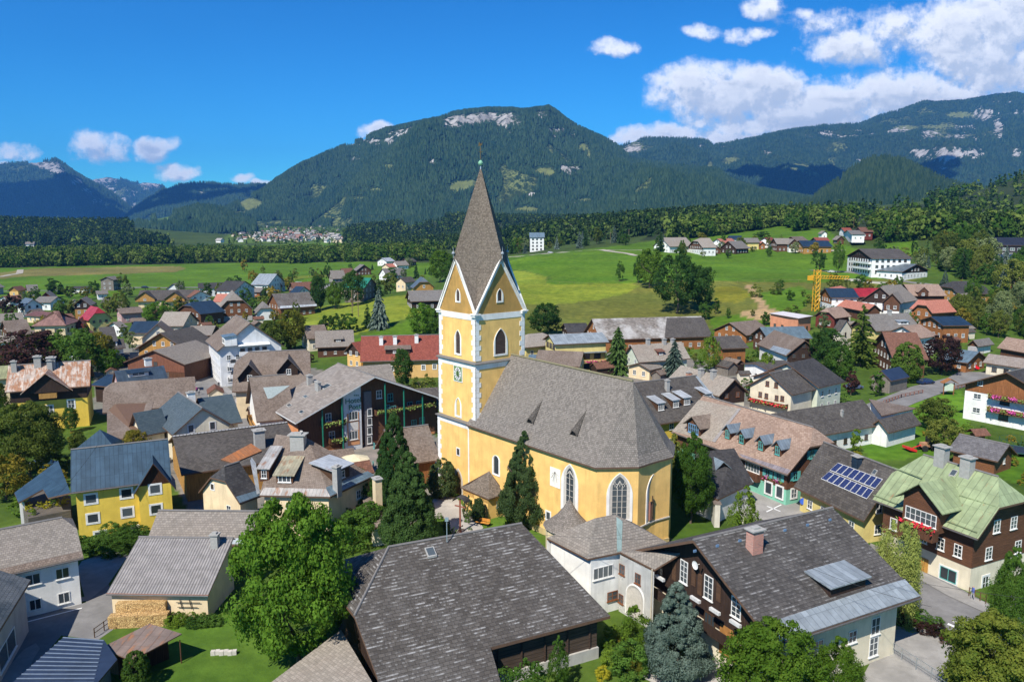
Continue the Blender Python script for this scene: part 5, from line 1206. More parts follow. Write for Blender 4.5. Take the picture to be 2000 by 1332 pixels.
# ------------------------------------------------------------------ foreground
def near_buildings():
    # big old barn in front
    ze, zr = 4.3, 10.0; E1, E2, R1, R2 = pz(1192, 1202, ze), pz(737, 1322, ze), pz(1019, 1022, zr), pz(759, 1068, zr); mp = plane3(E1, E2, R1); P2 = onp(692, 1202, mp)
    O1 = R1+(R1-E1)*np.array([.9, .9, -1]); O2 = R2+(R1-E1)*np.array([1.1, 1.0, -1]); P3 = pz(647, 1145, P2[2])
    B = PolyB('old_barn', 'huge old barn with weathered dark slates in the centre foreground', {'E1': E1, 'E2': E2, 'R1': R1, 'R2': R2, 'P2': P2, 'P3': P3, 'O1': O1, 'O2': O2, 'X1': onp(958, 1263, mp), 'X2': onp(983, 1349, mp), 'X3': onp(1010, 1440, mp), 'X4': onp(760, 1500, mp)},
        [['E2', 'E1', 'R1', 'R2', 'P2'], ['P3', 'P2', 'R2'], ['O1', 'O2', 'P3', 'R2', 'R1'], ['E2', 'X4', 'X3', 'X2', 'X1']], S_OLD, W_DARK, cat='barn', th=.28)
    g = lambda p, z=None: np.array([p[0], p[1], p[2] if z is None else z]); cb = (E1+E2+O1+O2)/4; ins = lambda p: p+(cb-p)*np.array([.075, .075, 0])-Z3*.35
    e1, e2, p2, p3, o2, o1, r1 = map(ins, (E1, E2, P2, P3, O2, O1, R1)); m = MB()
    m.poly([g(e2, -1), g(e1, -1), e1, e2]); m.poly([g(e1, -1), g(o1, -1), o1, r1, e1]); m.poly([g(o1, -1), g(o2, -1), o2, o1])
    m.poly([g(o2, -1), g(e2, -1), e2, p2, p3, o2]); B.part(m, 'wall', W_DARK); B.face('front', g(e2, 0), g(e1, 0))
    if B.faces['front'][2] @ (CAM-e1) < 0: B.face('front', g(e1, 0), g(e2, 0))
    b = MB(); A, u, nn, L, poly = B.faces['front']
    for i in range(9): b = MB(); b.bar(A+u*(L*(.04+.115*i))+nn*.1-Z3, A+u*(L*(.04+.115*i))+nn*.1+Z3*3.9, .11, 0, 4); B.part(b, 'post', W_DARKH)
    b = MB(); b.obox(A+u*L*.5+nn*.1-Z3*.6, u, nn, L*1.01, .35, 1.7); B.part(b, 'stone_footing', plaster((.44, .42, .38)))
    lb = MB(); lb.slab([A+nn*.04+Z3*4.0, A+u*L+nn*.04+Z3*4.0, A+u*L+nn*.06+Z3*4.0, A+nn*.06+Z3*4.0], 2.9, 0, 0); B.part(lb, 'log_wall', W_LOG)
    B.planes['front'] = mp
    B.skylight('front', 841, 1078, .9, 1.1)
    b = MB(); p = onp(873, 1058, mp); b.bar(p, p+Z3*2.4, .05); b.obox(p+Z3*2.1, np.array([1., 0, 0]), np.array([0, 1., 0]), .35, .2, .35); B.part(b, 'mast', plain('pale_blue_metal', (.30, .38, .42), .5, .4))
    for a_, b_ in ((R1, R2), (R2, P2)): b = MB(); b.bar(a_+Z3*.03, b_+Z3*.03, .12, 0, 6); B.part(b, 'ridge_cap', plain('ridge_piece', (.16, .15, .145), .8))
    # shingled lean-to at its left foot
    A = PolyB('lean_to_shed', 'low shed roof of pale grey shingles against the left end of the old barn', {'a': (666, 1229, 4.2), 'b': (735, 1345, 4.2), 'c': (750, 1450, 3.0), 'd': (470, 1450, 2.6), 'e': (505, 1350, 2.8)}, [['a', 'b', 'c', 'd', 'e']], S_PALE, W_DARK, cat='shed', walls=[('w', ['a', 'e', 'd', 'c', 'b'])])
    # white gatehouse
    z = 6.5; G = PolyB('white_gatehouse', 'white gatehouse with grey hipped shingle roof between barn and church', {'l': (1068, 1050, z), 'c1': (1148, 1091, z), 'c2': (1213, 1078, z), 'r': (1300, 1057, z), 'p': (1161, 1012, 9.6), 'q': (1201, 1004, 9.6), 'bk': (1240, 1022, z), 'w3': (1278, 1112, z), 'w4': (1330, 1080, 8.2)},
        [['p', 'l', 'c1'], ['p', 'c1', 'c2', 'q'], ['q', 'c2', 'r'], ['q', 'r', 'bk'], ['p', 'q', 'bk', 'l'], ['c2', 'w3', 'w4', 'r']], S_GREY, P_WHITE, walls=[('a', ['l', 'c1']), ('b', ['c1', 'c2'])], inset=.35)
    b = MB(); P = G.P; c2 = P['c2']*.97+P['c1']*.03; w3 = P['w3'].copy(); dn = lambda p, z: np.array([p[0], p[1], z]); b.poly([dn(c2, -1), dn(w3, -1), dn(w3, z-.25), dn(c2, z-.25)]); b.poly([dn(c2, -1), dn(w3, -1), dn(w3, z-.25), dn(c2, z-.25)][::-1])
    b.quadstrip([dn(P['l'], -1), dn(P['bk'], -1), dn(P['r'], -1)], [dn(P['l'], z-.3), dn(P['bk'], z-.3), dn(P['r'], z-.3)])
    G.part(b, 'wing_wall', P_WHITE); uu = unit(w3-c2); nn = np.array([uu[1], -uu[0], 0]); nn = nn if nn @ (CAM-c2) > 0 else -nn
    G.faces['w'] = (dn(c2, 0), uu, nn, np.linalg.norm((w3-c2)[:2]), None)
    s = MB(); s.slab([onp(x, y, G.planes[2])+Z3*.05 for x, y in ((1204, 1010), (1216, 1018), (1214, 1076), (1205, 1078))], .03, 0, 0); G.part(s, 'valley_sheet', seam((.32, .42, .38), .9))
    for k, x, y, w, h, m in (('b', 1178, 1117, 2.5, 1.3, (4, 1)), ('w', 1215, 1112, .8, 1.1, (2, 2)), ('w', 1246, 1130, .8, 1.1, (2, 2)), ('w', 1213, 1169, .7, 1.0, (2, 2)), ('b', 1196, 1163, 1.3, 1.0, (2, 2))): G.wpx(k, x, y, w, h, mull=m, style='white' if w > 1.5 else 'brown', surround=False)
    arch_window(G, dn(G.pt('w', 1240, 1195), .3), nn, 1.9, 3.2, .12, .25, False, 'stone', 0, name='gateway', sill=False)
    q = MB(); q.bar(dn(w3, 0)-uu*.2+nn*.1, dn(w3, z)-uu*.2+nn*.1, .06, 0, 8); G.part(q, 'downpipe', plain('pipe_beige', (.55, .48, .36), .5))
    # dark chalet with brick chimney
    C = rep('chalet', House('chalet', 'broad chalet with dark slate roof, red brick chimney and dark wooden balcony', (1798, 1165), (1512, 1260), (1624, 992), 6.0, S_CHAL, P_CREAM2, far=False, gable=W_DARK, gz=3.1, gkeys=('g2',), go=1.5, eo=1.2, th=.28, gutter=True))
    C.chimney('front', 1473, 1074, 2.0, 1.25, .95, brick((.42, .12, .07), (.5, .45, .4)))
    C.patch('front', [(1797, 1163.5), (1767, 1131), (1690, 1153), (1618, 1177), (1525, 1208), (1511, 1258)], M_ZINC)
    C.dormer('front', 1656, 1156, 4.6, 1.0, 'shed', roof=M_ZINC, wall=W_DARK, pitch=.12, ov=.35, ww=0)
    for x, y in ((1634, 1155), (1660, 1147)): C.skylight('front', x, y, .1, .1) if False else None
    for x, y, w, h in ((1337, 1116, 1.1, 2.3), (1385, 1147, 1.2, 2.3), (1439, 1186, 1.2, 1.9)): C.wpx('g2', x, y, w, h, mull=(2, 4))
    for x, y, w, h in ((1289, 1114, 1.2, .9), ): C.wpx('g2', x, y, w, h, style='dark')
    for x, y, w, h in ((1387, 1214, 1.5, 1.7), (1310, 1165, 1.3, 1.5)): C.wpx('g2', x, y, w, h, mull=(3, 1), style='dark')
    for x, y in ((1318, 1112), (1356, 1122), (1368, 1140), (1405, 1152)): 
        P0 = C.pt('g2', x, y); A, u, n2, L, poly = C.faces['g2']; b = MB(); b.obox(P0-Z3*1.1+n2*.08, u, n2, .55, .06, 2.1); C.part(b, 'shutter', wood((.11, .06, .035), False, .12))
    C.door('g2', 1424, 1256, 2.4, 2.9, wood((.42, .20, .06)))
    A, u, n2, L, poly = C.faces['g2']
    C.balcony('g2', L*.03, L*.97, 2.75, 1.25, W_DARK, .95)
    C.balc = [quad_part(C, [A+u*(s+dx)+n2*1.33+Z3*z for dx, z in ((-.65, 3.2), (.65, 3.2), (.65, 3.45), (-.65, 3.45))], WHITE, 'planter', .03) for s in []]
    for x, y in ((1289, 1131), (1358, 1173), (1396, 1196), (1436, 1220)):
        p = onp(x, y, (n2, n2 @ (A+n2*1.35))); b = MB(); b.obox(p, u, n2, 1.25, .28, .28); C.part(b, 'planter', plain('planter_grey', (.55, .55, .54), .7))
    p = C.pt('g2', 1367, 1101)+n2*.5; b = MB(); 
    for r0, r1, d0, d1 in ((.02, .3, .0, .03), (.3, .42, .03, .09)): b.quadstrip([p+(u*math.cos(t)+Z3*math.sin(t))*r0+n2*d0 for t in np.linspace(0, 6.283, 20)[:-1]], [p+(u*math.cos(t)+Z3*math.sin(t))*r1+n2*d1 for t in np.linspace(0, 6.283, 20)[:-1]], 0, True)
    b.bar(p-n2*.5, p, .03); C.part(b, 'satellite_dish', WHITE)
    for x, y, w, h, m in ((1592, 1268, 1.9, 1.6, (3, 2)), (1665, 1243, 1.1, 1.2, (2, 2)), (1710, 1222, 1.2, 1.7, (2, 2)), (1706, 1262, 1.2, 1.9, (2, 3))): C.wpx('front', x, y, w, h, mull=m, style='white', far=False)
    b = MB(); 
    for i in range(7): p = onp(1352+i*44+5, 1070-i*10.2+8, C.planes['front']); b.obox(p, C.u, C.V, .3, .12, .22)
    C.part(b, 'snow_guard', plain('blue_guard', (.12, .20, .32), .5))
    # green-roofed house
    H = rep('green', House('timber_house', 'timber house with pale green sheet metal roof and white windows above cream ground floor', (1910, 1052), (1704, 975), (1984, 941), 6.7, M_GREEN, P_CREAM2, far=False, hip=(.46, .47), gable=W_BRNH, gz=2.75, gkeys=('g1', 'g2', 'front'), gutter=True, go=1.0, eo=.9, hs=.75))
    for x, y in ((1746, 1023), (1774, 1035), (1805, 1047.5), (1838, 1061.5), (1872, 1075)): H.wpx('front', x, y, .95, 1.45, mull=(2, 3))
    for x, y in ((1946, 1027), (1979, 1020), (1930, 1080), (1987, 1067)): H.wpx('g1', x, y, 1.15, 1.5, mull=(2, 3))
    H.wpx('g1', 1924, 1138, 1.1, 1.7, mull=(2, 2), surround=True); H.wpx('front', 1852, 1122, 2.0, 1.5, mull=(2, 1), style='teal', surround=True); H.door('front', 1803, 1108, 1.2, 2.4, wood((.48, .25, .06)))
    H.chimney('front', 1838, 904, 2.0, 1.3, 1.0); H.chimney('front', 1888, 925, 1.9, 1.2, 1.0); H.skylight('front', 1863, 924, .7, .9)
    H.dormer('front', 1797, 1024, 4.6, 3.0, 'gable', rise=1.9, roof=M_GREEN, wall=W_BRNH, ov=.8, ww=3.9, wh=1.5, mull=(6, 2))
    pl = H.planes['front']; p = onp(1799, 1030, pl); f = -H.V; b = MB(); b.obox(p+f*.5-Z3*.9, H.u, H.V, 4.3, 1.0, 1.3); bo = H.part(b, 'bay_balcony', W_BRN); flower_row(H, p+f*1.05+Z3*.55, H.u, 4.2, 'red', bo, .2)
    for x0, y0, x1, y1 in ((1742, 914, 1800, 940), (1865, 966, 1950, 990), (1706, 968, 1760, 990), (1830, 1012, 1908, 1042)):
        P1, P2 = onp(x0, y0, pl), onp(x1, y1, pl); P2[2] = P1[2]; b = MB(); b.bar(P1+Z3*.12, P2+Z3*.12, .08, 0, 4); H.part(b, 'snow_bar', M_GREEN)
    H.patch('front', [(1846, 940), (1851, 942), (1855, 975), (1850, 1000), (1846, 985)], plain('rust_stain', (.34, .27, .13), .8), lift=.02, th=.01)
    # house with solar panels
    S_ = rep('solar', House('low_house', 'low house with dark brown roof carrying two rows of solar panels', (1687, 1017), (1550, 950), (1742, 912), 3.4, S_DARK, P_YEL2, far=False))
    R1 = [(1637.8, 904.3), (1725.7, 936.8), (1710.8, 955), (1621.6, 918.6)]; R2 = [(1620.3, 921), (1708, 957.6), (1694.6, 975), (1604, 935)]
    pvm, t = newmat('solar_cells'); uv = t('ShaderNodeUVMap').outputs[0]; br = t('ShaderNodeTexBrick', {'Vector': uv, 'Color1': (.008, .014, .075, 1), 'Color2': (.012, .022, .10, 1), 'Mortar': (.10, .12, .18, 1), 'Scale': 1., 'Mortar Size': .008, 'Brick Width': .16, 'Row Height': .16}, offset=0.); finish(t, br.outputs[0], .12, None, 0, 0, .6)
    for Rr in (R1, R2):
        for i in range(8):
            f0, f1 = (i+.04)/8, (i+.96)/8; L_ = lambda a, b, f: (a[0]+(b[0]-a[0])*f, a[1]+(b[1]-a[1])*f)
            q = [onp(*L_(Rr[0], Rr[1], f0), S_.planes['front']), onp(*L_(Rr[0], Rr[1], f1), S_.planes['front']), onp(*L_(Rr[3], Rr[2], f1), S_.planes['front']), onp(*L_(Rr[3], Rr[2], f0), S_.planes['front'])]; nn = S_.planes['front'][0]
            cc = sum(q)/4; b = MB(); b.slab([p+nn*.14 for p in q], .05, 1, 1); b.slab([cc+(p-cc)*.93+nn*.15 for p in q], .02, 0, 0); S_.part(b, 'solar_panel', [pvm, WHITE])
    S_.chimney('front', 1673, 910, 1.3, 1.0, .8, M_DBLUE); S_.skylight('front', 1709, 922, .6, .7); autowin(S_, skip=('g2',))
    # pink shingle shop with mint ground floor
    D = rep('mint', House('shop_house', 'long shop house with pinkish shingle roof, four dormers and mint green ground floor', (1538, 927), (1312, 843), (1607, 838.6), 4.9, S_PINK, P_MINT, far=False, hip=(.38, 0), gable=W_BRNH, gz=2.35, gkeys=('g1', 'front'), hs=.7, gutter=True))
    D.patch('front', [(1313, 842), (1365, 781), (1443, 797.5), (1391, 862)], S_PALE); D.patch('front', [(1391, 862), (1443, 797.5), (1448, 798.5), (1397, 864)], plain('strip_metal', (.26, .24, .23), .5), lift=.08)
    D.patch('front', [(1449, 892), (1444, 886), (1545, 918), (1538, 926)], seam((.30, .26, .27), .7))
    for x, y in ((1420.5, 857), (1448, 867), (1485.4, 880), (1518, 890)): D.dormer('front', x, y, 1.35, 1.5, 'gable', rise=.75, roof=seam((.20, .25, .29), .5), wall=W_BRNH, ww=.85, wh=1.25, style='teal', ov=.35)
    D.dormer('front', 1354, 848, 3.4, 1.7, 'gable', rise=1.3, roof=S_BROWN, wall=W_BRNH, ww=2.5, wh=1.5, style='blue', mull=(5, 2), ov=.5)
    for x, y in ((1501.6, 953), (1523, 961)): D.wpx('front', x, y, 1.3, 1.8, mull=(1, 1), surround=True)
    for x, y in ((1500, 924), (1522, 931)): D.wpx('front', x, y, .9, 1.1, style='teal', shutters='teal')
    D.wpx('front', 1470, 913, 3.0, 1.3, mull=(5, 2)); 
    for x, y in ((1585, 887), (1602.4, 884.6), (1619, 882), (1553, 929)): D.wpx('g1', x, y, .9, 1.25, style='teal', shutters='teal')
    D.wpx('g1', 1550, 963, 1.1, 1.4, surround=True)
    A, u, n2, L, poly = D.faces['front']; p = D.pt('front', 1472, 922); b = MB(); b.obox(p-Z3*1.1+n2*.4, u, n2, 3.0, .8, 1.1); bo = D.part(b, 'bay_balcony', W_BRN)
    for x, y in ((1500, 931), (1523, 938)): flower_row(D, D.pt('front', x, y)+n2*.2, u, 1.0, 'mixed', bo, .2)
    # dark roof with white dormers beside the church
    E_ = rep('ydorm', House('long_house', 'yellow house with dark roof and four small white dormers right of the nave', (1418, 808), (1262, 832), (1360, 733), 5.4, S_DARK, P_YEL, far=False))
    for x, y, w in ((1291, 803, 1.3), (1320, 797, 1.3), (1341.5, 792, 1.4), (1384, 784, 1.1)): E_.dormer('front', x, y, w+.3, 1.5, 'shed', roof=seam((.5, .52, .53), .5), wall=DARKW, ww=w, wh=1.2, pitch=.2, ov=.2, mull=(3, 3))
    E_.chimney('front', 1303, 762, 1.8, .7); autowin(E_, 'white', 1., 1.2); E_.patch('front', [(1358, 736), (1362, 735), (1419, 806), (1412, 807)], M_ZINC, lift=.1)
    F_ = rep('pale9', House('farmhouse', 'house with pale brown shingles and dark wooden gable behind the white dormers', (1404, 774), (1301, 743), (1434, 740), 4.6, S_PALE, P_CREAM2, far=True, gable=W_DARK, gz=2.6))
    for x, y in ((1369, 735), (1393, 738)): F_.chimney('front', x, y, 1.6, 1.0)
    F_.chimney('front', 1345, 736, 1.0, .9, mat=brick((.45, .18, .1), (.4, .3, .25))); autowin(F_, 'brown', .9, 1.1)
    # small dark roof with one dormer beside the mint shop
    K = PolyB('annex_house', 'small annex with dark slate roof and one curved-top dormer left of the mint shop', {'a': (1360, 883, 7.4), 'b': (1434, 875, 7.4), 'c': (1472, 942, 3.6), 'd': (1402, 975, 3.6), 'e': (1340, 950, 3.6)}, [['a', 'b', 'c', 'd', 'e']], S_BLACK, P_WHITE, walls=[('w', ['e', 'd', 'c'])])
    K.patch(0, [(1402, 973), (1472, 941), (1462, 928), (1440, 936), (1392, 960)], M_ZINC); K.dormer(0, 1409, 929, 1.9, 1.3, 'gable', rise=.8, roof=seam((.24, .30, .34), .5), wall=DARKW, ww=1.3, wh=1.0, mull=(3, 1), ov=.45)
    # grey low buildings right of it
    L1 = rep('L1', House('workshop', 'long low workshop with ribbed grey roof and white walls behind the mint shop', (1724, 829), (1545, 861), (1686, 779), 3.6, S_DARK, P_WHITE)); autowin(L1, 'dark', .9, 1.0); L1.chimney('front', 1644, 812, .9, .4, mat=GREYC)
    L2 = rep('L2', House('workshop_wing', 'low wing with dark ribbed roof and long blank white wall', (1800, 828), (1736, 845), (1789, 797), 3.0, S_DARK, P_WHITE))
    PolyB('flat_shed', 'low pitched brownish roof between workshop wing and the street', {'a': (1697, 779, 4.6), 'b': (1790, 797, 4.4), 'c': (1722, 812, 4.2)}, [['a', 'b', 'c']], S_BROWN, P_WHITE, cat='shed', walls=[('w', ['c', 'b', 'a'])])
    # white chalet with flower balconies
    base = float(tz(1883, 823)[2]); EL = pz(1868.5, 753, base+6.9); pk = (1955.6, 727)
    Hh = rep('flowers', HG('white chalet with two flower balconies at the right edge', (1868.5, 753), (2066, 786), pk, 13, 6.9, S_BLACK, P_WHITE, far=False, base=base, gable=wood((.30, .12, .045)), gz=6.0, go=1.2, eo=1.2, aw=False, name='chalet'))
    for x, y in ((1915, 748), (1909, 774), (1907, 801)): Hh.wpx('g1', x, y, 1.5 if y > 750 else 1.0, 1.1, mull=(2, 2), style='white')
    for x, y in ((1963, 782), (1960, 812)): Hh.wpx('g1', x, y, 1.8, 1.9, mull=(2, 1), style='dark')
    A, u, n2, L, poly = Hh.faces['g1']; s0 = (Hh.pt('g1', 1936, 770)-A) @ u
    for z in (2.7, 5.4): Hh.balcony('g1', s0, L-.2, z, 1.3, wood((.24, .10, .04)), .9, flowers='mixed')
    # brown hut with red tractor bucket below
    Q = rep('hut', House('garden_hut', 'brown wooden hut with slate blue roof on the lawn below the white chalet', (1949, 901), (1851, 878), (1974, 870), 2.5, shingle((.10, .10, .11), (.16, .16, .175), .5, .4), wood((.21, .09, .04), False), far=False, cat='hut', eo=.6)); Q.wpx('g1', 1961, 900, .6, .9)
    # ---- left foreground
    M = rep('corr', House('wash_house', 'cream outbuilding with corrugated grey roof and firewood stacked along its wall', (208, 1158), (407, 1161), (274, 1050), 2.9, corrugated((.27, .25, .24)), P_CREAM, far=False, cat='outbuilding', eo=.35, go=.3, th=.14, gutter=True, fascia=plain('rusty_edge', (.33, .14, .08), .7), w2=.6))
    M.chimney('front', 421, 1066, 1.3, .75, mat=GREYC); M.wpx('front', 260, 1200, .7, .8, style='brown')
    b = MB(); A, u, n2, L, poly = M.faces['front']
    for s in (.74, .84): b.bar(A+u*L*s+n2*.15+Z3*1.2, A+u*L*(s-.02)+n2*.15+Z3*2.2, .05)
    b.bar(A+u*L*.68+n2*.15+Z3*1.9, A+u*L*.93+n2*.15+Z3*1.9, .035); b.bar(A+u*L*.69+n2*.15+Z3*1.4, A+u*L*.9+n2*.15+Z3*1.4, .035); M.part(b, 'wall_bracket', plain('black_iron', (.03, .03, .03), .5))
    N = rep('grey2', House('barn', 'barn with patched light grey slates behind the cream outbuilding', (487, 1064), (284, 1062), (504, 998), 3.6, S_GREY, W_DARK, far=False, cat='barn')); N.patch('front', [(488, 1062), (491, 1051), (420, 1051), (415, 1062)], M_ZINC)
    O = rep('white3', House('white_house', 'white plastered house with grey slate roof beside the curving road at lower left', (163, 1088), (-30, 1131), (134, 1008), 5.3, S_GREY, P_WHITE, far=False, hip=(.33, 0), eo=.5, go=.5, hs=.6, gutter=True))
    for x, y, w, h in ((64, 1131, 1.3, 1.1), (122, 1119, 1.2, 1.1), (69, 1180, 1.0, 1.1), (125, 1167, 1.0, 1.1)): O.wpx('front', x, y, w+.1, h+.1, mull=(2, 1), style='white')
    O.patch('front', [(163, 1087), (160, 1076), (-30, 1118), (-30, 1130)], S_BROWN)
    Pp = rep('shop4', House('shop', 'dark shingled corner shop with large display window at the lower left edge', (60, 1132), (-10, 1245), None, 5.2, shingle((.04, .06, .08), (.075, .10, .125), .4, .34), P_GREY, w=5.5, h=3.0, side=-1, far=False, eo=.5, go=.4))
    if True:
        f = 'front'
        try: Pp.wpx(f, 14, 1268, 5.0, 2.0, mull=(2, 1), style='white', surround=False)
        except Exception as e: print(e)
    R_ = PolyB('carport', 'low carport with flat dark blue ribbed metal roof at the bottom left', {'a': (125, 1243, 3.0), 'b': (203, 1249, 3.0), 'c': (229, 1287, 2.8), 'd': (180, 1345, 2.7), 'e': (10, 1345, 2.7)}, [['a', 'e', 'd', 'c', 'b']], M_NAVY, plain('grey_trim', (.2, .2, .2), .6), cat='carport', walls=[('w', ['c', 'd'])], th=.16)
    b = MB(); P = R_.P; [b.bar(P['a']+(P['e']-P['a'])*f+Z3*.03, P['b']+(P['d']-P['b'])*f*.98+Z3*.03, .045) for f in np.linspace(.02, .98, 13)]; R_.part(b, 'roof_ribs', plain('rib_blue', (.16, .20, .26), .5))
    T_ = PolyB('garden_shed', 'small wooden shed with rusty brown metal roof on the lawn', {'a': (196, 1265, 2.5), 'b': (292, 1217, 3.1), 'c': (355, 1237, 2.9), 'd': (257, 1289, 2.3)}, [['a', 'd', 'c', 'b']], M_RBROWN, W_BRN, cat='shed', walls=[('w', ['a', 'd'])], th=.1)
    b = MB(); 
    for k in ('c', 'd'): b = MB(); p = T_.P[k].copy(); p[2] = 0; p = p*.97+T_.P['a']*.03; p[2] = 0; b.bar(p, p+Z3*2.3, .06); T_.part(b, 'post', W_BRN)
    b = MB()
    c3, d3 = T_.P['c'].copy(), T_.P['d'].copy(); c3[2] = d3[2] = 0; m = T_.P['b'].copy(); m[2] = 0; mm = T_.P['a'].copy(); mm[2] = 0; b.slab([c3*.55+m*.45+Z3*2.4, d3*.55+mm*.45+Z3*2.2, d3*.55+mm*.45, c3*.55+m*.45], .02, 0, 0); T_.part(b, 'inner_wall', W_BRN)
    # yellow house with dark blue metal roof
    Y = rep('yellow', House('yellow_house', 'bright yellow house with dark blue ribbed metal roof and white framed windows', (138, 961.6), (335, 936), (119, 879), 6.4, M_BLUE, P_YEL, far=False, eo=.5, go=.5, gutter=True))
    for x, y in ((177.6, 974), (247, 963), (181.6, 1012), (249, 1000), (196, 1046), (259.5, 1036)): Y.wpx('front', x, y, 1.35, 1.25, mull=(1, 1), style='white', surround=True)
    A, u, n2, L, poly = Y.faces['front']; pl = Y.planes['front']
    sL = (Y.pt('front', 273, 990)-A) @ u; sR = (Y.pt('front', 336, 980)-A) @ u; c0 = A+u*(sL+sR)/2; wd = sR-sL; D_ = 1.2; b = MB(); b.obox(c0+n2*(D_/2)-Z3*1, u, n2, wd, D_, 7.2); pr = Y.part(b, 'projecting_bay', P_YEL)
    fpl = (n2, n2 @ (c0+n2*D_)); 
    for x, y in ((303, 951), (305, 990)): add_window(Y.root, onp(x, y+4, fpl)-Z3*.62, n2, 1.35, 1.25, 'white', (1, 1), True, False)
    b = MB(); hh = 2.9; Fp = [c0+n2*(D_+.02)+u*x+Z3*z for x, z in ((-wd/2, 6.2), (wd/2, 6.2), (0, 6.2+hh))]; b.poly(Fp); b.poly(Fp[::-1]); Bk = [p-n2*6 for p in Fp]; b.quadstrip(Fp, Bk, 0, True); Y.part(b, 'bay_gable', W_BRN, pr)
    b = MB(); 
    for sg in (-1, 1):
        e = c0+n2*(D_+.5)+u*sg*(wd/2+.6)+Z3*(6.2-.6*hh/(wd/2)); r_ = c0+n2*(D_+.5)+Z3*(6.35+hh); b.slab([e, r_, r_-n2*7.0, e-n2*4.5], .16, 0, 1)
    Y.part(b, 'bay_roof', [M_BLUE, DARKW], pr)
    ta, tb, tc = pz(28, 962, 4.4), pz(113, 899, 7.0), pz(138, 962, 6.0); tp_ = plane3(ta, tb, tc)
    T2 = PolyB('terrace_house', 'lower wing with long blue metal lean-to roof and planted terrace left of the yellow house', {'a': ta, 'b': tb, 'c': tc, 'd': onp(94, 972, tp_), 'e': onp(84, 955, tp_), 'f': onp(36, 981, tp_)}, [['a', 'f', 'e', 'b'], ['e', 'd', 'c', 'b']], M_BLUE, P_GREY, walls=[('w', ['a', 'f'])])
    b = MB(); tp = [pz(x, y, 3.0) for x, y in ((42, 985), (84, 955), (138, 968), (138, 996), (55, 1012))]; b.slab(tp, 3.2, 0, 0); T2.part(b, 'terrace', wood((.14, .12, .10), False))
    for i, (x, y) in enumerate([(50, 985), (58, 996), (62, 1004), (78, 990), (92, 990), (104, 984), (118, 985), (130, 980)]):
        tree('bush', 'yellow' if i % 3 != 2 else 'lime', x, y-12, y+2, 16, 'yellow flowering potted shrub on the terrace of the yellow house', name='potted_shrub', group='yellow shrubs on the terrace', cat='plant', base=3.0, lod=2)
    PolyB('pyramid_roof_house', 'small house with pyramid shaped dark blue metal roof behind the yellow house', {'p': (195, 838.6, 8.0), 'a': (143, 880, 5.0), 'b': (225, 876, 5.0), 'c': (246, 863, 5.0), 'd': (172, 866, 5.0)}, [['p', 'a', 'b'], ['p', 'b', 'c'], ['p', 'c', 'd'], ['p', 'd', 'a']], M_BLUE, P_CREAM2, walls=[('w', ['a', 'b', 'c'])])
    # long dark roof behind, cream hipped house
    Z_ = rep('longdark', House('long_barn', 'long barn with dark granular roof and patterned ridge tiles behind the cream hipped house', (354, 927), (592, 892), (318, 856), 4.4, S_DARK, W_OCH, far=False, cat='barn')); Z_.chimney('front', 507, 872, 2.6, 1.5, 1.3)
    b = MB()
    for i in range(34): p = Z_.R1+(Z_.R2-Z_.R1)*(i+.5)/34; b.obox(p+Z3*.02-Z_.V*.25, Z_.u, Z_.V, .38, .3, .1)
    Z_.part(b, 'ridge_tiles', plain('pale_ridge', (.42, .41, .40), .8))
    zc = 5.6; E1 = pz(645, 970, zc); E2 = pz(507, 967, zc); O1 = pz(731, 929, zc); O2 = E2+(O1-E1)
    X = PolyB('villa', 'cream villa with hipped grey slate roof, patchwork metal eaves and rusty dormers', {'E1': E1, 'E2': E2, 'O1': O1, 'O2': O2, 'R1': pz(601, 856, 10.8), 'R2': pz(539, 848, 10.8)}, [['E2', 'E1', 'R1', 'R2'], ['E1', 'O1', 'R1'], ['O1', 'O2', 'R2', 'R1'], ['O2', 'E2', 'R2']], S_BROWN, P_CREAM, walls=[('f', ['E2', 'E1']), ('s', ['E1', 'O1']), ('k', ['O1', 'O2', 'E2'])])
    X.patch(0, [(507, 967), (645, 970), (637, 955), (516, 952)], seam((.45, .42, .38), .5, .3)); X.patch(1, [(645, 969), (731, 928), (718, 920), (636, 952)], M_LBLUE); 
    X.dormer(0, 516, 936, 1.3, 1.5, 'shed', roof=seam((.45, .43, .40), .4, .35), wall=W_BRN, ww=.7, wh=1.1, pitch=.3, ov=.25); X.dormer(0, 556, 944, 2.2, 1.2, 'shed', roof=seam((.42, .38, .26), .4, .3), wall=W_BRN, ww=1.7, wh=.9, pitch=.3, ov=.35, mull=(3, 1))
    X.dormer(1, 668, 936, 3.2, 1.7, 'shed', roof=M_LIGHT, wall=DARKW, ww=1.2, wh=1.0, pitch=.15, ov=.5)
    X.chimney(0, 583, 872, 1.7, 1.9, 1.3); X.chimney(1, 659, 958, 3.2, .9, .8)
    for k, x, y in (('f', 530, 985), ('f', 565, 990), ('s', 700, 965)): X.wpx(k, x, y, .9, 1.2, style='white', mull=(2, 2))
    Wg = rep('cream_wing', House('cream_wing', 'small cream gabled wing with dark tiles and kicked-up eaves in front of the long barn', (468, 983), (511, 967), (427, 913), 4.9, S_BLACK, P_CREAM, far=False, hip=(.36, 0), eo=.4, go=.4))
    Wg.wpx('g1', 415, 950, .6, .7, style='dark', surround=True); Wg.wpx('g1', 447, 994, .8, 1.0, style='white', mull=(2, 2)); Wg.patch('front', [(468, 982), (511, 966), (505, 957), (461, 970)], M_LBLUE); Wg.patch('front', [(507, 964), (499, 905), (491, 894), (488, 900), (501, 966)], M_LIGHT, lift=.1)
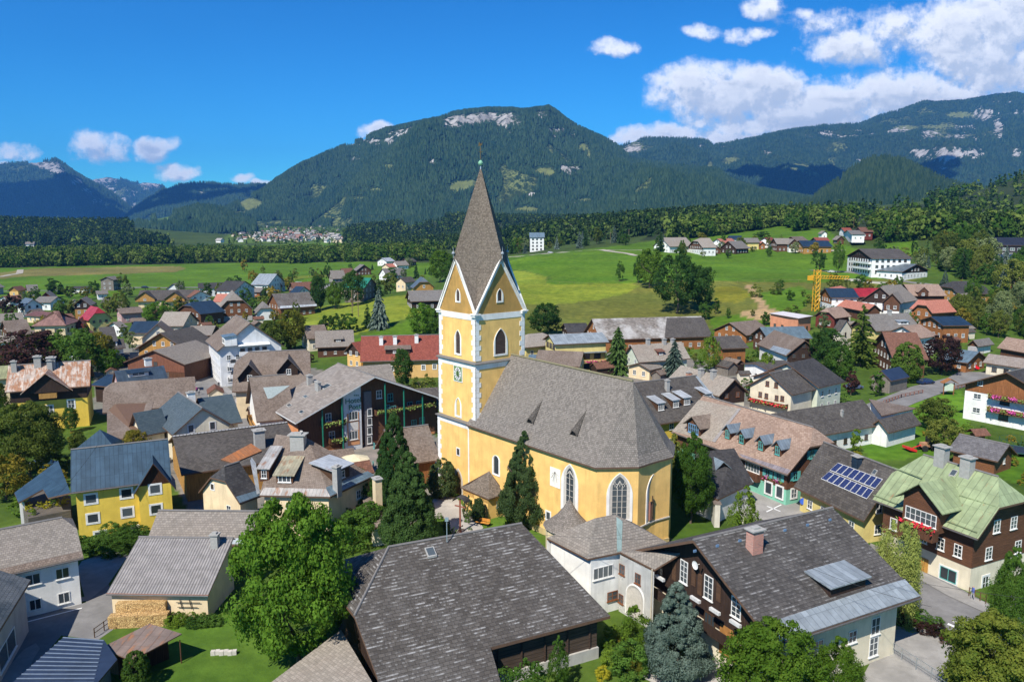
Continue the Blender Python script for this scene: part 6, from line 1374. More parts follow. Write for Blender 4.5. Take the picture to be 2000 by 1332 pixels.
    PolyB('shed_roof', 'small lean-to with bright orange rusted sheet roof beside the tall chimney', {'a': (431, 897, 8.2), 'b': (490, 866, 8.8), 'c': (512, 880, 8.2), 'd': (455, 904, 7.7)}, [['a', 'd', 'c', 'b']], M_VRUST, P_GREY, cat='shed')
    # hotel
    Ht = rep('hotel', House('hotel', 'large hotel with broad grey roof, dark timber front and hanging flower boxes', (577, 826.5), (515, 790), (735, 738), 6.8, shingle((.20, .18, .165), (.31, .285, .265), .9, .5, (.26, .24, .22), .4, .35), P_ORNG, far=False, gable=wood((.17, .080, .042)), gz=.6, gkeys=('g1',), go=2.2, eo=1.2, fascia=plain('white_fascia', (.62, .62, .60), .6)))
    A, u, n2, L, poly = Ht.faces['g1']; F = lambda x, y, d=0.: onp(x, y, (n2, n2 @ (A+n2*d)))
    p0, p1 = F(674, 880, 1.0), F(708, 880, 1.0); s0 = (p0-A) @ u; s1 = (p1-A) @ u; ctr = A+u*(s0+s1)/2; W_ = s1-s0; b = MB(); b.prism([ctr+u*x+n2*y-Z3*1 for x, y in ((-W_/2, 0), (-W_/2, 1.0), (W_/2, 1.0), (W_/2, 0))][::-1], [ctr+u*x+n2*y+Z3*z for x, y, z in ((-W_/2, 0, 10.2), (-W_/2, 1.0, 10.2), (W_/2, 1.0, 11.6), (W_/2, 0, 11.6))][::-1]); bay = Ht.part(b, 'stair_bay', P_LGREY)
    fp = (n2, n2 @ (A+n2*1.02)); g = plain('letter_green', (.02, .16, .09), .5)
    fp = (n2, n2 @ (A+n2*1.14)); lp = onp(690, 787, fp); put_text(Ht, 'Hotel', 1.35, lp, n2, g); lp = onp(693, 799, fp); put_text(Ht, 'Post', 1.35, lp, n2, g)
    for i in range(3): b = MB(); q = onp(692+i*3.6, 772, fp); b.bar(q, q+n2*.06, .13, 0, 5); Ht.part(b, 'star', g)
    b = MB(); fp = (n2, n2 @ (A+n2*1.02)); q0 = onp(690, 833, fp); b.obox(q0-Z3*3.4+n2*.02, u, n2, 2.3, .05, 5.9); Ht.part(b, 'painted_surround', plain('painted_orange', (.62, .30, .14), .8), bay)
    b = MB(); b.obox(q0-Z3*.7+n2*.06, u, n2, 1.9, .03, 1.5); Ht.part(b, 'painted_panel', plain('mural_ground', (.66, .62, .56), .8), bay)
    for yy in (812, 850): add_window(Ht.root, onp(690, yy+6, fp)+n2*.04-Z3*.2, n2, 1.7, 1.6, 'white', (3, 1), False, False)
    for k, (x0, x1, y) in enumerate([(716, 728, 0)]):
        a0, a1 = F(714, 880, .6), F(728, 880, .6); ss0, ss1 = (a0-A) @ u, (a1-A) @ u; b = MB(); b.obox(A+u*(ss0+ss1)/2+n2*.35-Z3, u, n2, ss1-ss0, .7, 11.2); Ht.part(b, 'grey_panel', plain('bay_grey', (.16, .14, .14), .6))
        for j in range(4): add_window(Ht.root, onp(722, 806+j*18, (n2, n2 @ (A+n2*.72)))-Z3*.6, n2, .9, 1.35, 'white', (1, 1), False, False)
    gp = plain('post_green', (.015, .15, .10), .5)
    for x, yt in ((632, 802), (671, 782), (755, 752), (791, 767), (827, 783)):
        b = MB(); q = F(x, 880, 1.7); sx = (q-A) @ u; zt = Ht.he+Ht.h*(1-abs(sx-L/2)/(L/2+1.2))-.6; q = A+u*sx+n2*1.7; b.bar(q, q+Z3*zt, .14, 0, 6); Ht.part(b, 'green_post', gp)
    s_a = (F(640, 850)-A) @ u; s_b = (F(670, 850)-A) @ u; s_c = (F(730, 850)-A) @ u; s_d = (F(845, 850)-A) @ u
    for z_, a0, a1 in ((4.9, s_a-1.2, s_b), (1.7, s_a, s_b), (5.6, s_c, s_d)): Ht.balcony('g1', a0, a1, z_, 1.5, W_BRN, .9, flowers='mixed' if z_ < 1 else 'green')
    for x, y in ((740, 770), (762, 776), (756, 798), (768, 800), (800, 792), (818, 790), (641, 815), (648, 850), (808, 827), (824, 822)): Ht.wpx('g1', x, y, 1.1, 1.5, style='teal' if x > 750 else 'white')
    for x, y in ((542, 822), (560, 832), (589, 848)): 
        try: Ht.wpx('front', x, y, .9, 1.1, surround=True)
        except Exception: pass
    Ht.chimney('front', 605, 750, 1.6, .9); Ht.chimney('front', 621, 762, 1.5, 1.6, .6)
    for x, y in ((597, 775), (565, 792), (589, 805)): Ht.skylight('front', x, y, 1.5, .7)
    Ht.skylight('front', 637, 755, 2.0, 1.6)
    # brown timber house right of the hotel
    U_ = rep('orangewood', House('timber_annex', 'orange timber house with grey brown shingle roof in front of the hotel', (772, 910), (861, 897), (752, 840), 4.3, S_BROWN, W_ORNG, far=False)); 
    for x, y in ((731, 870), (721, 905), (729, 906)): U_.wpx('g1', x, y, .6, .9, style='teal')
    V1 = rep('behind1', House('grey_house', 'house with grey slate roof directly behind the hotel', (776, 753), (694, 760), (759.5, 711.6), 5.0, S_GREY, P_CREAM2)); V2 = rep('behind2', House('grey_house', 'low house with dark grey roof between hotel and church tower', (864, 797), (795, 802), (866, 753), 4.6, S_DARK, W_BRN))
    # building with two pointed dormers and its neighbour
    I1 = rep('twodorm', House('inn', 'inn with brown shingle roof and two pointed gable dormers', (453, 765), (608, 757), (464, 688.6), 6.0, S_BROWN, P_CREAM, far=False, hip=(.35, .1)))
    for x, y, w in ((488, 745, 3.8), (564, 733, 3.8)): I1.dormer('front', x, y, w, 1.5, 'gable', rise=2.2, roof=S_BROWN, wall=W_DARK, ww=1.0, wh=1.2, ov=.7)
    I2 = rep('glassroof', House('shop_house', 'shop house with grey brown shingles and a strip of roof glazing', (501, 824), (578, 816), (492, 736), 5.6, S_BROWN, P_WHITE, far=False)); I2.patch('front', [(514, 757), (566, 753), (548, 766), (532, 777), (523, 779)], plain('roof_glazing', (.28, .32, .31), .3)); autowin(I2, 'white', 1., 1.2, skip=('back', 'front'))
    A, u, n2, L, poly = I2.faces['g1']; I2.balcony('g1', L*.2, L*.8, 3.0, 1.0, W_OCH, .9)
    # white house with awning balcony
    J = rep('whitehotel', House('guest_house', 'tall white guest house with brown roof and balconied gable beside the street', (424.4, 686), (401, 665.4), (488, 629), 9.2, S_BROWN, P_LGREY, far=False, gutter=True)); autowin(J, 'white', .9, 1.3, step=2.0, faces=('front',)); autowin(J, 'white', 1.0, 1.3, step=2.6, faces=('g1',), gtop=False)
    J.dormer('front', 437, 672, 4.2, 1.9, 'shed', roof=M_LBLUE, wall=P_WHITE, ww=3.2, wh=1.2, mull=(4, 1), pitch=.1)
    A, u, n2, L, poly = J.faces['g1']; J.balcony('g1', L*.30, L*.78, 7.6, 1.3, WHITE, .9); J.balcony('g1', L*.12, L*.28, 4.9, 1.0, WHITE, .9); J.balcony('g1', L*.12, L*.28, 2.0, 1.0, WHITE, .9)
    for i in range(4): J.win('g1', L*(.36+.12*i), 7.8, 1.1, 1.6, style='dark', mull=(2, 1))
    for z_ in (5.1, 2.2): J.win('g1', L*.2, z_, 1.3, 1.6, style='dark', mull=(2, 1))
    b = MB(); b.slab([A+u*L*.28+Z3*10.6, A+u*L*.80+Z3*10.6, A+u*L*.80+n2*1.6+Z3*10.2, A+u*L*.28+n2*1.6+Z3*10.2], .1, 0, 0); J.part(b, 'awning', WHITE)
    # stone roof farmhouse, red roofed school
    Kk = rep('stone27', House('farmhouse', 'old farmhouse with grey stone shingles and timber front on the green slope', (616, 679), (693, 676), (607, 647), 3.3, S_GREY, W_BRN)); autowin(Kk, 'white', .8, .9); Kk.dormer('front', 661, 668, 2.6, .9, 'shed', roof=S_GREY, wall=W_DARK, ww=1.4, wh=.6)
    HG('little brown-roofed store house adjoining the old farmhouse', (584, 652), (600, 662), (592, 636), 7, 4.2, S_BROWN, P_CREAM2, name='store_house', gable=W_BRN, gz=4)
    Rr = rep('red', House('red_roof_house', 'long yellow house with red tiled roof and three white chimneys left of the tower', (703, 706), (872, 702), (714, 657), 4.9, S_RED, P_OCH, far=False, gutter=True)); 
    for x, y in ((744.6, 672), (771.6, 671), (813.5, 668)): Rr.chimney('front', x, y, 1.9, 1.0, .9, WHITE)
    Rr.dormer('front', 777, 691, 6.4, 1.2, 'shed', roof=S_BROWN, wall=W_DARK, ww=2.5, wh=.6, pitch=.2)
    for x, y in ((827, 717.5), (848.6, 716), (790, 719), (765, 720)): Rr.wpx('front', x, y, .9, 1.3, surround=True)
    HG('red-tiled cross wing with dark gable at the left end of the long yellow house', (671, 687), (704, 692), (695, 669), 9, 4.6, S_RED, P_OCH, name='red_roof_wing', gable=W_DARK, gz=4)
near_buildings()
# ------------------------------------------------------------------ the rest of the village
def mid_houses():
    WN = dict(style='dark', w=.9, h=1.1); g = dict(gable=W_BRN)
    S_G2 = shingle((.15, .145, .14), (.23, .22, .21), .4, .36, (.2, .2, .2), .3, .4); S_MOT = shingle((.13, .12, .11), (.30, .28, .26), .7, .45, (.46, .45, .43), .7, .3)
    W1 = HG('white chalet with blue solar panels on its left roof slope', (45, 600), (87, 597), (66, 584), 10, 4.5, seam((.12, .16, .2), .6), P_WHITE, aw=WN)
    HG('white house with dark red wooden gable behind the blue solar roof', (74, 585), (106, 584), (87, 571), 12, 4, S_GREY, P_WHITE, gable=W_RED, gz=3.6)
    HE('yellow house with grey roof at the far left edge of the meadow', (53, 569), (76, 568), 556, 5, 3.6, S_G2, P_YEL)
    HG('small ochre house with dark red roof near the far left field', (14, 568), (36, 568), (23, 560), 8, 3.4, S_RBR, P_OCH, gable=W_OCH)
    HE('grey-roofed house cut by the left edge under the meadow', (-12, 563), (10, 561), 552, 5, 4, S_G2, P_GREY)
    HE('low house with dark red roof beside the copper beech at far left', (18, 586), (52, 583), 577, 5, 3, S_RBR, P_WHITE)
    HG('wooden chalet with blue-grey porch roof behind the crimson roof', (141, 598), (177, 597), (154, 583), 11, 7, S_GREY, W_OCH, gable=W_DARK, gz=5.5)
    HE('long low building with rusty red roof left of the brown hipped house', (47, 616), (92, 619), 609, 5, 3, seam((.22, .10, .07), .6), P_CREAM)
    HE('low reddish-brown roof right of the brown hipped house', (120, 622), (147, 620), 613, 5, 3, S_RBR, P_CREAM)
    HG('small dark red wooden house beside the crimson-roofed house', (143, 637), (168, 636), (150, 623), 8, 3.2, S_RBR, W_RED)
    HG('tall narrow barn with pinkish wall alone in the left meadow', (193, 547), (222, 547), (206, 541), 10, 6.5, S_G2, W_GREYW, cat='barn', gable=W_GREYW, name='field_barn')
    HE('long black shed at the edge of the left meadow', (138, 563.5), (174, 563), 559, 4, 3, S_BLACK, P_WHITE, name='shed', cat='shed')
    HE('small white house with grey roof right of the field barn', (188, 575), (212, 574), 567.5, 4, 3.2, S_G2, P_WHITE)
    HE('low dark grey roof left of the tall olive tree', (196, 592), (213, 592), 580, 4, 3, S_DARK, W_BRN)
    HG('pale house with solar panels between the red-gabled house and the dark tree', (99, 591), (129, 586), (117, 579), 9, 3.6, S_G2, P_WHITE)
    HE('brown hipped roof villa with three dark windows at left', (61, 637), (129, 635.5), 607.6, 7.5, 4.8, M_BRN, P_CREAM, hip=(1, 1), hs=.9, name='villa', aw=dict(style='dark', w=1.3, h=1.6, step=4, z0=2.0))
    HE('long grey shingle roof at the left edge below the white chalet', (-14, 631), (48, 627), 612, 5, 3.4, S_GREY, P_WHITE)
    HE('low pale grey-brown roof left of the brown hipped villa', (14, 650), (62, 646), 625, 6, 3.2, S_BROWN, W_BRN)
    HE('pale weathered roof with a small chimney at the far left edge', (-16, 669), (32, 668), 655, 5, 3.4, S_PALE, P_WHITE)
    HG('yellow house with crimson metal roof and dark shutters', (172, 626.5), (221, 622.5), (193, 601), 10, 4.9, M_CRIM, P_YEL2, hip=(.45, 0), aw=dict(style='dark', w=.9, h=1.0, step=2.6))
    H = HE('house with low dark roof and white box dormer behind the round green tree', (192, 683), (246, 679), 663, 6, 4, S_DARK, P_WHITE); H.dormer('front', 216, 676, 3.6, 1.4, 'shed', wall=P_WHITE, ww=2.6, wh=1.0, style='dark', mull=(2, 1))
    HE('low dark grey roof behind the round green tree at left', (150, 707), (206, 701), 683, 6, 3, S_BLACK, P_WHITE)
    D1 = HE('very long dark-roofed house with two wooden gables along the left meadow', (266, 587), (383, 585), 566, 8, 4, S_DARK, P_CREAM, name='row_house')
    for x in (283, 341.5): D1.dormer('front', x, 588, 9, 1.2, 'gable', rise=3.2, roof=S_DARK, wall=W_OCH, ww=1.2, wh=1, ov=.6)
    HG('white gabled house with rusty red roof edge in front of the dark row', (371, 581), (415, 578), (395, 568), 10, 5, S_RBR, P_WHITE)
    HE('low house with flat red roof right of the white gabled house', (415, 590), (449, 590), 574, 6, 3.2, S_SALM, P_WHITE)
    HE('long house with black roof and white walls along the meadow', (387, 563), (456, 561), 552, 6, 5, S_BLACK, P_LGREY, aw=dict(style='dark', w=1.4, h=1.4))
    HG('tall white house with dark roof and side tower at the meadow edge', (459, 568), (500, 562), (477, 549), 12, 6, S_BLACK, P_WHITE)
    HG('low blue-grey roofed house at the edge of the long green meadow', (323, 565), (353, 565), (334, 554), 8, 3, S_G2, P_LGREY)
    BB = HG('big barn with steep grey roof and brown boarded gable in the left middle', (423, 609), (496, 606), (459, 572), 16, 4.4, S_GREY, P_GREY, cat='barn', hip=(.42, 0), gable=wood((.20, .085, .035)), gz=2.2, name='barn')
    HE('long pale-shingled house joined to the left of the big boarded barn', (384, 606), (434, 605), 591, 6, 5, S_PALE, P_LGREY)
    HG('house with dark blue half-hipped roof in front of the pale-shingled house', (341, 609), (391, 614), (360, 591), 12, 5, M_DBLUE, W_BRN, hip=(.3, 0))
    HE('tall cream house with pale lichen-covered roof at left centre', (305, 637), (358, 637), 609, 7, 6.2, S_PALE, P_CREAM)
    HE('long dark blue metal roof in the left centre', (249, 651), (336, 650), 627, 6, 4, M_DBLUE, P_CREAM, aw=False)
    HE('small house with grey-brown roof and pinkish walls left of the round tree', (234, 613), (281, 610), 601, 5, 4, S_BROWN, P_PINK)
    HE('little grey roof with white porch left of the long blue roof', (234, 640), (250, 638), 628, 4, 3.4, S_G2, P_WHITE)
    H1 = HG('wide low house with grey slate roof and red-brown gable wall facing us', (241, 707), (361, 712), (298, 684), 18, 5.2, S_GREY, W_BRN, gable=wood((.21, .085, .05)), gz=3, aw=dict(style='dark', w=1.1, h=1.1, step=12, z0=4.4)); H1.chimney('back', 288, 690, 1.4, 1.1) if False else None
    HG('grey-brown roofed house with ochre gable behind the wide slate house', (262, 682), (368, 687), (317, 650), 14, 5.5, S_DARK, W_OCH, go=1.0)
    HG('brown-roofed house with two white chimneys near the street', (272, 664), (345, 661), (303, 633), 10, 5.5, S_BROWN, P_CREAM2, gable=P_CREAM2)
    K1 = House('blue_roof_house', 'pinkish house with dark blue sheet roof and small white chimney by the street', (330, 745), (232, 757), (347, 705), 4.6, seam((.06, .09, .125), .5), P_PINK, far=True, go=.4); autowin(K1, 'white', 1, 1.4, skip=('front',)); K1.chimney('front', 289, 708, .9, 1.4, 1.0, WHITE); K1.dormer('front', 271, 735, 4.2, .9, 'shed', roof=M_DBLUE, wall=WHITE, ww=2.6, wh=.7, pitch=.3)
    HE('low dark blue metal roof left of the pinkish house', (176, 752), (240, 758), 733, 5, 4, M_DBLUE, W_DARK, aw=False)
    K2 = House('grey_roof_house', 'wide house with weathered grey-brown roof behind the blue-roofed cream house', (385, 790), (200, 806), (350, 738), 5, S_BROWN, P_LGREY, far=True, hip=(0, .3)); autowin(K2, skip=('g1',))
    PolyB('brown_roof_house', 'low grey-brown roof squeezed left of the blue-roofed cream house', {'a': (224, 787, 7.3), 'b': (300, 784, 7.3), 'c': (278, 862, 4.6), 'd': (209, 852, 4.6), 'e': (209, 802, 6.0)}, [['a', 'e', 'd', 'c', 'b']], S_BROWN, P_LGREY, walls=[('w', ['e', 'd', 'c'])])
    # blue-roofed cream house: three roofs at right angles
    M1 = HG('cream house with wide slate-blue metal roof and two small gable windows', (336.5, 849.5), (457, 831), (396, 797), 16, 5.4, shingle((.055, .085, .11), (.085, .12, .15), .5, .3, (.1, .13, .16), .2, .4), P_CREAM2, far=False, go=.5, aw=False, name='cream_house')
    M1.wpx('g1', 373, 837, .8, 1.2, style='dark', surround=True, mull=(1, 1)); M1.wpx('g1', 415, 831, .8, 1.2, style='dark', surround=True, mull=(1, 1)); M1.chimney('back', 374, 786, 1.6, 1.2, .9, WHITE) if False else None
    MB_ = shingle((.045, .075, .10), (.07, .105, .13), .5, .3, (.09, .12, .15), .2, .4)
    M2 = House('cream_house_wing', 'left wing of the cream house with steep slate-blue roof and open gable end', (332, 841), (275.7, 852), (348.6, 784.6), 4.6, MB_, P_CREAM2, far=True)
    M3 = House('cream_house_wing', 'right wing of the cream house with dark blue roof falling to the street', (474, 824), (405, 834), (451, 770), 4.6, MB_, P_CREAM2, far=True); M3.chimney('front', 374, 788, 2.0, 1.3, .9, WHITE)
    # rusty roofed villa
    Vv = House('yellow_villa', 'yellow villa with rusty patchwork metal roof and dark timber top floor', (175.7, 753.5), (9.5, 766), (163, 703.5), 8.3, M_RUST, P_YEL, far=False, gable=W_DARK, gz=5.9, gkeys=('g1', 'g2', 'front'), p0=.55)
    for x, y in ((97, 800), (139, 789), (99, 838), (50, 803)): Vv.wpx('front', x, y, 1.2, 1.7, mull=(2, 2), surround=True)
    Vv.dormer('front', 92, 764, 7.6, .3, 'gable', rise=3.2, roof=M_RUST, wall=W_DARK, ww=0, ov=.6); Vv.wpx('front', 94.5, 761, .8, 1.3, style='white')
    p = Vv.pt('front', 95, 771); A, u, n2, L, poly = Vv.faces['front']; b = MB(); b.obox(p+n2*.6-Z3*.5, u, n2, 3.0, 1.2, 1.0); Vv.part(b, 'balcony', W_OCH)
    for x, y, a in ((28, 724, .9), (74, 714, 1.2), (101, 716, 1.4), (98, 722, .9)): Vv.chimney('front', x, y, 1.8, a)
    HE('olive green sheet roof behind the rusty-roofed villa', (-30, 742), (95, 734), 712, 6, 6.5, M_OLIVE, P_CREAM, aw=False)
    # street area
    HE('low grey roof with pale blue metal canopy by the street crossing', (362, 656), (413, 655), 636, 7, 3.4, S_GREY, W_DARK)
    HG('small white house with grey half-hipped roof below the dark barn', (499, 613), (540, 611), (517, 592), 9, 3, S_G2, P_WHITE, hip=(.5, 0))
    DB = HE('big barn with dark shingle roof and pale metal eaves on the green slope', (546, 603), (619, 598), 572, 8, 4, shingle((.10, .09, .085), (.17, .155, .145), .4, .4), wood((.20, .09, .04)), cat='barn', name='barn'); DB.patch('front', [(546, 602.5), (619, 597.5), (618, 594), (547, 598)], M_LIGHT)
    HE('brown-roofed house behind the big dark barn', (575, 568), (616, 566), 551, 6, 4, S_RBR, W_BRN); HG('small gable with blue roof in front of the brown-roofed house', (580, 575), (611, 572), (597, 560), 7, 3, M_DBLUE, P_WHITE)
    HG('white hall with pale metal roof by the green meadow', (524, 557), (560, 552), (537, 535), 12, 5, M_ZINC, P_WHITE); HG('small orange and yellow gabled house in front of the white hall', (531, 561), (553, 560), (541, 546), 7, 3, S_GREY, P_YEL, gable=W_ORNG)
    HG('little orange wooden house right of the tall white house', (508, 571), (524, 568), (514, 562), 6, 2.6, S_G2, W_ORNG)
    HE('weathered grey roof at the meadow edge left of the yellow farmhouse', (649, 545), (676, 544), 528, 5, 2.6, S_GREY, W_GREYW); HE('small yellow house with brown roof above the green-roofed house', (672, 535), (694, 534), 524, 5, 3.4, S_RBR, P_YEL)
    HG('brown wooden house at the top of the meadow left of the tower', (696, 529), (727, 528), (716, 517), 9, 3.8, S_G2, W_BRN)
    HG('grey wooden house with bright green metal roof', (712, 563), (739, 559), (729, 543), 12, 5.5, M_TURQ, W_GREYW); HE('pale blue roof half hidden by trees left of the green roof', (690, 560), (707, 558), 543, 5, 4, M_LBLUE, P_CREAM)
    HG('yellow wooden house with blue-grey half-hipped roof left of the tower', (807, 563), (850, 562), (828, 543), 9, 3.8, seam((.13, .16, .18), .6), P_OCH, hip=(.4, 0), gable=W_OCH, gz=2.4)
    HE('dark-roofed annex left of the blue-grey half-hipped house', (792, 552), (814, 550), 541, 4, 4, S_DARK, P_CREAM); HE('dark barn with long grey roof partly behind the tower', (802, 589), (873, 587), 567, 7, 3.6, S_G2, W_DARK, cat='barn', name='barn')
    HE('low wide house with grey roof below the far tree belt', (755, 539), (795, 537), 524, 6, 3, S_G2, P_WHITE); HE('small white house above the low wide house left of the spire', (776, 519), (800, 518), 510, 5, 3.4, S_GREY, P_WHITE)
    HE('small dark-roofed house right of the small white one near the spire', (799, 512), (815, 511), 504.5, 5, 3.4, S_DARK, W_BRN); HE('white industrial hall left of the spire in the valley', (755, 511), (772, 510), 503.5, 6, 3.5, M_LIGHT, P_WHITE)
    HE('brownish-red roof beside the white industrial hall', (760, 522), (778, 521), 515, 5, 3, S_SALM, P_CREAM)
    # right of the church
    Bn = HE('very long farm barn with mottled white and grey slate roof behind the church', (1172, 664), (1392, 657), 620, 9, 4.2, S_MOT, W_ORNG, cat='barn', name='barn'); Bn.patch('front', [(1298, 660), (1392, 657), (1374, 620), (1302, 621)], S_DARK)
    HE('dark shed with pale roof lights left of the long farm barn', (1108, 650), (1153, 649), 631, 6, 3.2, S_BLACK, W_DARK, cat='shed', name='shed'); HG('low orange wooden barn gable at the right end of the long farm barn', (1390, 645), (1458, 655), (1406, 630), 14, 3, S_BROWN, W_ORNG, cat='barn', name='barn')
    Yh = HE('yellow balconied guest house with pale metal roof behind the nave', (1083, 673), (1190, 668), 651, 5, 8.2, M_ZINC, P_YEL2, far=True, aw=dict(style='dark', w=2.0, h=1.4, step=3.4, z0=.9)); A, u, n2, L, poly = Yh.faces['front']
    Yh.balcony('front', L*.02, L*.98, 2.7, 1.2, P_YEL2, .7, flowers='pink'); Yh.balcony('front', L*.02, L*.98, 5.5, 1.4, M_ZINC, .15)
    HE('grey hipped shingle roof with brick chimney behind the nave ridge', (1026, 679), (1088, 673), 652, 6, 6.2, S_PALE, P_YEL2, hip=(1, .2))
    HE('brown roof with blue metal edges just behind the nave ridge', (1042, 712), (1133, 716), 685, 6, 4.6, S_BROWN, P_YEL2); HE('low pale blue metal roof between tower and brown roof', (1031, 703), (1101, 704), 694, 4, 4.8, M_LBLUE, W_BRN)
    Pb = House('pale_roof_house', 'pale green house with weathered pink-brown roof and three chimneys behind the nave', (1349, 700), (1248, 708), (1337, 663.6), 4.6, S_PALE, P_PALEG); autowin(Pb, 'white', 1., 1.1); Pb.dormer('front', 1291, 694, 1.8, 1.0, 'shed', roof=S_RBR, wall=W_RED, ww=1.2, wh=.7)
    for x in (1265.5, 1297, 1313.6): Pb.chimney('front', x, 671, 1.2, .9)
    HE('small grey shingle annex in front of the pale green house', (1270, 723), (1297, 717), 706, 4, 3, S_GREY, P_CREAM); HE('wooden house with orange balcony between birch and garden', (1411, 681), (1463, 679), 656, 6, 5, S_DARK, W_ORNG, aw=dict(style='dark', w=1.2, h=1.4))
    HE('blue-grey metal roofed house at right centre', (1500, 663), (1588, 661), 638, 6, 4.6, seam((.15, .21, .24), .6), W_BRN)
    Fh = House('flower_chalet', 'white chalet with patched grey-brown roof and pink flower baskets', (1535, 695), (1478, 672), (1571, 662), 4.6, S_BROWN, P_WHITE, gable=W_DARK, gz=2.6); autowin(Fh, 'dark', 1., 1.2); Fh.patch('front', [(1535, 694), (1503, 683), (1511, 675), (1545, 684)], M_ZINC)
    Ch = HG('cream house with long red flower balcony on its gable', (1457, 753.5), (1548, 771), (1504, 729), 9, 5.6, S_DARK, P_CREAM2, far=False, go=.6, name='cream_house', aw=False); A, u, n2, L, poly = Ch.faces['g1']
    for x, y in ((1499, 749), (1516, 752), (1485, 770), (1497, 773), (1517, 777), (1528, 778)): Ch.wpx('g1', x, y, .9, 1.1, style='brown')
    Ch.balcony('g1', .2, L-.5, 2.4, 1.1, W_BRN, .8, flowers='red'); Ch2 = HE('cream house part with two window rows and grey roof right of the flower balcony', (1560, 752), (1611, 739), 717, 6, 6.4, S_DARK, P_CREAM2, aw=dict(style='brown', w=.8, h=1.1, step=2.4)); Ch2.chimney('front', 1565, 725, 1.2, 1.1)
    HE('pale green-white house with wide black roof right of the cream house', (1600, 757), (1652, 745), 704, 8, 6.2, S_BLACK, P_PALEG, aw=dict(style='white', w=.9, h=1.3))
    HE('low dark roof behind the cream flower house', (1500, 722), (1560, 716), 706, 5, 4, S_DARK, P_WHITE)
    HG('wooden chalet with dark blue roof beside the yellow crane', (1598.6, 575.6), (1622.6, 581.5), (1608, 563), 11, 5.6, M_DBLUE, P_WHITE, gable=W_ORNG, gz=3.0); HG('house with bright red metal roof and dark gable right of the crane', (1649.6, 575), (1678, 580), (1664, 563), 12, 5, seam((.40, .03, .04), .6), W_GREYW)
    HE('small reddish roof between the blue and the bright red roofs', (1643, 571), (1665, 567), 560, 5, 4, S_SALM, P_CREAM)
    Sr = House('salmon_house', 'broad house with salmon red roof below the bright red metal roof', (1692, 609), (1630, 597), (1707, 592), 4, S_SALM, W_BRN); HG('dark red wooden house with pinkish half-hipped roof right of the building site', (1588, 617.6), (1631.6, 622), (1612, 602), 11, 3.8, S_PINK, W_RED, hip=(.4, 0))
    To = House('chapel_tower', 'narrow tall cream house with small dark roof between conifers', (1640.6, 646), (1626, 644), (1652.7, 625), 9.5, S_DARK, P_CREAM2, go=.2, eo=.2, p0=1.0); autowin(To, 'dark', .7, 1.2, step=5, z0=2)
    Gb = House('big_grey_house', 'large house with broad grey tiled roof and white dormer at right', (1800.6, 643.5), (1711, 647), (1777, 609), 5.4, S_G2, P_YEL2, gable=W_DARK, p0=.55); Gb.dormer('front', 1765, 634, 3.6, 1.0, 'shed', roof=M_ZINC, wall=P_WHITE, ww=2.4, wh=.8, pitch=.15); autowin(Gb, 'dark', 1.2, 1.3)
    Gb.chimney('front', 1737, 614, 1.2, 1.0)
    Br = HG('brown wooden house with chocolate brown roof left of the round thuja', (1699, 676), (1743, 700), (1731, 648), 9, 5, S_RBR, W_BRNH)
    HE('grey roofed chalet with two white chimneys above the large grey roof', (1755, 593), (1794, 586), 558, 7, 5, S_GREY, P_WHITE, gable=W_DARK); HG('grey gabled chalet with white balcony left of the two white chimneys', (1706, 575), (1736, 577), (1721, 558), 10, 5, S_GREY, W_DARK, gable=W_DARK, gz=3)
    HG('chalet with wooden balcony and white ground floor above the large grey roof', (1722, 591), (1761, 593), (1741, 573), 12, 6, S_GREY, P_WHITE, gable=W_BRN, gz=3)
    Pk = HE('chalet with pinkish roof and solar panels in the right middle', (1781, 578), (1850, 578), 555, 7, 4.4, S_PINK, W_BRN); Pk.dormer('front', 1803, 578, 4, 1.6, 'gable', rise=1.8, roof=S_PINK, wall=W_BRN, ww=1.2, wh=1)
    HG('orange wooden house with salmon half-hipped roof, left gable', (1779, 607), (1821, 612), (1801, 587), 12, 5, S_SALM, W_ORNG, hip=(.4, 0)); HG('orange wooden house with salmon half-hipped roof, right gable', (1828, 607), (1860, 601), (1848, 589), 9, 5.2, S_SALM, W_ORNG, hip=(.4, 0))
    HE('ochre house with large dark hipped roof and white chimney at right', (1872, 575), (1939, 574), 549, 8, 4, S_BLACK, W_OCH, hip=(.5, .5)); HG('pale grey roofed house in front of the dark hipped roof', (1852, 589), (1880, 591), (1864, 575), 13, 3.8, S_GREY, W_BRN)
    HG('orange wooden hall with dark blue roof edge below the salmon roofs', (1792.5, 626), (1842, 636), (1806, 618), 10, 5, M_DBLUE, W_ORNG)
    HE('white house with patched brown roof behind the copper beech', (1799, 661), (1833, 656), 635, 6, 6, S_PINK, P_WHITE); 
    Ga = HG('white garage with brown gable and grey door', (1888, 674), (1911, 677), (1899, 664), 9, 2.7, S_G2, P_WHITE, name='garage', cat='garage', gable=W_BRN, gz=2.5, aw=False); Ga.door('g1', 1899.5, 684, 2.8, 2.2, plain('garage_door', (.38, .36, .37), .5))
    House('pink_roof_house', 'house with large pinkish brown roof at the right edge', (2030, 694), (1947, 679), (2042, 664), 4, S_PINK, W_BRN)
    HG('orange gabled house with blue roof behind the red van', (1890, 709), (1931, 701), (1914, 687), 8, 2.8, M_LBLUE, W_ORNG, gable=W_ORNG)
    Lh = House('low_house', 'low cream house with taupe roof right of the red van', (2010, 721), (1919, 707.6), (2020, 701), 3.2, shingle((.24, .21, .19), (.30, .27, .25), .5, .5), P_CREAM2); autowin(Lh, 'dark', 1.3, 1.2)
    Sd = House('storage_shed', 'small timber shed with dark blue metal roof beside the road', (1777, 736), (1740.5, 744), (1759.5, 714), 3.2, M_NAVY, W_GREYW, cat='shed', eo=.4, go=.3)
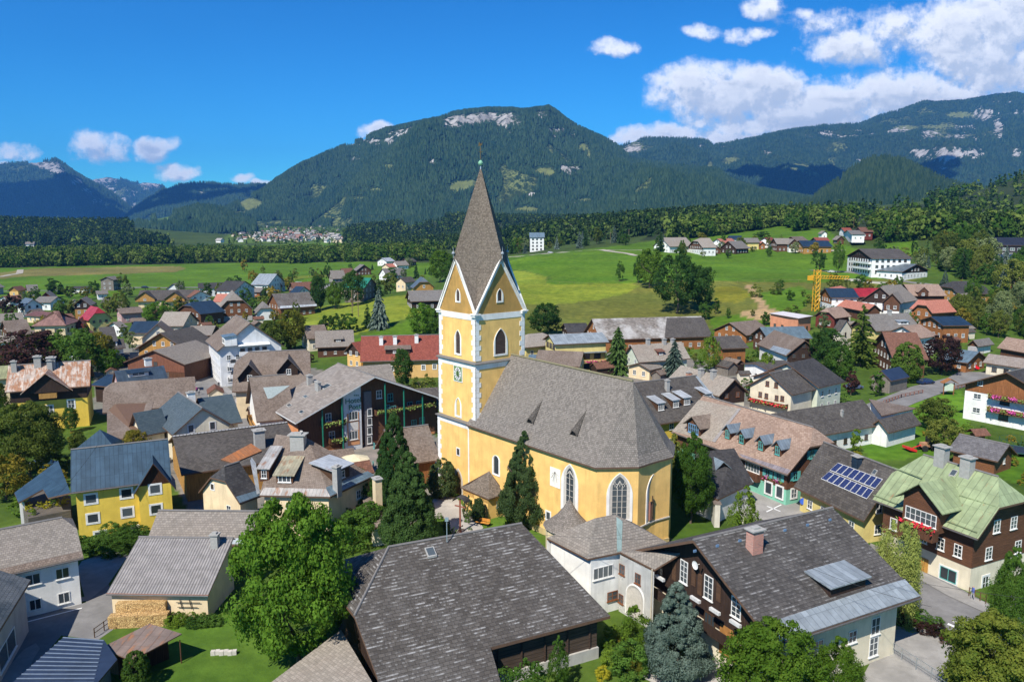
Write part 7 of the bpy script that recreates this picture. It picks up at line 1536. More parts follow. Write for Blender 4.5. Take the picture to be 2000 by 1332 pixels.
    HG('reddish roofed wooden house among trees at the right edge', (1969, 557), (1995, 560), (1984, 541), 9, 3.6, S_PINK, W_ORNG)
    # on the hill
    HE('large old farmhouse with long pale grey shingle roof on the hill', (1308, 482), (1356, 481), 464, 8, 4.2, S_PALE, P_WHITE); HG('wooden gable of the hill farmhouse above white ground floor', (1343, 482), (1372, 484), (1357, 465), 10, 4.4, S_PALE, P_WHITE, hip=(.35, 0), gable=W_BRN, gz=3)
    HG('red-brown wooden barn in the hill farm', (1373, 487), (1410, 487), (1393, 475), 12, 3, S_RBR, W_BRN, cat='barn', name='barn'); HG('black wooden barn with grey roof in the hill farm', (1405, 485), (1438, 486), (1425, 471), 14, 3.4, S_G2, W_DARK, cat='barn', name='barn')
    HE('orange-red roofed house on the hill above the black barn', (1413, 476), (1441, 475), 466, 5, 3, S_SALM, P_WHITE); HE('dark blue roof behind the orange-red roof on the hill', (1426, 467), (1452, 467), 460.5, 5, 4, M_DBLUE, P_WHITE)
    HE('yellow house with grey roof on the hill', (1457, 474), (1485, 474), 465, 6, 5, S_G2, P_YEL2); HG('small orange wooden house next to the yellow hill house', (1482, 479), (1497, 479), (1489, 472), 7, 3, S_SALM, W_ORNG)
    HE('small house with red roof between trees on the hill', (1504, 472), (1518, 471), 464, 4, 3, S_RED, P_WHITE); HE('wide chalet with grey roof and wooden balconies on the hill', (1517, 477), (1548, 477), 465.5, 7, 5, S_GREY, W_BRN); HG('chalet gable with balcony next to the wide hill chalet', (1540, 478), (1562, 478), (1551, 467), 9, 5, S_GREY, P_WHITE, gable=W_BRN, gz=2.6)
    HE('brown-grey roofed house behind the blue-roofed hill barn', (1561, 474), (1584, 473), 462, 6, 4, S_BROWN, W_BRN); HE('long hill barn with dark blue roof and ochre wooden end', (1569, 482), (1627, 482), 470, 9, 4.2, M_DBLUE, W_OCH, cat='barn', name='barn'); HE('red roofed house behind the blue hill barn', (1595, 471), (1622, 471), 464, 6, 3.6, S_RED, W_BRN)
    HE('house with red roof at the forest edge on the hill', (1648, 452), (1666, 452), 445, 5, 3.6, S_RED, P_WHITE); HG('tiny white gabled house above the hill farms', (1604, 457), (1618, 457), (1611, 451), 7, 3.6, S_GREY, P_WHITE); HG('white gabled house at the forest edge on the hill', (1671, 456), (1691, 458), (1682, 450), 9, 4, S_G2, P_WHITE)
    HG('dark wooden gabled house at the forest edge on the hill', (1691, 452), (1707, 453), (1699, 444), 8, 4, S_RBR, W_RED); HG('small wooden house in front of the forest-edge houses', (1634, 469), (1651, 469), (1641, 461), 8, 3, S_GREY, W_BRN)
    Hw = HG('large white hotel with balconies and dark gable roof on the hill', (1652, 500), (1702, 505), (1671, 486), 20, 8.5, S_DARK, P_WHITE, name='hill_hotel', cat='hotel', gable=W_DARK, gz=8, aw=dict(style='dark', w=1.4, h=1.4)); A, u, n2, L, poly = Hw.faces['g1']
    for z in (2.8, 5.6): Hw.balcony('g1', L*.3, L*.98, z, 1.4, WHITE, .9)
    HG('wide white chalet with blue-black gable above the garden at right', (1763, 531), (1816, 528), (1794, 516), 15, 3.8, seam((.15, .18, .2), .6), P_WHITE, gable=W_DARK, gz=3)
    Dh = HE('long dark hotel with three rows of balconies at the right forest edge', (1933, 479), (2055, 480), 464, 8, 9.5, seam((.03, .035, .05), .6), wood((.045, .04, .045)), name='forest_hotel', cat='hotel', aw=dict(style='white', w=2.2, h=1.5, step=4)); HE('white building with bright blue roof below the dark hotel', (1958, 510), (2046, 509), 497, 7, 6, M_DBLUE, P_WHITE, aw=dict(style='dark', w=1.6, h=1.4))
    HE('tiny grey-roofed house among trees above the wide white chalet', (1752, 503), (1768, 502), 493, 5, 3, S_PALE, P_WHITE); HE('small reddish roof hidden in trees below the dark hotel', (1894, 507), (1913, 509), 497, 5, 3, S_PINK, P_CREAM)
    P = tz(1049, 491); HE('tall white block house with pale blue roof at the hill foot', (1034, 464), (1064, 464), 454.5, 6, zat(P[0], P[1], 464)-P[2], base=float(P[2]), roof=M_LBLUE, wall=P_WHITE, name='block_house', aw=dict(style='dark', w=1.6, h=1.4, step=4)); HE('lower blue roofed front wing of the tall white block house', (1032, 482), (1056, 482), 478, 4, 3.4, M_LBLUE, P_WHITE)
    HG('pale tower block chequered with dark red windows above the forest', (1104, 448), (1126, 448), (1113, 438), 14, 11, S_DARK, P_WHITE, name='tower_block', cat='hotel', aw=dict(style='brown', w=1.6, h=1.3, step=3)); HG('white gabled house in the forest right of the spire', (978, 456), (996, 456), (986, 447), 12, 7, S_G2, P_WHITE)
    HE('small white house with dark roof right of the spire', (976, 472), (990, 472), 466, 5, 4, S_DARK, P_WHITE); HE('small brown wooden house right of the spire', (998, 470), (1010, 470), 463, 5, 4, S_RBR, W_BRN)
    # building site
    Cs = PolyB('building_site', 'flat orange brick house shell under construction with pale roof slab', {'a': (1502, 612, 5.5), 'b': (1529, 608, 5.5), 'c': (1588, 617, 5.5), 'd': (1560, 622, 5.5), 'e': (1538, 618, 5.5)}, [['a', 'e', 'd', 'c', 'b']], plain('fresh_concrete', (.55, .52, .52), .8), P_BRICKO, base=float(tz(1540, 640)[2]), walls=[('w', ['a', 'e', 'd', 'c'])], th=.3, cat='building site', far=True)
    for k in ('w0', 'w1', 'w2'):
        L = Cs.faces[k][3]; Cs.grid(k, max(1, int(L/4)), [.6], 1.3, 1.5, style='dark')
mid_houses()
def far_village():
    r = np.random.default_rng(3); roofs = [plain('far_roof', c, .8) for c in ((.16, .14, .13), (.25, .13, .10), (.30, .28, .26))]; walls = [plain('far_wall', c, .9) for c in ((.75, .73, .68), (.66, .55, .38))]; ms = []
    for rf in roofs:
        for wl in walls:
            b = MB(); b.prism([(-6, -5, -2), (6, -5, -2), (6, 5, -2), (-6, 5, -2)], [(-6, -5, 5), (6, -5, 5), (6, 5, 5), (-6, 5, 5)], 0)
            b.slab([(-7, -6, 4.6), (7, -6, 4.6), (7, 0, 8.6), (-7, 0, 8.6)], .4, 1, 1); b.slab([(7, 6, 4.6), (-7, 6, 4.6), (-7, 0, 8.6), (7, 0, 8.6)], .4, 1, 1); b.poly([(-6, -5, 5), (-6, 0, 8.3), (-6, 5, 5)]); b.poly([(6, 5, 5), (6, 0, 8.3), (6, -5, 5)]); o = b.build('far_house', [wl, rf]); ms.append(o.data); bpy.data.objects.remove(o)
    n = 0
    for i in range(500):
        x = r.normal(568, 62); y = 463-abs(r.normal(0, 9))+r.random()*12
        if not (450 < x < 700 and 441 < y < 478) or n >= 190: continue
        P = tz(x, y)
        if P[1] > 4200: continue
        o = obj('far_house', ms[i % 6], None, P); o.rotation_euler = (0, 0, r.random()*6); s = .62+r.random()*.4; o.scale = (s, s, s); tag(o, 'tiny house in the distant village at the foot of the central mountain', 'house', 'houses of the distant village'); n += 1
    for x, y in ((60, 482), (352, 497), (700, 468), (640, 474), (655, 474), (700, 476), (430, 474), (470, 473), (880, 477), (868, 480), (850, 484), (842, 478), (890, 470), (905, 482), (835, 488), (820, 496), (812, 492)):
        P = tz(x, y)
        if P[1] > 3600: continue
        o = obj('far_house', ms[int(x) % 6], None, P); o.rotation_euler = (0, 0, x); tag(o, 'small lone house out on the distant valley floor', 'house', 'scattered houses on the valley floor')
far_village()
def sheds(n, poly, label, group, seed, size=(3.2, 6.5)):
    r = np.random.default_rng(seed); W = [tuple(tz(x, y)[:2]) for x, y in poly]; A = np.array(W); lo, hi = A.min(0), A.max(0); got = 0; rf = [S_DARK, S_BROWN, S_GREY, S_RBR]; wl = [W_BRN, W_DARK, P_CREAM2, W_GREYW]
    for _ in range(n*80):
        p = lo+(hi-lo)*r.random(2); L = size[0]+(size[1]-size[0])*r.random(); w = L*.35
        if got >= n or not inpoly(p[:1], p[1:], W)[0] or any(abs((p[0]-c[0])*c[2][0]+(p[1]-c[1])*c[2][1]) < c[3]+L*.6 and abs(-(p[0]-c[0])*c[2][1]+(p[1]-c[1])*c[2][0]) < c[4]+L*.6 for c in FOOT): continue
        a = math.radians(-26+r.normal(0, 12)+(90 if r.random() < .5 else 0)); u = np.array([math.sin(a), math.cos(a), 0]); z = float(height(p[0], p[1])); E1 = np.array([p[0], p[1], z+2.4])-u*L/2; k = r.integers(4)
        House('garden_shed', label, E1, E1+u*L, None, 2.4, rf[k], wl[r.integers(4)], w=w, h=w*.65, cat='shed', group=group, go=.3, eo=.3); got += 1
sheds(34, [(-40, 600), (240, 590), (480, 600), (560, 690), (430, 720), (200, 720), (-40, 700)], 'small shed in the yards left of the street', 'small sheds in the left part of the village', 301)
sheds(18, [(190, 730), (330, 720), (500, 800), (700, 740), (860, 800), (850, 960), (700, 960), (340, 930)], 'small shed in the yards between the blue roofs and the hotel', 'small sheds around the hotel', 302)
sheds(16, [(1040, 690), (1460, 690), (1640, 760), (1640, 830), (1460, 800), (1240, 760)], 'small shed in the yards behind the nave', 'small sheds behind the nave', 303)
sheds(14, [(1620, 600), (1900, 600), (1900, 680), (1680, 700)], 'small shed among the chalets right of the crane', 'small sheds among the right hand chalets', 304)
# ------------------------------------------------------------------ paving and roads
def ground_mat(name, c, sc=1.0, bump=.2):
    m, t = newmat(name); pos = t('ShaderNodeNewGeometry').outputs['Position']; n = t.noise(pos, .25*sc, 5, .65); n2 = t.noise(pos, 9.*sc, 3, .7); n3 = t.noise(pos, 1.3*sc, 3, .6)
    col = t.mix(t.ramp(n, .35, .7), sh(c, .8), sh(c, 1.12)); col = t.mix(t.math('MULTIPLY', t.ramp(n3, .52, .6), .22), col, sh(c, .6)); col = t.mix(t.math('MULTIPLY', t.ramp(n2, .4, .8), .3), col, sh(c, .7))
    finish(t, col, .95, n2, bump, .02, .15); return m
ASPH = ground_mat('asphalt', (.205, .198, .192)); PAVE = ground_mat('pale_gravel', (.40, .37, .33)); CONC = ground_mat('concrete_paving', (.30, .285, .265)); LINE = plain('road_paint', (.70, .70, .68), .8); TRACK = ground_mat('dirt_track', (.38, .34, .28))
LV = [0.012]
def sheet(name, pts, mat, z=None):
    LV[0] += .004; zz = LV[0] if z is None else z; b = MB(); P = [pz(x, y, zz) for x, y in pts]; a = sum(P[i][0]*P[(i+1) % len(P)][1]-P[(i+1) % len(P)][0]*P[i][1] for i in range(len(P)))
    b.poly(P if a > 0 else P[::-1]); return tag(b.build(name, mat), kind='structure')
def lane(name, pts, width, mat, lift=.12, kind='structure'):
    P = [tz(x, y) for x, y in pts]; Q = []
    for a, c in zip(P[:-1], P[1:]):
        n = max(1, int(np.linalg.norm(c-a)/4)); Q += [a+(c-a)*i/n for i in range(n)]
    Q.append(P[-1]); Q = np.array(Q); d = np.gradient(Q[:, :2], axis=0); d /= np.linalg.norm(d, axis=1, keepdims=True); nrm = np.stack([-d[:, 1], d[:, 0]], 1); b = MB(); R = []
    for s in (-1, 1): xy = Q[:, :2]+nrm*s*width/2; R.append(np.column_stack([xy, height(xy[:, 0], xy[:, 1])+lift]))
    for i in range(len(Q)-1): b.poly([R[0][i], R[0][i+1], R[1][i+1], R[1][i]] if np.cross(R[0][i+1]-R[0][i], R[1][i]-R[0][i])[2] > 0 else [R[1][i], R[1][i+1], R[0][i+1], R[0][i]])
    return tag(b.build(name, mat), kind=kind)
sheet('road', [(-40, 1225), (42, 1208), (168, 1176), (212, 1140), (226, 1180), (222, 1228), (190, 1250), (120, 1240), (30, 1345), (-60, 1400)], ASPH); sheet('pavement', [(-40, 1212), (42, 1196), (166, 1164), (176, 1170), (45, 1208), (-40, 1222)], CONC, .06)
sheet('path', [(168, 1176), (212, 1140), (250, 1085), (235, 1070), (160, 1095), (150, 1110)], CONC); sheet('road_line', [(44, 1215), (160, 1186), (160, 1187.5), (44, 1217)], LINE)
sheet('pavement', [(46, 1268), (70, 1255), (78, 1266), (66, 1285), (40, 1345), (-20, 1345)], CONC, .09)
sheet('churchyard_path', [(690, 1000), (760, 1020), (838, 1000), (845, 975), (868, 968), (892, 972), (905, 990), (918, 1006), (935, 1018), (944, 1030), (930, 1045), (885, 1046), (868, 1012), (820, 1012), (780, 1040), (700, 1030)], PAVE)
sheet('square', [(1405, 975), (1470, 945), (1500, 968), (1535, 980), (1560, 962), (1600, 1000), (1600, 1030), (1490, 1015), (1440, 1000)], CONC); 
for a, b_ in (((1498, 989), (1524, 999)), ((1526, 986), (1497, 1000))): lane('road_mark', [a, b_], .22, LINE, LV[0]+.02)
sheet('road', [(1700, 1060), (1770, 1090), (1860, 1140), (1960, 1195), (2060, 1270), (2060, 1380), (1950, 1290), (1850, 1232), (1740, 1195), (1690, 1150)], ASPH); sheet('pavement', [(1790, 1110), (1880, 1155), (2060, 1235), (2060, 1262), (1960, 1212), (1900, 1185), (1850, 1162), (1780, 1122)], CONC, .1)
sheet('road_line', [(1862, 1210), (1898, 1225), (1896, 1228), (1860, 1213)], LINE); sheet('road_line', [(1852, 1216), (1900, 1236), (1898, 1239), (1850, 1219)], LINE)
sheet('courtyard', [(1738, 1222), (1800, 1225), (1870, 1262), (1830, 1345), (1740, 1420), (1680, 1330)], CONC)
sheet('road', [(1600, 822), (1690, 790), (1780, 755), (1850, 738), (1880, 722), (2030, 735), (1990, 755), (1900, 752), (1850, 764), (1790, 786), (1730, 812), (1680, 850)], ASPH); sheet('courtyard', [(1840, 722), (1860, 690), (1880, 684), (1925, 690), (1915, 712), (1880, 724)], CONC)
sheet('road', [(352, 700), (402, 690), (432, 752), (452, 775), (500, 800), (510, 860), (470, 860), (420, 790), (372, 765), (366, 730)], ASPH); sheet('pavement', [(400, 690), (408, 690), (440, 752), (462, 772), (452, 775), (430, 756)], CONC, .1)
sheet('terrace', [(1400, 1285), (1420, 1250), (1500, 1300), (1480, 1345), (1300, 1345), (1250, 1320), (1330, 1305)], ground_mat('flagstones', (.42, .39, .35), 1.5))
lane('track', [(985, 503), (1060, 496), (1130, 491), (1180, 489), (1215, 494), (1245, 500)], 4.5, TRACK); lane('track', [(1180, 489), (1240, 489), (1310, 490), (1380, 494)], 2.5, TRACK); lane('track', [(-60, 546), (0, 541), (38, 534), (40, 527)], 5, TRACK)
lane('track', [(1585, 528), (1640, 531), (1690, 537), (1740, 545), (1780, 552), (1850, 560)], 4, ASPH); lane('road', [(640, 488), (700, 484), (780, 486), (840, 491), (900, 494)], 9, TRACK); lane('road', [(-50, 571), (140, 566), (260, 562), (400, 562), (450, 560)], 5, ASPH)
lane('track', [(560, 585), (590, 580), (625, 566), (650, 555)], 4, CONC); lane('road', [(1450, 486), (1520, 483), (1580, 487), (1650, 490)], 5, TRACK)
# ------------------------------------------------------------------ woods
def raw(me):
    V = np.empty(len(me.vertices)*3, np.float32); me.vertices.foreach_get('co', V); F = np.empty(len(me.loops), np.int32); me.loops.foreach_get('vertex_index', F); return V.reshape(-1, 3), F.reshape(-1, 4)
FV = {}
def far_tree(kind, lod):
    if (kind, lod) not in FV:
        out = []
        for sd_ in range(4):
            if kind == 'b': n, l, s = ((16, 14, .07), (9, 7, .12))[lod]; out.append(raw(crown_mesh('x', prof_round if sd_ % 2 else prof_egg, .05, n, l, s, BARK, 70+sd_, .2, .35)))
            else: out.append(raw(spruce_mesh('x', BARK, 80+sd_, *((9, 6, 2), (6, 5, 1))[lod], z0=.03, wid=(.10, .15)[lod])))
        FV[(kind, lod)] = out
    return FV[(kind, lod)]
def wood_mat(name, ca, cb):
    m, t = newmat(name); a = t('ShaderNodeAttribute', None, attribute_name='tone').outputs['Fac']; pos = t('ShaderNodeNewGeometry').outputs['Position']
    n = t.noise(pos, .35, 3, .6); f = t.math('ADD', t.math('MULTIPLY', a, .75), t.math('MULTIPLY', n, .4)); col = t.mix(t.ramp(f, .2, .95), ca, cb)
    d = t('ShaderNodeBsdfDiffuse', {'Color': col}); tr = t('ShaderNodeBsdfTranslucent', {'Color': col}); mx = t('ShaderNodeMixShader', {0: .22, 1: d.outputs[0], 2: tr.outputs[0]}); o = t('ShaderNodeOutputMaterial'); t.l.new(mx.outputs[0], o.inputs[0]); return m
WB = wood_mat('wood_broadleaf', (.040, .090, .014), (.145, .195, .042)); WC = wood_mat('wood_conifer', (.018, .046, .015), (.070, .110, .034))
def forest(name, poly, n, pb, hr, lod, seed, avoid=(), world=False):
    r = np.random.default_rng(seed); W = np.array(poly if world else [tz(x, y)[:2] for x, y in poly], float); lo, hi = W.min(0), W.max(0); XY = lo+(hi-lo)*r.random((n*8, 2)); XY = XY[inpoly(XY[:, 0], XY[:, 1], [tuple(w) for w in W])]
    Z = height(XY[:, 0], XY[:, 1]); px, py = project(np.column_stack([XY, Z])); k = np.ones(len(XY), bool)
    for av in avoid: k &= ~inpoly(px, py, av)
    XY, Z = XY[k][:n], Z[k][:n]; n = len(XY); isb = r.random(n) < pb*(.4+1.2*fbm(XY[:, 0]/70, XY[:, 1]/70, 2, seed))
    for kind, mat, sel in (('b', WB, isb), ('c', WC, ~isb)):
        VV, FF, TT, off = [], [], [], 0; vs = far_tree(kind, lod)
        for (x, y), z in zip(XY[sel], Z[sel]):
            V, F = vs[r.integers(4)]; h = hr[0]+(hr[1]-hr[0])*r.random(); w = h*(.75 if kind == 'b' else .52)*(.8+.4*r.random()); a = r.random()*6.28; c, s = math.cos(a), math.sin(a)
            if kind == 'b': h *= .82
            Q = np.column_stack([(V[:, 0]*c-V[:, 1]*s)*w+x, (V[:, 0]*s+V[:, 1]*c)*w+y, V[:, 2]*h+z-.5]); VV.append(Q); FF.append(F+off); off += len(Q); TT.append(np.full(len(Q), r.random()))
        if VV: tag(obj(name, np_mesh(name, np.concatenate(VV), np.concatenate(FF), mat, attrs={'tone': ('FLOAT', np.concatenate(TT))})), kind='stuff')
forest('river_wood', [(-200, 527), (60, 523), (160, 519), (440, 513), (700, 511), (870, 511), (870, 500), (700, 496), (300, 496), (-200, 504)], 1900, .85, (12, 20), 0, 101, [[(-40, 516), (120, 512), (120, 508), (-40, 510)]])
forest('left_forest', WOODW[0], 11000, .2, (17, 27), 1, 102, [[(110, 485), (145, 485), (145, 479), (110, 480)]], True)
forest('middle_forest', WOODW[1], 11000, .22, (17, 26), 1, 103, [[(800, 470), (900, 466), (900, 458), (810, 462)], [(680, 466), (790, 442), (860, 428), (880, 434), (800, 450), (710, 472)]], True)
forest('hill_forest', [(1250, 471), (1440, 452), (1530, 437), (1640, 441), (1700, 448), (1722, 470), (1800, 466), (1830, 470), (1930, 470), (2080, 474), (2300, 478), (2400, 420), (2200, 342), (2000, 343), (1900, 373), (1800, 400), (1700, 415), (1500, 420), (1300, 435)], 9000, .5, (15, 25), 1, 104, [[(1640, 460), (1715, 460), (1715, 438), (1640, 438)], [(1570, 455), (1625, 455), (1625, 446), (1570, 446)]])
forest('edge_wood', [(1300, 470), (1440, 455), (1530, 440), (1560, 452), (1640, 452), (1700, 462), (1725, 476), (1800, 470), (1870, 475), (1930, 472), (2080, 474), (2080, 462), (1930, 460), (1850, 455), (1720, 452), (1640, 440), (1530, 434), (1420, 448)], 900, .7, (14, 24), 0, 105, [[(1640, 462), (1712, 462), (1712, 446), (1640, 446)], [(1570, 458), (1625, 458), (1625, 446), (1570, 446)]])
forest('far_village_trees', [(440, 478), (460, 452), (560, 438), (700, 442), (770, 465), (690, 478)], 900, .8, (9, 16), 1, 106); forest('valley_copse', [(800, 488), (900, 492), (1000, 494), (1060, 490), (1060, 470), (900, 470), (800, 476)], 700, .6, (12, 20), 1, 107, [[(810, 482), (900, 484), (900, 476), (810, 474)]])
# ------------------------------------------------------------------ single trees:  kind, leaves, x, top, foot, width, label
def free(x, y, m=1.2):
    for (cx, cy, u, a, b_) in FOOT:
        dx, dy = x-cx, y-cy
        if abs(dx*u[0]+dy*u[1]) < a+m and abs(-dx*u[1]+dy*u[0]) < b_+m: return False
    return True
for row in '''round maple 582 965 1312 246|huge bright green maple left of the big barn
fluffy spruce 774 800 1012 112|taller dark spruce standing behind its twin, left of the church door
fluffy spruce 800 876 1068 140|nearer dark spruce between the old barn and the church
fluffy yew 1024 838 1026 118|tall ragged conifer leaning against the sunny nave wall
column yew 864 893 970 60|dark oval yew beside the tower door
column yew 935 970 1019 27|small clipped cone beside the porch
column yew 914 966 1012 21|narrow dark shrub left of the porch
column yew 873 1012 1042 15|tiny round-topped shrub on the churchyard lawn
fluffy bluespruce 1318 1132 1318 158|grey-blue spruce in front of the dark chalet
round lime 1500 1212 1440 215|light green tree in front of the dark chalet, cut by the bottom edge
birch lime 1625 1235 1420 150|loose yellow-green tree before the cream wall of the chalet
round berry 1925 1195 1420 215|bushy rowan with orange berries in the bottom right corner
birch green 1966 1058 1262 100|white-stemmed birch at the right edge beside the timber house
willow willow 1745 1010 1205 118|yellow-green weeping willow behind the dark chalet roof
tall green 1348 842 1022 98|tall round tree in the shade right of the apse
tall olive 1312 845 975 62|thin olive tree close behind the apse
birch lime 1452 945 1065 74|feathery pale tree beyond the churchyard gate
birch green 1090 1238 1345 62|slender young tree before the log wall of the barn
bush green 1028 1290 1390 110|leafy shrub below the log wall of the barn
bush lime 1240 1182 1262 62|bright yellow-green bush by the white gateway
bush hedge 1232 1250 1320 80|dark grassy shrub left of the blue spruce
round olive 58 783 935 145|large olive-green tree in front of the rusty-roofed villa
round autumn 12 885 975 95|yellowish tree at the left edge below the villa
bush lime 60 955 1000 70|bright low shrub next to the white car
bush autumn 105 905 950 60|brownish shrub above the white car
round copper 62 645 748 150|dark reddish tree behind the rusty villa chimneys
round green 148 640 742 110|green tree right of the dark reddish one at left
round autumn 198 648 722 70|yellowing tree above the white box dormer house
round maple 213 680 738 60|round bright green tree in front of the white dormer house
round autumn 12 690 745 60|golden tree at the left edge above the villa roof
round copper 24 574 622 48|copper beech beside the blue solar-roofed chalet
round dark 126 585 624 42|round dark tree between the white chalet and wooden chalet
tall olive 236 566 616 38|tall thin-leaved olive tree left of the pinkish house
tall olive 240 531 566 28|lone poplar-like tree at the edge of the left meadow
round green 186 547 579 26|round tree beside the pink field barn
round dark 101 543 576 26|dark tree in front of the left meadow
spruce spruce 120 550 575 20|dark spruce beside the dark tree at the meadow
round olive 138 558 582 34|olive bushy tree below the long black shed
round maple 311 588 638 66|large round green tree beside the pale lichen roof
round green 350 586 614 32|small green tree right of the big round one
round copper 363 590 610 24|small purple tree beside the rusty-edged white house
round dark 786 680 760 54|dense dark walnut tree in front of the yellow long house
willow olive 828 728 768 66|loose pale bushes beside the tower under the yellow house
round autumn 571 604 685 72|golden-green tree on the slope above the inn
round olive 530 625 692 64|brownish tree behind the white guest house
round green 640 614 654 40|leftmost of the three dark bushes on the mown slope
round dark 662 611 652 40|middle of the three dark bushes on the mown slope
round green 684 612 650 42|rightmost of the three dark bushes on the mown slope
larch spruce 718 594 642 24|slim larch left of the big spruce on the slope
spruce bluespruce 741 562 641 42|large blue-grey spruce on the green slope left of the tower
round maple 826 590 660 62|bright round tree left of the tower
round green 852 602 664 48|darker tree touching the tower at left
round dark 622 538 607 46|tall dark tree behind the big dark barn
tall lime 654 548 604 36|light green tree right of the tall dark tree
round dark 690 526 598 54|big tree in front of the green-roofed house
larch spruce 740 542 580 22|slim conifer right of the green-roofed house
round olive 762 533 574 42|olive tree left of the blue-grey half-hipped house
round lime 862 488 552 64|large bright tree between hill houses and spire
round green 886 500 556 44|dark green tree touching the spire at left
tall green 641 511 550 18|narrow tall tree on the long meadow
tall olive 622 524 558 28|loose tree left of the weathered meadow roof
tall olive 516 529 562 20|slim tree left of the white hall
round dark 449 541 564 18|left of the two small dark pines at the meadow edge
round dark 463 538 562 20|right of the two small dark pines at the meadow edge
round dark 481 562 602 34|dark tree in front of the tall white house
column hedge 568 658 682 20|clipped green shrub below the little store house
round copper 607 690 708 20|purple shrub left of the old farmhouse
round dark 1066 591 656 80|broad dark tree right of the tower
spruce spruce 1206 637 730 66|big dark spruce in front of the yellow guest house
spruce bluespruce 1316 664 745 56|blue-green spruce in front of the pale green house
birch lime 1386 648 728 54|drooping birch in front of the orange balcony house
round green 1294 628 672 36|light tree before the mottled barn roof
round lime 1496 688 742 36|bright green tree left of the cream balcony house
tall green 1210 507 550 21|lone slim tree on the hill meadow
round lime 1268 484 562 62|light green tree left of the great dark tree on the hill
tall dark 1246 498 554 22|narrow dark tree at the left of the hill group
tall dark 1322 484 612 104|great dark tree on the bank of the hill meadow
round dark 1366 518 606 72|lower right companion of the great dark hill tree
round green 1377 588 624 32|small round tree at the foot of the hill bank
round green 1398 582 614 18|tiny tree on the bank right of the great dark tree
round green 1422 600 622 12|very small tree on the lower green field
round green 1495 608 636 22|small tree left of the orange building site
larch larch 1681 594 716 64|tall yellow-green larch beside the narrow cream house
round dark 1612 640 728 84|dark spreading tree left of the narrow cream house
round green 1640 675 745 60|green tree in front of the narrow cream house
column thuja 1770 666 746 60|huge egg-shaped thuja beside the blue-roofed shed
round copper 1838 653 732 78|large copper beech above the road
round green 1711 726 774 40|round light tree next to the blue-roofed shed
round copper 1662 724 772 36|dark purple bush tree right of the pale green-white house
round olive 1826 776 840 86|fruit tree in front of the white chalet
round olive 1842 816 884 74|lower fruit tree above the brown hut
round lime 1671 838 886 32|small bright tree before the white workshop wall
fluffy bluespruce 1843 527 578 24|pale blue spruce in front of the wide white chalet
round yellow 1678 500 532 26|bright yellow tree in front of the large white hotel
round dark 1600 487 530 32|round dark tree left of the large white hotel
tall green 1637 470 534 26|tall tree beside the left corner of the white hotel
round dark 1715 466 500 30|dark tree above the white hotel roof
tall dark 1785 465 500 14|narrow dark tree on the small upper meadow
round olive 1470 481 492 16|small round bush below the yellow hill house
round dark 1412 455 484 16|dark purple tree behind the black hill barn
round dark 1490 452 466 40|clump of trees on the upper hill meadow
round green 1332 468 494 16|small tree before the hill farmhouse
larch spruce 1290 452 492 22|spruce group left of the hill farmhouse
round olive 1500 462 486 14|tree between the yellow and wide hill houses'''.split('\n'):
    a, lab = row.split('|'); k, m, x, yt, yb, w = a.split(); tree(k, m, float(x), float(yt), float(yb), float(w), lab)
def scatter(n, poly, opts, hr, label, group, seed, lod=None, clear=1.5, gap=2.5, tries=60, cat='tree', bushy=False):
    r = np.random.default_rng(seed); W = np.array([tz(x, y)[:2] for x, y in poly]); lo, hi = W.min(0), W.max(0); got = []; wp = [tuple(w) for w in W]
    for _ in range(n*tries):
        if len(got) >= n: break
        p = lo+(hi-lo)*r.random(2)
        if not inpoly(p[:1], p[1:], wp)[0] or not free(p[0], p[1], clear) or any((p[0]-q[0])**2+(p[1]-q[1])**2 < gap*gap for q in got): continue
        got.append(p); z = float(height(p[0], p[1])); h = hr[0]+(hr[1]-hr[0])*r.random(); a, b_ = project([p[0], p[1], z]), project([p[0], p[1], z+h]); k, m = opts[r.integers(len(opts))]
        w = h*{'round': .85, 'tall': .6, 'birch': .55, 'spruce': .42, 'larch': .45, 'bush': 1.3, 'column': .5, 'fluffy': .55}[k]*(.8+.4*r.random())/((np.array([p[0], p[1], z])-CAM) @ FW)*FPX
        o = tree(k, m, a[0], b_[1], a[1], w, label, group=group, lod=lod, cat=cat); o.location = (p[0], p[1], z)
BR = [('round', 'green'), ('round', 'dark'), ('round', 'olive'), ('tall', 'green'), ('round', 'autumn'), ('tall', 'olive'), ('round', 'pale')]; CO = [('spruce', 'spruce'), ('larch', 'spruce'), ('spruce', 'bluespruce')]
scatter(30, [(1850, 590), (2040, 600), (2060, 690), (1960, 660), (1870, 660), (1838, 640)], BR, (7, 13), 'leafy tree in the thicket on the slope above the taupe-roofed house', 'thicket at the right edge', 201, gap=3.5)
scatter(16, [(1700, 505), (1840, 510), (1850, 530), (1820, 548), (1700, 545)], BR+CO*2, (7, 13), 'tree in the dark row between the white hotel and the wide white chalet', 'dark trees right of the white hotel', 202, gap=4)
scatter(22, [(1830, 480), (1930, 485), (1950, 520), (1930, 560), (1850, 560), (1830, 520)], BR+CO, (10, 19), 'large tree left of the dark hotel on the wooded slope', 'large trees below the dark hotel', 203, gap=5)
scatter(20, [(1920, 520), (2040, 525), (2050, 600), (1940, 600), (1915, 560)], CO*3+BR, (10, 18), 'dark tree right of the ochre hipped house near the right edge', 'dark trees at the right edge', 204, gap=4)
scatter(18, [(1270, 500), (1640, 505), (1640, 470), (1270, 478)], BR, (5, 10), 'small tree among the farms on the hill', 'trees among the hill farms', 205, gap=9)
scatter(16, [(1500, 560), (1620, 575), (1600, 640), (1480, 640), (1450, 590)], [('round', 'olive'), ('bush', 'olive'), ('round', 'green')], (2, 6), 'shrub on the bank near the yellow crane', 'shrubs on the bank near the crane', 206, gap=5)
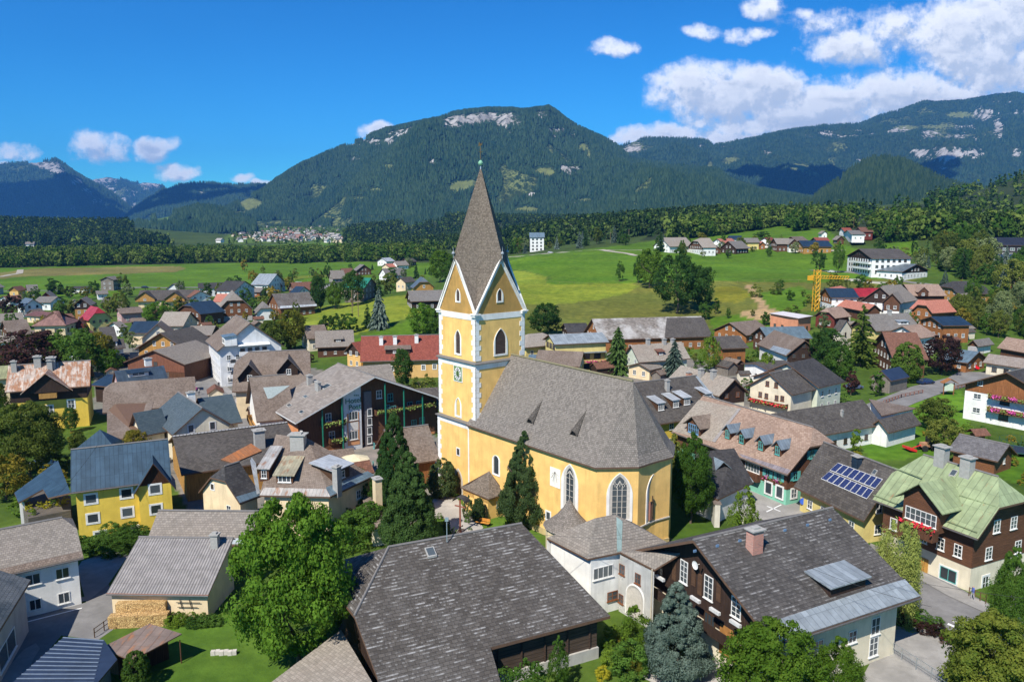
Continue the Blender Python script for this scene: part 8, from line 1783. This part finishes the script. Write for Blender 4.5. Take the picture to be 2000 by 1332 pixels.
scatter(60, [(-60, 580), (260, 575), (520, 570), (640, 590), (560, 640), (420, 660), (240, 700), (-60, 700)], BR, (4, 9.5), 'garden tree among the houses left of the street', 'garden trees in the left part of the village', 207, gap=5.5, clear=1.6)
scatter(30, [(470, 530), (640, 530), (820, 520), (880, 545), (790, 600), (700, 590), (500, 600)], BR+CO[:1], (5, 11), 'tree among the houses between the street and the spire', 'trees among the middle left houses', 208, gap=8, clear=2)
scatter(22, [(1600, 560), (1900, 570), (1900, 640), (1850, 700), (1660, 720), (1560, 660)], BR, (4, 8), 'garden tree among the chalets right of the crane', 'garden trees among the right hand chalets', 209, gap=6, clear=2)
scatter(26, [(1200, 690), (1460, 680), (1600, 740), (1660, 800), (1460, 790), (1260, 730)], [('round', 'green'), ('bush', 'hedge'), ('bush', 'lime'), ('round', 'olive')], (1.5, 4), 'garden bush between the houses behind the nave', 'garden bushes behind the nave', 210, gap=3.5, cat='bush')
scatter(30, [(1680, 860), (1840, 850), (1900, 880), (2000, 950), (2060, 880), (1900, 840), (1800, 850)], [('bush', 'hedge'), ('bush', 'lime'), ('bush', 'autumn')], (.8, 2), 'low garden shrub on the lawn around the brown hut', 'garden shrubs near the brown hut', 211, gap=3, cat='bush')
scatter(16, [(150, 1075), (235, 1045), (285, 1050), (240, 1085), (165, 1085)], [('bush', 'hedge'), ('bush', 'green')], (1.4, 2.4), 'green shrub along the foot of the bright yellow house', 'shrubs below the bright yellow house', 212, gap=1.2, clear=.2, cat='bush', lod=1)
scatter(10, [(320, 1212), (420, 1208), (425, 1222), (325, 1224)], [('bush', 'hedge'), ('bush', 'lime')], (.7, 1.3), 'bean plant growing along the wall of the cream outbuilding', 'plants along the cream outbuilding', 213, gap=.9, clear=-1, cat='plant', lod=1)
scatter(22, [(1750, 1195), (1780, 1200), (1870, 1250), (1860, 1265), (1790, 1230), (1745, 1212)], [('bush', 'hedge'), ('bush', 'copper'), ('bush', 'green')], (.9, 1.7), 'low shrub in the strip between street and chalet courtyard', 'shrub strip beside the street', 214, gap=1.1, clear=-1, cat='bush', lod=1)
scatter(16, [(180, 830), (330, 880), (330, 930), (60, 930), (-40, 830), (-40, 760), (180, 780)], BR[:5], (3, 7), 'garden tree between the rusty villa and the bright yellow house', 'garden trees below the rusty villa', 215, gap=4)
scatter(12, [(840, 1000), (1060, 1030), (1050, 1050), (850, 1045)], [('bush', 'hedge')], (.4, .9), 'tiny shrub on the churchyard lawn', 'small churchyard shrubs', 216, gap=2, clear=-1, cat='bush', lod=2)
scatter(14, [(700, 975), (740, 1000), (745, 1060), (700, 1075), (660, 1050)], [('round', 'green'), ('bush', 'green')], (3, 6), 'shrubby tree between the great maple and the spruces', 'shrubs behind the great maple', 217, gap=2.2, clear=-1, lod=1)
scatter(12, [(1180, 1240), (1260, 1250), (1250, 1320), (1190, 1330)], [('bush', 'lime'), ('bush', 'hedge'), ('bush', 'autumn')], (.6, 1.6), 'garden plant between the log wall and the blue spruce', 'garden plants by the log wall', 218, gap=1.2, clear=-1, cat='plant', lod=1)
scatter(16, [(972, 500), (1030, 496), (1030, 486), (972, 488)], BR+CO, (8, 15), 'tree in the row beside the tall white block house', 'trees around the tall white block house', 219, gap=6); scatter(16, [(1068, 494), (1180, 486), (1240, 478), (1180, 474), (1068, 484)], BR[:4]+CO, (9, 17), 'tree at the wood edge right of the tall white block house', 'wood edge right of the white block house', 220, gap=7)
# ------------------------------------------------------------------ cars, furniture, wires and other small things
IRON = plain('dark_iron', (.05, .05, .05), .5, .6); TYRE = plain('tyre_rubber', (.02, .02, .02), .9); STEEL = plain('galvanised_steel', (.42, .44, .45), .45, .6); POLEW = plain('pole_wood', (.20, .13, .08), .9)
def simple(name, loc, label, cat, parts, group=None):
    o = thing(name, loc, label, cat, group)
    for nm, mb, mt in parts: mb.build(nm, mt, o)
    return o
def car(px, py, ang, col, label, kind='car', base=None, s=1.0):
    G = tz(px, py) if base is None else pz(px, py, base); a = math.radians(ang); u = np.array([math.sin(a), math.cos(a), 0]); w = np.array([u[1], -u[0], 0]); L, W = (4.3, 1.8) if kind == 'car' else (5.2, 1.95)
    prof = [(-.5, .35), (.5, .35), (.5, .75), (.36, .85), (.2, 1.38), (-.28, 1.42), (-.42, .95), (-.5, .9)] if kind == 'car' else [(-.5, .4), (.5, .4), (.5, .95), (.40, 1.15), (.27, 1.95), (-.47, 2.0), (-.5, 1.2)]
    o = thing('parked_' + ('car' if kind == 'car' else 'van'), G, label, kind); pm = plain('car_paint', col, .25, .2, .6); b = MB()
    def P(x, z, y): return G+(u*x*L+w*y*W/2+Z3*z)*s
    A = [P(x, z, -.98 if z < 1 else -.82) for x, z in prof]; B_ = [P(x, z, .98 if z < 1 else .82) for x, z in prof]; b.poly(A[::-1]); b.poly(B_); b.quadstrip(A, B_, 0, True); b.build('body', pm, o)
    zs, zt = (.92, 1.34) if kind == 'car' else (1.25, 1.85)
    for y in (-1, 1):
        g = MB(); q = [P(x, z, y*(.95 if z < 1 else .86)) for x, z in ((-.36, zs), (.28 if kind == 'car' else .34, zs), (.17 if kind == 'car' else .25, zt), (-.27, zt))]; g.poly(q); g.poly(q[::-1]); g.build('side_window', glass(), o)
    for x0, z0, x1, z1 in (((.355, .9, .22, 1.33), (-.42, 1.0, -.31, 1.36)) if kind == 'car' else ((.395, 1.22, .295, 1.85),)):
        g = MB(); e = .012*(1 if x0 > 0 else -1); q = [P(x0+e, z0, -.8), P(x0+e, z0, .8), P(x1+e, z1, .72), P(x1+e, z1, -.72)]; g.poly(q); g.poly(q[::-1]); g.build('windscreen', glass(), o)
    for x in (-.31, .31):
        for y in (-1, 1): g = MB(); c = P(x, .33, y*.9); g.bar(c-w*.11*s, c+w*.11*s, .33*s, 0, 14); g.build('wheel', TYRE, o)
    for y in (-.7, .7): g = MB(); c = P(.502, .68, y); g.obox(c-Z3*.08, w, u, .3, .04, .16); g.build('headlight', WHITE, o)
    return o
car(85, 914, 65, (.75, .75, .75), 'white car parked among bushes beside the blue lean-to roof'); car(1808, 750, 70, (.02, .04, .11), 'dark blue car parked by the road beside the timber shed'); car(1890, 722, 100, (.72, .015, .03), 'bright red delivery van at the right', 'van')
car(368, 690, 60, (.02, .025, .05), 'dark car on the street beside the white guest house'); car(356, 672, 60, (.03, .05, .11), 'dark blue car further up the street'); car(283, 563, 90, (.03, .04, .08), 'dark car on the road along the left meadow'); car(375, 668, 55, (.55, .56, .58), 'silver car at the top of the street')
car(1668, 760, 70, (.10, .14, .25), 'blue-grey car under the purple bush tree', base=0); car(1625, 533, 90, (.6, .6, .6), 'pale car by the wall of the white hill hotel'); car(1075, 495, 90, (.5, .5, .52), 'grey car beside the tall white block house'); car(415, 705, 150, (.5, .02, .03), 'small red car before the white guest house', s=.9); car(530, 548, 60, (.6, .05, .05), 'red car on the far lane by the white hall'); car(585, 556, 60, (.7, .7, .7), 'white van on the far lane', 'van')
def bench(px, py, ang, label):
    G = pz(px, py, 0); a = math.radians(ang); u = np.array([math.sin(a), math.cos(a), 0]); w = np.array([u[1], -u[0], 0]); om = wood((.62, .27, .05), True, .1); o = thing('bench', G, label, 'bench')
    b = MB(); b.obox(G+Z3*.42, u, w, 2.0, .5, .05); b.build('seat', om, o); b = MB(); b.obox(G-w*.28+Z3*.55, u, w, 2.0, .05, .4); b.build('backrest', om, o)
    for s in (-.8, .8): b = MB(); b.obox(G+u*s, u, w, .08, .5, .42); b.build('leg', IRON, o)
bench(943, 1026, 115, 'orange wooden bench on the lawn beside the porch'); 
G = pz(899, 1040, 0); b = MB(); b.bar(G, G+Z3*4.6, .16, 0, 4); c = MB(); c.bar(G+Z3*3.6-np.array([.7, -.4, 0]), G+Z3*3.6+np.array([.7, -.4, 0]), .1, 0, 4); d = MB()
arc = [(math.cos(t)*1.0, math.sin(t)*.75) for t in np.linspace(.15, math.pi-.15, 9)]; uu = unit([.87, -.5, 0]); ww = np.array([.5, .87, 0])
for i in range(8): q = [G+Z3*(4.1+z)+uu*x+ww*dd for (x, z), dd in ((arc[i], -.35), (arc[i+1], -.35), (arc[i+1], .9), (arc[i], .9))]; d.slab(q, -.05, 0, 0)
simple('wayside_cross', G, 'tall reddish wooden crucifix under a curved hood in the churchyard', 'cross', [('post', b, plain('red_timber', (.25, .09, .06), .8)), ('crossbeam', c, plain('red_timber', (.25, .09, .06), .8)), ('hood', d, S_BLACK)])
tree('bush', 'copper', 902, 1026, 1042, 16, 'pot of red flowers at the foot of the wayside cross', name='flower_pot', cat='plant', base=0, lod=2)
# churchyard wall and gate
def wall_run(pts, h, th, label, name='churchyard_wall', mat=None, cap=None, base=None):
    Q = [tz(*p) if base is None else pz(*p, base) for p in pts]; o = thing(name, Q[0], label, 'wall'); b = MB(); k = MB()
    for a, c in zip(Q[:-1], Q[1:]): u = unit((c-a)*[1, 1, 0]); w = np.cross(Z3, u); b.obox((a+c)/2-Z3*.5, u, w, np.linalg.norm((c-a)[:2]), th, h+.5); k.obox((a+c)/2+Z3*h, u, w, np.linalg.norm((c-a)[:2])+.1, th*1.5, .12)
    b.build('wall_body', mat or plaster((.60, .56, .48)), o); k.build('coping', cap or S_BROWN, o)
wall_run([(1378, 985), (1400, 1030)], 3.2, .7, 'cream churchyard wall with shingle coping right of the apse', base=0); wall_run([(742, 1010), (722, 960)], 2.4, .6, 'old churchyard wall with stone coping left of the spruces', base=0); wall_run([(742, 1010), (752, 1050)], 2.4, .6, 'lower stretch of the old churchyard wall beside the big spruces', base=0); wall_run([(1650, 548), (1700, 553), (1760, 560)], 1.2, .5, 'low stone wall along the lane below the white hill hotel', name='stone_wall', mat=STONE, cap=STONE)
X = PolyB('gate_lodge', 'small stone lodge with square cream chimney left of the two big spruces', {'a': (708, 975, 3.2), 'b': (735, 955, 3.4), 'c': (758, 1020, 3.2), 'd': (728, 1032, 2.6)}, [['a', 'd', 'c', 'b']], S_BROWN, P_CREAM2, cat='building', walls=[('w', ['a', 'd', 'c'])]); X.chimney(0, 738, 995, 4.2, 1.1, .9, P_CREAM)
# firewood
P0 = pz(212, 1228, 0); P1 = pz(328, 1222, 0); u = unit(P1-P0); w = np.cross(Z3, u); L = np.linalg.norm(P1-P0); wm, t = newmat('split_logs'); uv = t('ShaderNodeTexCoord').outputs['Object']; v = t('ShaderNodeTexVoronoi', {'Vector': uv, 'Scale': 5.5}); e = t('ShaderNodeTexVoronoi', {'Vector': uv, 'Scale': 5.5}, feature='DISTANCE_TO_EDGE').outputs[0]
finish(t, t.mix(t.ramp(e, .0, .12), (.10, .06, .03), t.mix(t('ShaderNodeSeparateColor', {0: v.outputs['Color']}).outputs[0], (.40, .24, .09), (.68, .46, .20))), .9, e, .8, .05)
b = MB(); b.obox((P0+P1)/2+w*.4, u, w, L, .9, 1.25); d = MB(); d.obox((P0+P1)/2+w*1.3+Z3*0, u, w, L*.85, .8, 2.1); simple('firewood_stack', P0, 'long stack of split firewood along the cream outbuilding', 'firewood', [('front_row', b, wm), ('back_row', d, wm)])
# posts, fences and rails
def fence(pts, h, label, mat, step=2.0, rails=2, name='fence', solid=False, base=None, r=.05):
    Q = [tz(*p) if base is None else pz(*p, base) for p in pts]; o = thing(name, Q[0], label, 'fence'); b = MB()
    for a, c in zip(Q[:-1], Q[1:]):
        n = max(1, int(np.linalg.norm(c-a)/step))
        for i in range(n+1): p = a+(c-a)*i/n; m = MB(); m.bar(p-Z3*.3, p+Z3*h, r); m.build('post', mat, o) if len(o.children) < 60 else None
        for k in range(rails): z = Z3*h*(.95-.45*k); b.bar(a+z, c+z, r*.7)
        if solid: n = int(np.linalg.norm(c-a)/.16); [b.bar(a+(c-a)*i/n+Z3*.1, a+(c-a)*i/n+Z3*h*.93, .015, 0, 3) for i in range(n)]
    b.build('rails', mat, o)
fence([(1733, 1268), (1850, 1345)], 1.1, 'grey metal railing above the chalet courtyard', STEEL, 1.6, 2, 'railing', True, .2); fence([(1725, 790), (1760, 777), (1802, 768)], .9, 'low red-brown fence along the right hand road', plain('fence_red', (.24, .12, .09), .8), 1.6, 2, base=0, r=.12); fence([(1850, 764), (1885, 756)], .9, 'low red-brown fence behind the notice board', plain('fence_red', (.24, .12, .09), .8), 1.6, 2, base=0, r=.12)
fence([(185, 1245), (222, 1218)], 1.0, 'short dark wooden fence between road and rusty shed', DARKW, 1.2, 2, base=0); fence([(1892, 1165), (1925, 1180)], 1.1, 'brown picket fence below the birch', wood((.17, .09, .05)), .5, 2, base=0); fence([(1065, 553), (1150, 557), (1235, 551)], 1.1, 'thin pasture fence between mown and green meadow', POLEW, 7, 1, base=None, r=.06); fence([(1440, 552), (1520, 550), (1600, 552)], 1.1, 'thin pasture fence on the bank edge', POLEW, 7, 1, r=.06); fence([(1870, 700), (1920, 692)], 1.0, 'brown wooden fence beside the garage yard', POLEW, 1.5, 2, r=.07)
def wire(a, b_, sag, label): 
    m = MB(); P = [a+(b_-a)*t-Z3*sag*4*t*(1-t) for t in np.linspace(0, 1, 15)]; [m.bar(P[i], P[i+1], .018, 0, 3) for i in range(14)]; tag(m.build('power_line', IRON), label, 'cable', 'overhead cables in the foreground')
m0 = onp(873, 1058, (np.array([0, 1., 0]), 73.)); wire(pY(1010, 1040, 72), pY(1400, 1049, 72), .4, 'black overhead cable crossing in front of the apse'); wire(pY(1400, 1049, 72), pY(2060, 1175, 62), .7, 'upper black cable above the dark chalet roof'); wire(pY(1480, 1062, 66), pY(1820, 1185, 60), .5, 'lower black cable above the dark chalet roof'); wire(pY(215, 880, 100), pY(345, 925, 104), .6, 'black cable over the blue metal roof'); wire(pY(190, 870, 92), pY(95, 985, 84), .3, 'stay cable at the left of the blue metal roof')
# street furniture
G = pz(1886, 1136, 0); b = MB(); b.bar(G+Z3*3.4, G+Z3*4.1, .05); d = MB(); d.bar(G+Z3*3.3, G+Z3*3.9, .16, 0, 8, r2=.24); d.bar(G+Z3*3.9, G+Z3*4.15, .3, 0, 8, r2=.05); e = MB(); e.bar(G+Z3*4.0, G+Z3*4.0+np.array([.5, 1.1, 0]), .03); simple('wall_lamp', G, 'green lantern on the corner of the timber house', 'lamp', [('bracket', e, IRON), ('lantern', d, plain('lamp_green', (.02, .13, .10), .4))])
G = pz(1852, 772, 0); w_ = wood((.33, .14, .05)); b = MB(); uu = np.array([1., 0, 0]); vv = np.array([0, 1., 0]); [b.bar(G+uu*s, G+uu*s+Z3*3.0, .12) for s in (-1.2, 1.2)]; d = MB(); d.slab([G+uu*-1.8+Z3*3.1-vv*.8, G+Z3*4.1-vv*.8, G+Z3*4.1+vv*.8, G+uu*-1.8+Z3*3.1+vv*.8], .12, 0, 0); d.slab([G+Z3*4.1-vv*.8, G+uu*1.8+Z3*3.1-vv*.8, G+uu*1.8+Z3*3.1+vv*.8, G+Z3*4.1+vv*.8], .12, 0, 0); e = MB(); e.obox(G+Z3*1.1, uu, vv, 2.1, .12, 1.8)
simple('notice_board', G, 'roofed wooden notice board with pale map beside the road', 'notice board', [('post', b, w_), ('little_roof', d, w_), ('map_panel', e, plain('map_paper', (.50, .58, .48), .6))])
def sign(px, py, h, r, ring, face, label):
    G = pz(px, py, 0); n = unit((CAM-G)*[1, 1, 0]); b = MB(); b.bar(G, G+Z3*h, .04, 0, 6); d = MB(); c = G+Z3*h+n*.06; d.bar(c-n*.02, c+n*.02, r, 0, 20); e = MB(); e.bar(c+n*.021, c+n*.03, r*.75, 0, 20); simple('road_sign', G, label, 'sign', [('pole', b, STEEL), ('rim', d, plain('sign_paint', ring, .5)), ('disc', e, plain('sign_paint', face, .5))])
sign(470, 812, 3.4, .9, (.5, .5, .55), (.03, .05, .25), 'round blue sign at the corner of the glazed shop house'); sign(505, 835, 2.6, .6, (.5, .5, .55), (.03, .05, .25), 'smaller round blue sign before the hotel'); sign(1568, 1000, 1.6, .5, (.05, .10, .45), (.04, .12, .5), 'blue ice cream sign beside the solar house'); sign(1571, 990, 2.2, .4, (.6, .02, .03), (.65, .03, .04), 'small red sign on the solar house corner')
G = pz(692, 925, 0); b = MB(); b.bar(G, G+Z3*3.0, .04, 0, 6); d = MB(); pts = [G+np.array([math.cos(i*math.pi/4), math.sin(i*math.pi/4), 0])*2.6+Z3*2.5 for i in range(8)]; [d.poly([pts[i], pts[(i+1) % 8], G+Z3*3.3]) for i in range(8)]; [d.poly([pts[(i+1) % 8], pts[i], G+Z3*3.28]) for i in range(8)]; simple('parasol', G, 'large cream parasol between hotel and villa', 'parasol', [('pole', b, STEEL), ('canopy', d, plain('cream_cloth', (.62, .54, .36), .9))])
G = tz(1592, 608); uu = unit([1., .25, 0]); YP = plain('crane_yellow', (.72, .36, .02), .5); b = MB(); H_ = zat(G[0], G[1], 527)-G[2]; vv = np.array([-uu[1], uu[0], 0]); cor = [G+uu*sx*.9+vv*sy*.9 for sx, sy in ((-1, -1), (1, -1), (1, 1), (-1, 1))]
for i in range(4):
    b.bar(cor[i], cor[i]+Z3*H_, .13); n = 9
    for k in range(n): b.bar(cor[i]+Z3*H_*k/n, cor[(i+1) % 4]+Z3*H_*(k+1)/n, .10, 0, 3)
d = MB(); J = G+Z3*(H_*.80); E_ = J+uu*14.5-Z3*.6
for o_ in (vv*.6, -vv*.6, Z3*1.1): d.bar(J-uu*2.5+o_, E_+o_, .15)
for k in range(12): a_ = J+(E_-J)*k/12; c_ = J+(E_-J)*(k+1)/12; d.bar(a_+vv*.6, c_+Z3*1.1, .08, 0, 3); d.bar(a_-vv*.6, c_+Z3*1.1, .08, 0, 3)
d.bar(G+Z3*H_, J+(E_-J)*.55+Z3, .06); e = MB(); e.obox(J-uu*3-Z3*.8, uu, vv, 1.6, 1.4, 1.8); simple('tower_crane', G, 'yellow tower crane beside the orange building site', 'crane', [('mast', b, YP), ('jib', d, YP), ('counterweight', e, YP)])
G = pz(1795, 880, 0); RD = plain('tractor_red', (.62, .03, .03), .4); b = MB(); uu = unit([1, .15, 0]); vv = np.array([-uu[1], uu[0], 0]); b.obox(G+Z3*.7+uu*1.6, uu, vv, 2.6, 1.0, .8); d = MB(); d.obox(G+uu*.2+Z3*1.3+uu*1.9, uu, vv, 1.2, 1.2, 1.2); e = MB(); e.slab([G-uu*2.6-vv*1.1+Z3*.9, G-uu*1.2-vv*1.1+Z3*.5, G-uu*1.2+vv*1.1+Z3*.5, G-uu*2.6+vv*1.1+Z3*.9], .4, 0, 0); e.bar(G-uu*1.3+Z3*.6, G+uu*1+Z3*1.2, .09)
T = simple('tractor', G, 'small tractor with red front bucket on the garden lawn', 'tractor', [('hood', b, plain('tractor_body', (.42, .22, .12), .5)), ('cab', d, IRON), ('bucket', e, RD)])
for s, x, r in ((-1, .6, .55), (1, .6, .55), (-1, 2.5, .75), (1, 2.5, .75)): m = MB(); c = G+uu*x+vv*s*.75+Z3*r; m.bar(c-vv*.15, c+vv*.15, r, 0, 16); m.build('wheel', TYRE, T)
G = pz(1985, 886, 0); b = MB(); ring = lambda z, r=2.6: [G+np.array([math.cos(i*.3927)*r, math.sin(i*.3927)*r, z]) for i in range(16)]; b.poly(ring(.8)); d = MB(); R0, R1_ = ring(.8, 2.8), ring(.8, 2.8); [d.bar(R0[i], R0[(i+1) % 16], .08) for i in range(16)]; [d.bar(R0[i]-Z3*.8, R0[i]+Z3*1.9, .03) for i in range(0, 16, 2)]; rt = ring(2.7, 2.8); [d.bar(rt[i], rt[(i+1) % 16], .02, 0, 3) for i in range(16)]; [d.bar(R0[i], rt[(i+1) % 16], .012, 0, 3) for i in range(16)]; simple('trampoline', G, 'round garden trampoline with safety net at the right edge', 'trampoline', [('mat', b, plain('trampoline_mat', (.02, .03, .05), .7)), ('frame', d, plain('net_green', (.03, .09, .07), .7))])
G = pz(1908, 862, 0); b = MB(); b.obox(G, uu, vv, 1.8, 1.6, 1.5); d = MB(); [d.slab([G+uu*-1.6+vv*s*1.5+Z3*1.5, G+uu*1.6+vv*s*1.5+Z3*1.5, G+uu*1.6+Z3*2.5, G-uu*1.6+Z3*2.5], .08, 0, 0) for s in (-1, 1)]; simple('playhouse', G, 'tiny wooden playhouse with reddish roof in the garden of the white chalet', 'playhouse', [('body', b, W_ORNG), ('roof', d, S_RBR)])
for x, y, h, lab in ((847, 592, 9, 'thin'), (1100, 480, 9, ''), (900, 470, 8, '')): pass
for i, (x, y) in enumerate([(688, 612), (700, 618), (1192, 476), (1228, 468), (1667, 446), (1720, 424)]):
    G = tz(x, y); b = MB(); b.bar(G-Z3, G+Z3*9, .13, 0, 6); d = MB(); d.bar(G+Z3*8.5-np.array([.8, 0, 0]), G+Z3*8.5+np.array([.8, 0, 0]), .07); simple('power_pole', G, ['left wooden power pole on the mown slope', 'right wooden power pole on the mown slope', 'left power pole before the hill forest', 'right power pole before the hill forest', 'power pole behind the red-roofed forest house', 'tall pole in the dark hill forest'][i], 'pole', [('post', b, POLEW), ('crossarm', d, POLEW)])
for i, (x, y) in enumerate([(1350, 1352), (1452, 1340), (1190, 1330)]): pass
tree('bush', 'yellow', 1178, 1300, 1325, 34, 'clump of yellow flowers below the log wall', name='flower_clump', cat='plant', base=0, lod=1); tree('bush', 'yellow', 1672, 880, 894, 22, 'yellow garden flowers beside the workshop lawn', name='flower_clump', cat='plant', base=0, lod=1); tree('bush', 'yellow', 90, 1318, 1345, 40, 'yellow flowers on the edge of the blue carport', name='flower_clump', cat='plant', base=0, lod=1); tree('column', 'thuja', 268, 1270, 1345, 55, 'small light green thuja at the bottom left', base=0)
G = pz(437, 1278, 0); b = MB(); [b.obox(G+np.array([i*.4-1, .1*(i % 2), 0]), uu, vv, .38, .4, .4) for i in range(6)]; tag(b.build('stone_border', STONE, None, origin=G), 'short row of pale stones under the great maple', 'stones')
# passers-by on the street corner
def person(px, py, shirt, trousers, label, h=1.75):
    G = tz(px, py); me = bpy.data.meshes.new('person'); J = [(0, 0, .95), (0, 0, 1.2), (0, 0, 1.42), (0, 0, 1.52), (0, .02, 1.66), (.11, 0, .9), (.13, .08, .5), (.14, 0, .08), (.14, .14, .04), (-.11, 0, .9), (-.13, -.06, .5), (-.14, -.16, .08), (-.14, -.04, .04), (.2, 0, 1.4), (.27, -.05, 1.12), (.28, .08, .88), (-.2, 0, 1.4), (-.27, .05, 1.12), (-.28, .12, .88)]
    R = [.15, .14, .16, .06, .10, .09, .065, .045, .04, .09, .065, .045, .04, .06, .045, .035, .06, .045, .035]; Ed = [(0, 1), (1, 2), (2, 3), (3, 4), (0, 5), (5, 6), (6, 7), (7, 8), (0, 9), (9, 10), (10, 11), (11, 12), (2, 13), (13, 14), (14, 15), (2, 16), (16, 17), (17, 18)]
    me.from_pydata([tuple(c*h/1.76 for c in j) for j in J], Ed, []); o = obj('person', me, None, G); o.modifiers.new('skin', 'SKIN')
    for i, r_ in enumerate(R): me.skin_vertices[0].data[i].radius = (r_, r_*.8)
    me.skin_vertices[0].data[0].use_root = True; sm = o.modifiers.new('sub', 'SUBSURF'); sm.levels = sm.render_levels = 1
    m, t = newmat('clothes'); z = t('ShaderNodeSeparateXYZ', {0: t('ShaderNodeTexCoord').outputs['Object']}).outputs[2]; col = t.mix(t.math('GREATER_THAN', z, .95), trousers, shirt); finish(t, t.mix(t.math('GREATER_THAN', z, 1.5), col, (.50, .30, .20)), .8); me.materials.append(m); o.rotation_euler = (0, 0, px); tag(o, label, 'person')
person(384, 768, (.35, .06, .22), (.03, .04, .10), 'person in pink top at the street corner'); person(389, 772, (.30, .30, .32), (.05, .05, .06), 'person in grey top walking beside the pink-topped one'); person(1899, 1172, (.08, .12, .35), (.35, .35, .36), 'person in blue top beside the picket fence'); person(428, 758, (.02, .02, .03), (.02, .02, .03), 'person in black at the guest house doorway')
# clouds drifting south of the valley: their shadows fall on the slopes
def cloud(cx, cy, rx, ry, z, label, seed):
    r = np.random.default_rng(seed); V, F, off = [], [], 0; ico = bmesh_ico()
    for i in range(46):
        a, q = r.random()*6.283, math.sqrt(r.random()); s = (.22+.25*r.random())*min(rx, ry)*(1.15-q*.6); P = ico[0]*np.array([s*1.3, s*1.3, s*.45])+np.array([cx+math.cos(a)*q*rx, cy+math.sin(a)*q*ry, z+r.random()*60]); V.append(P); F.append(ico[1]+off); off += len(P)
    me = np_mesh('cloud', np.concatenate(V), np.concatenate(F), plain('cloud_vapour', (.9, .9, .92), 1.), smooth=True); tag(obj('cloud', me), kind='structure')
def bmesh_ico():
    import bmesh
    bm = bmesh.new(); bmesh.ops.create_icosphere(bm, subdivisions=3, radius=1); V = np.array([v.co[:] for v in bm.verts]); F = np.array([[v.index for v in f.verts] for f in bm.faces]); bm.free(); return V, F
def shadow_cloud(px, py, D, rx, ry, seed, zc=2400):
    P = pY(px, py, D); t = (zc-P[2])/math.tan(SUN_EL); k = 1/math.hypot(*SUN_DIR); cloud(P[0]+SUN_DIR[0]*k*t, P[1]+SUN_DIR[1]*k*t, rx, ry, zc, '', seed)
shadow_cloud(1520, 345, 5300, 900, 420, 5); shadow_cloud(1700, 335, 5400, 500, 380, 6); shadow_cloud(40, 400, 7200, 900, 700, 7); shadow_cloud(1900, 215, 7800, 500, 500, 8); shadow_cloud(370, 385, 6600, 1000, 500, 9)
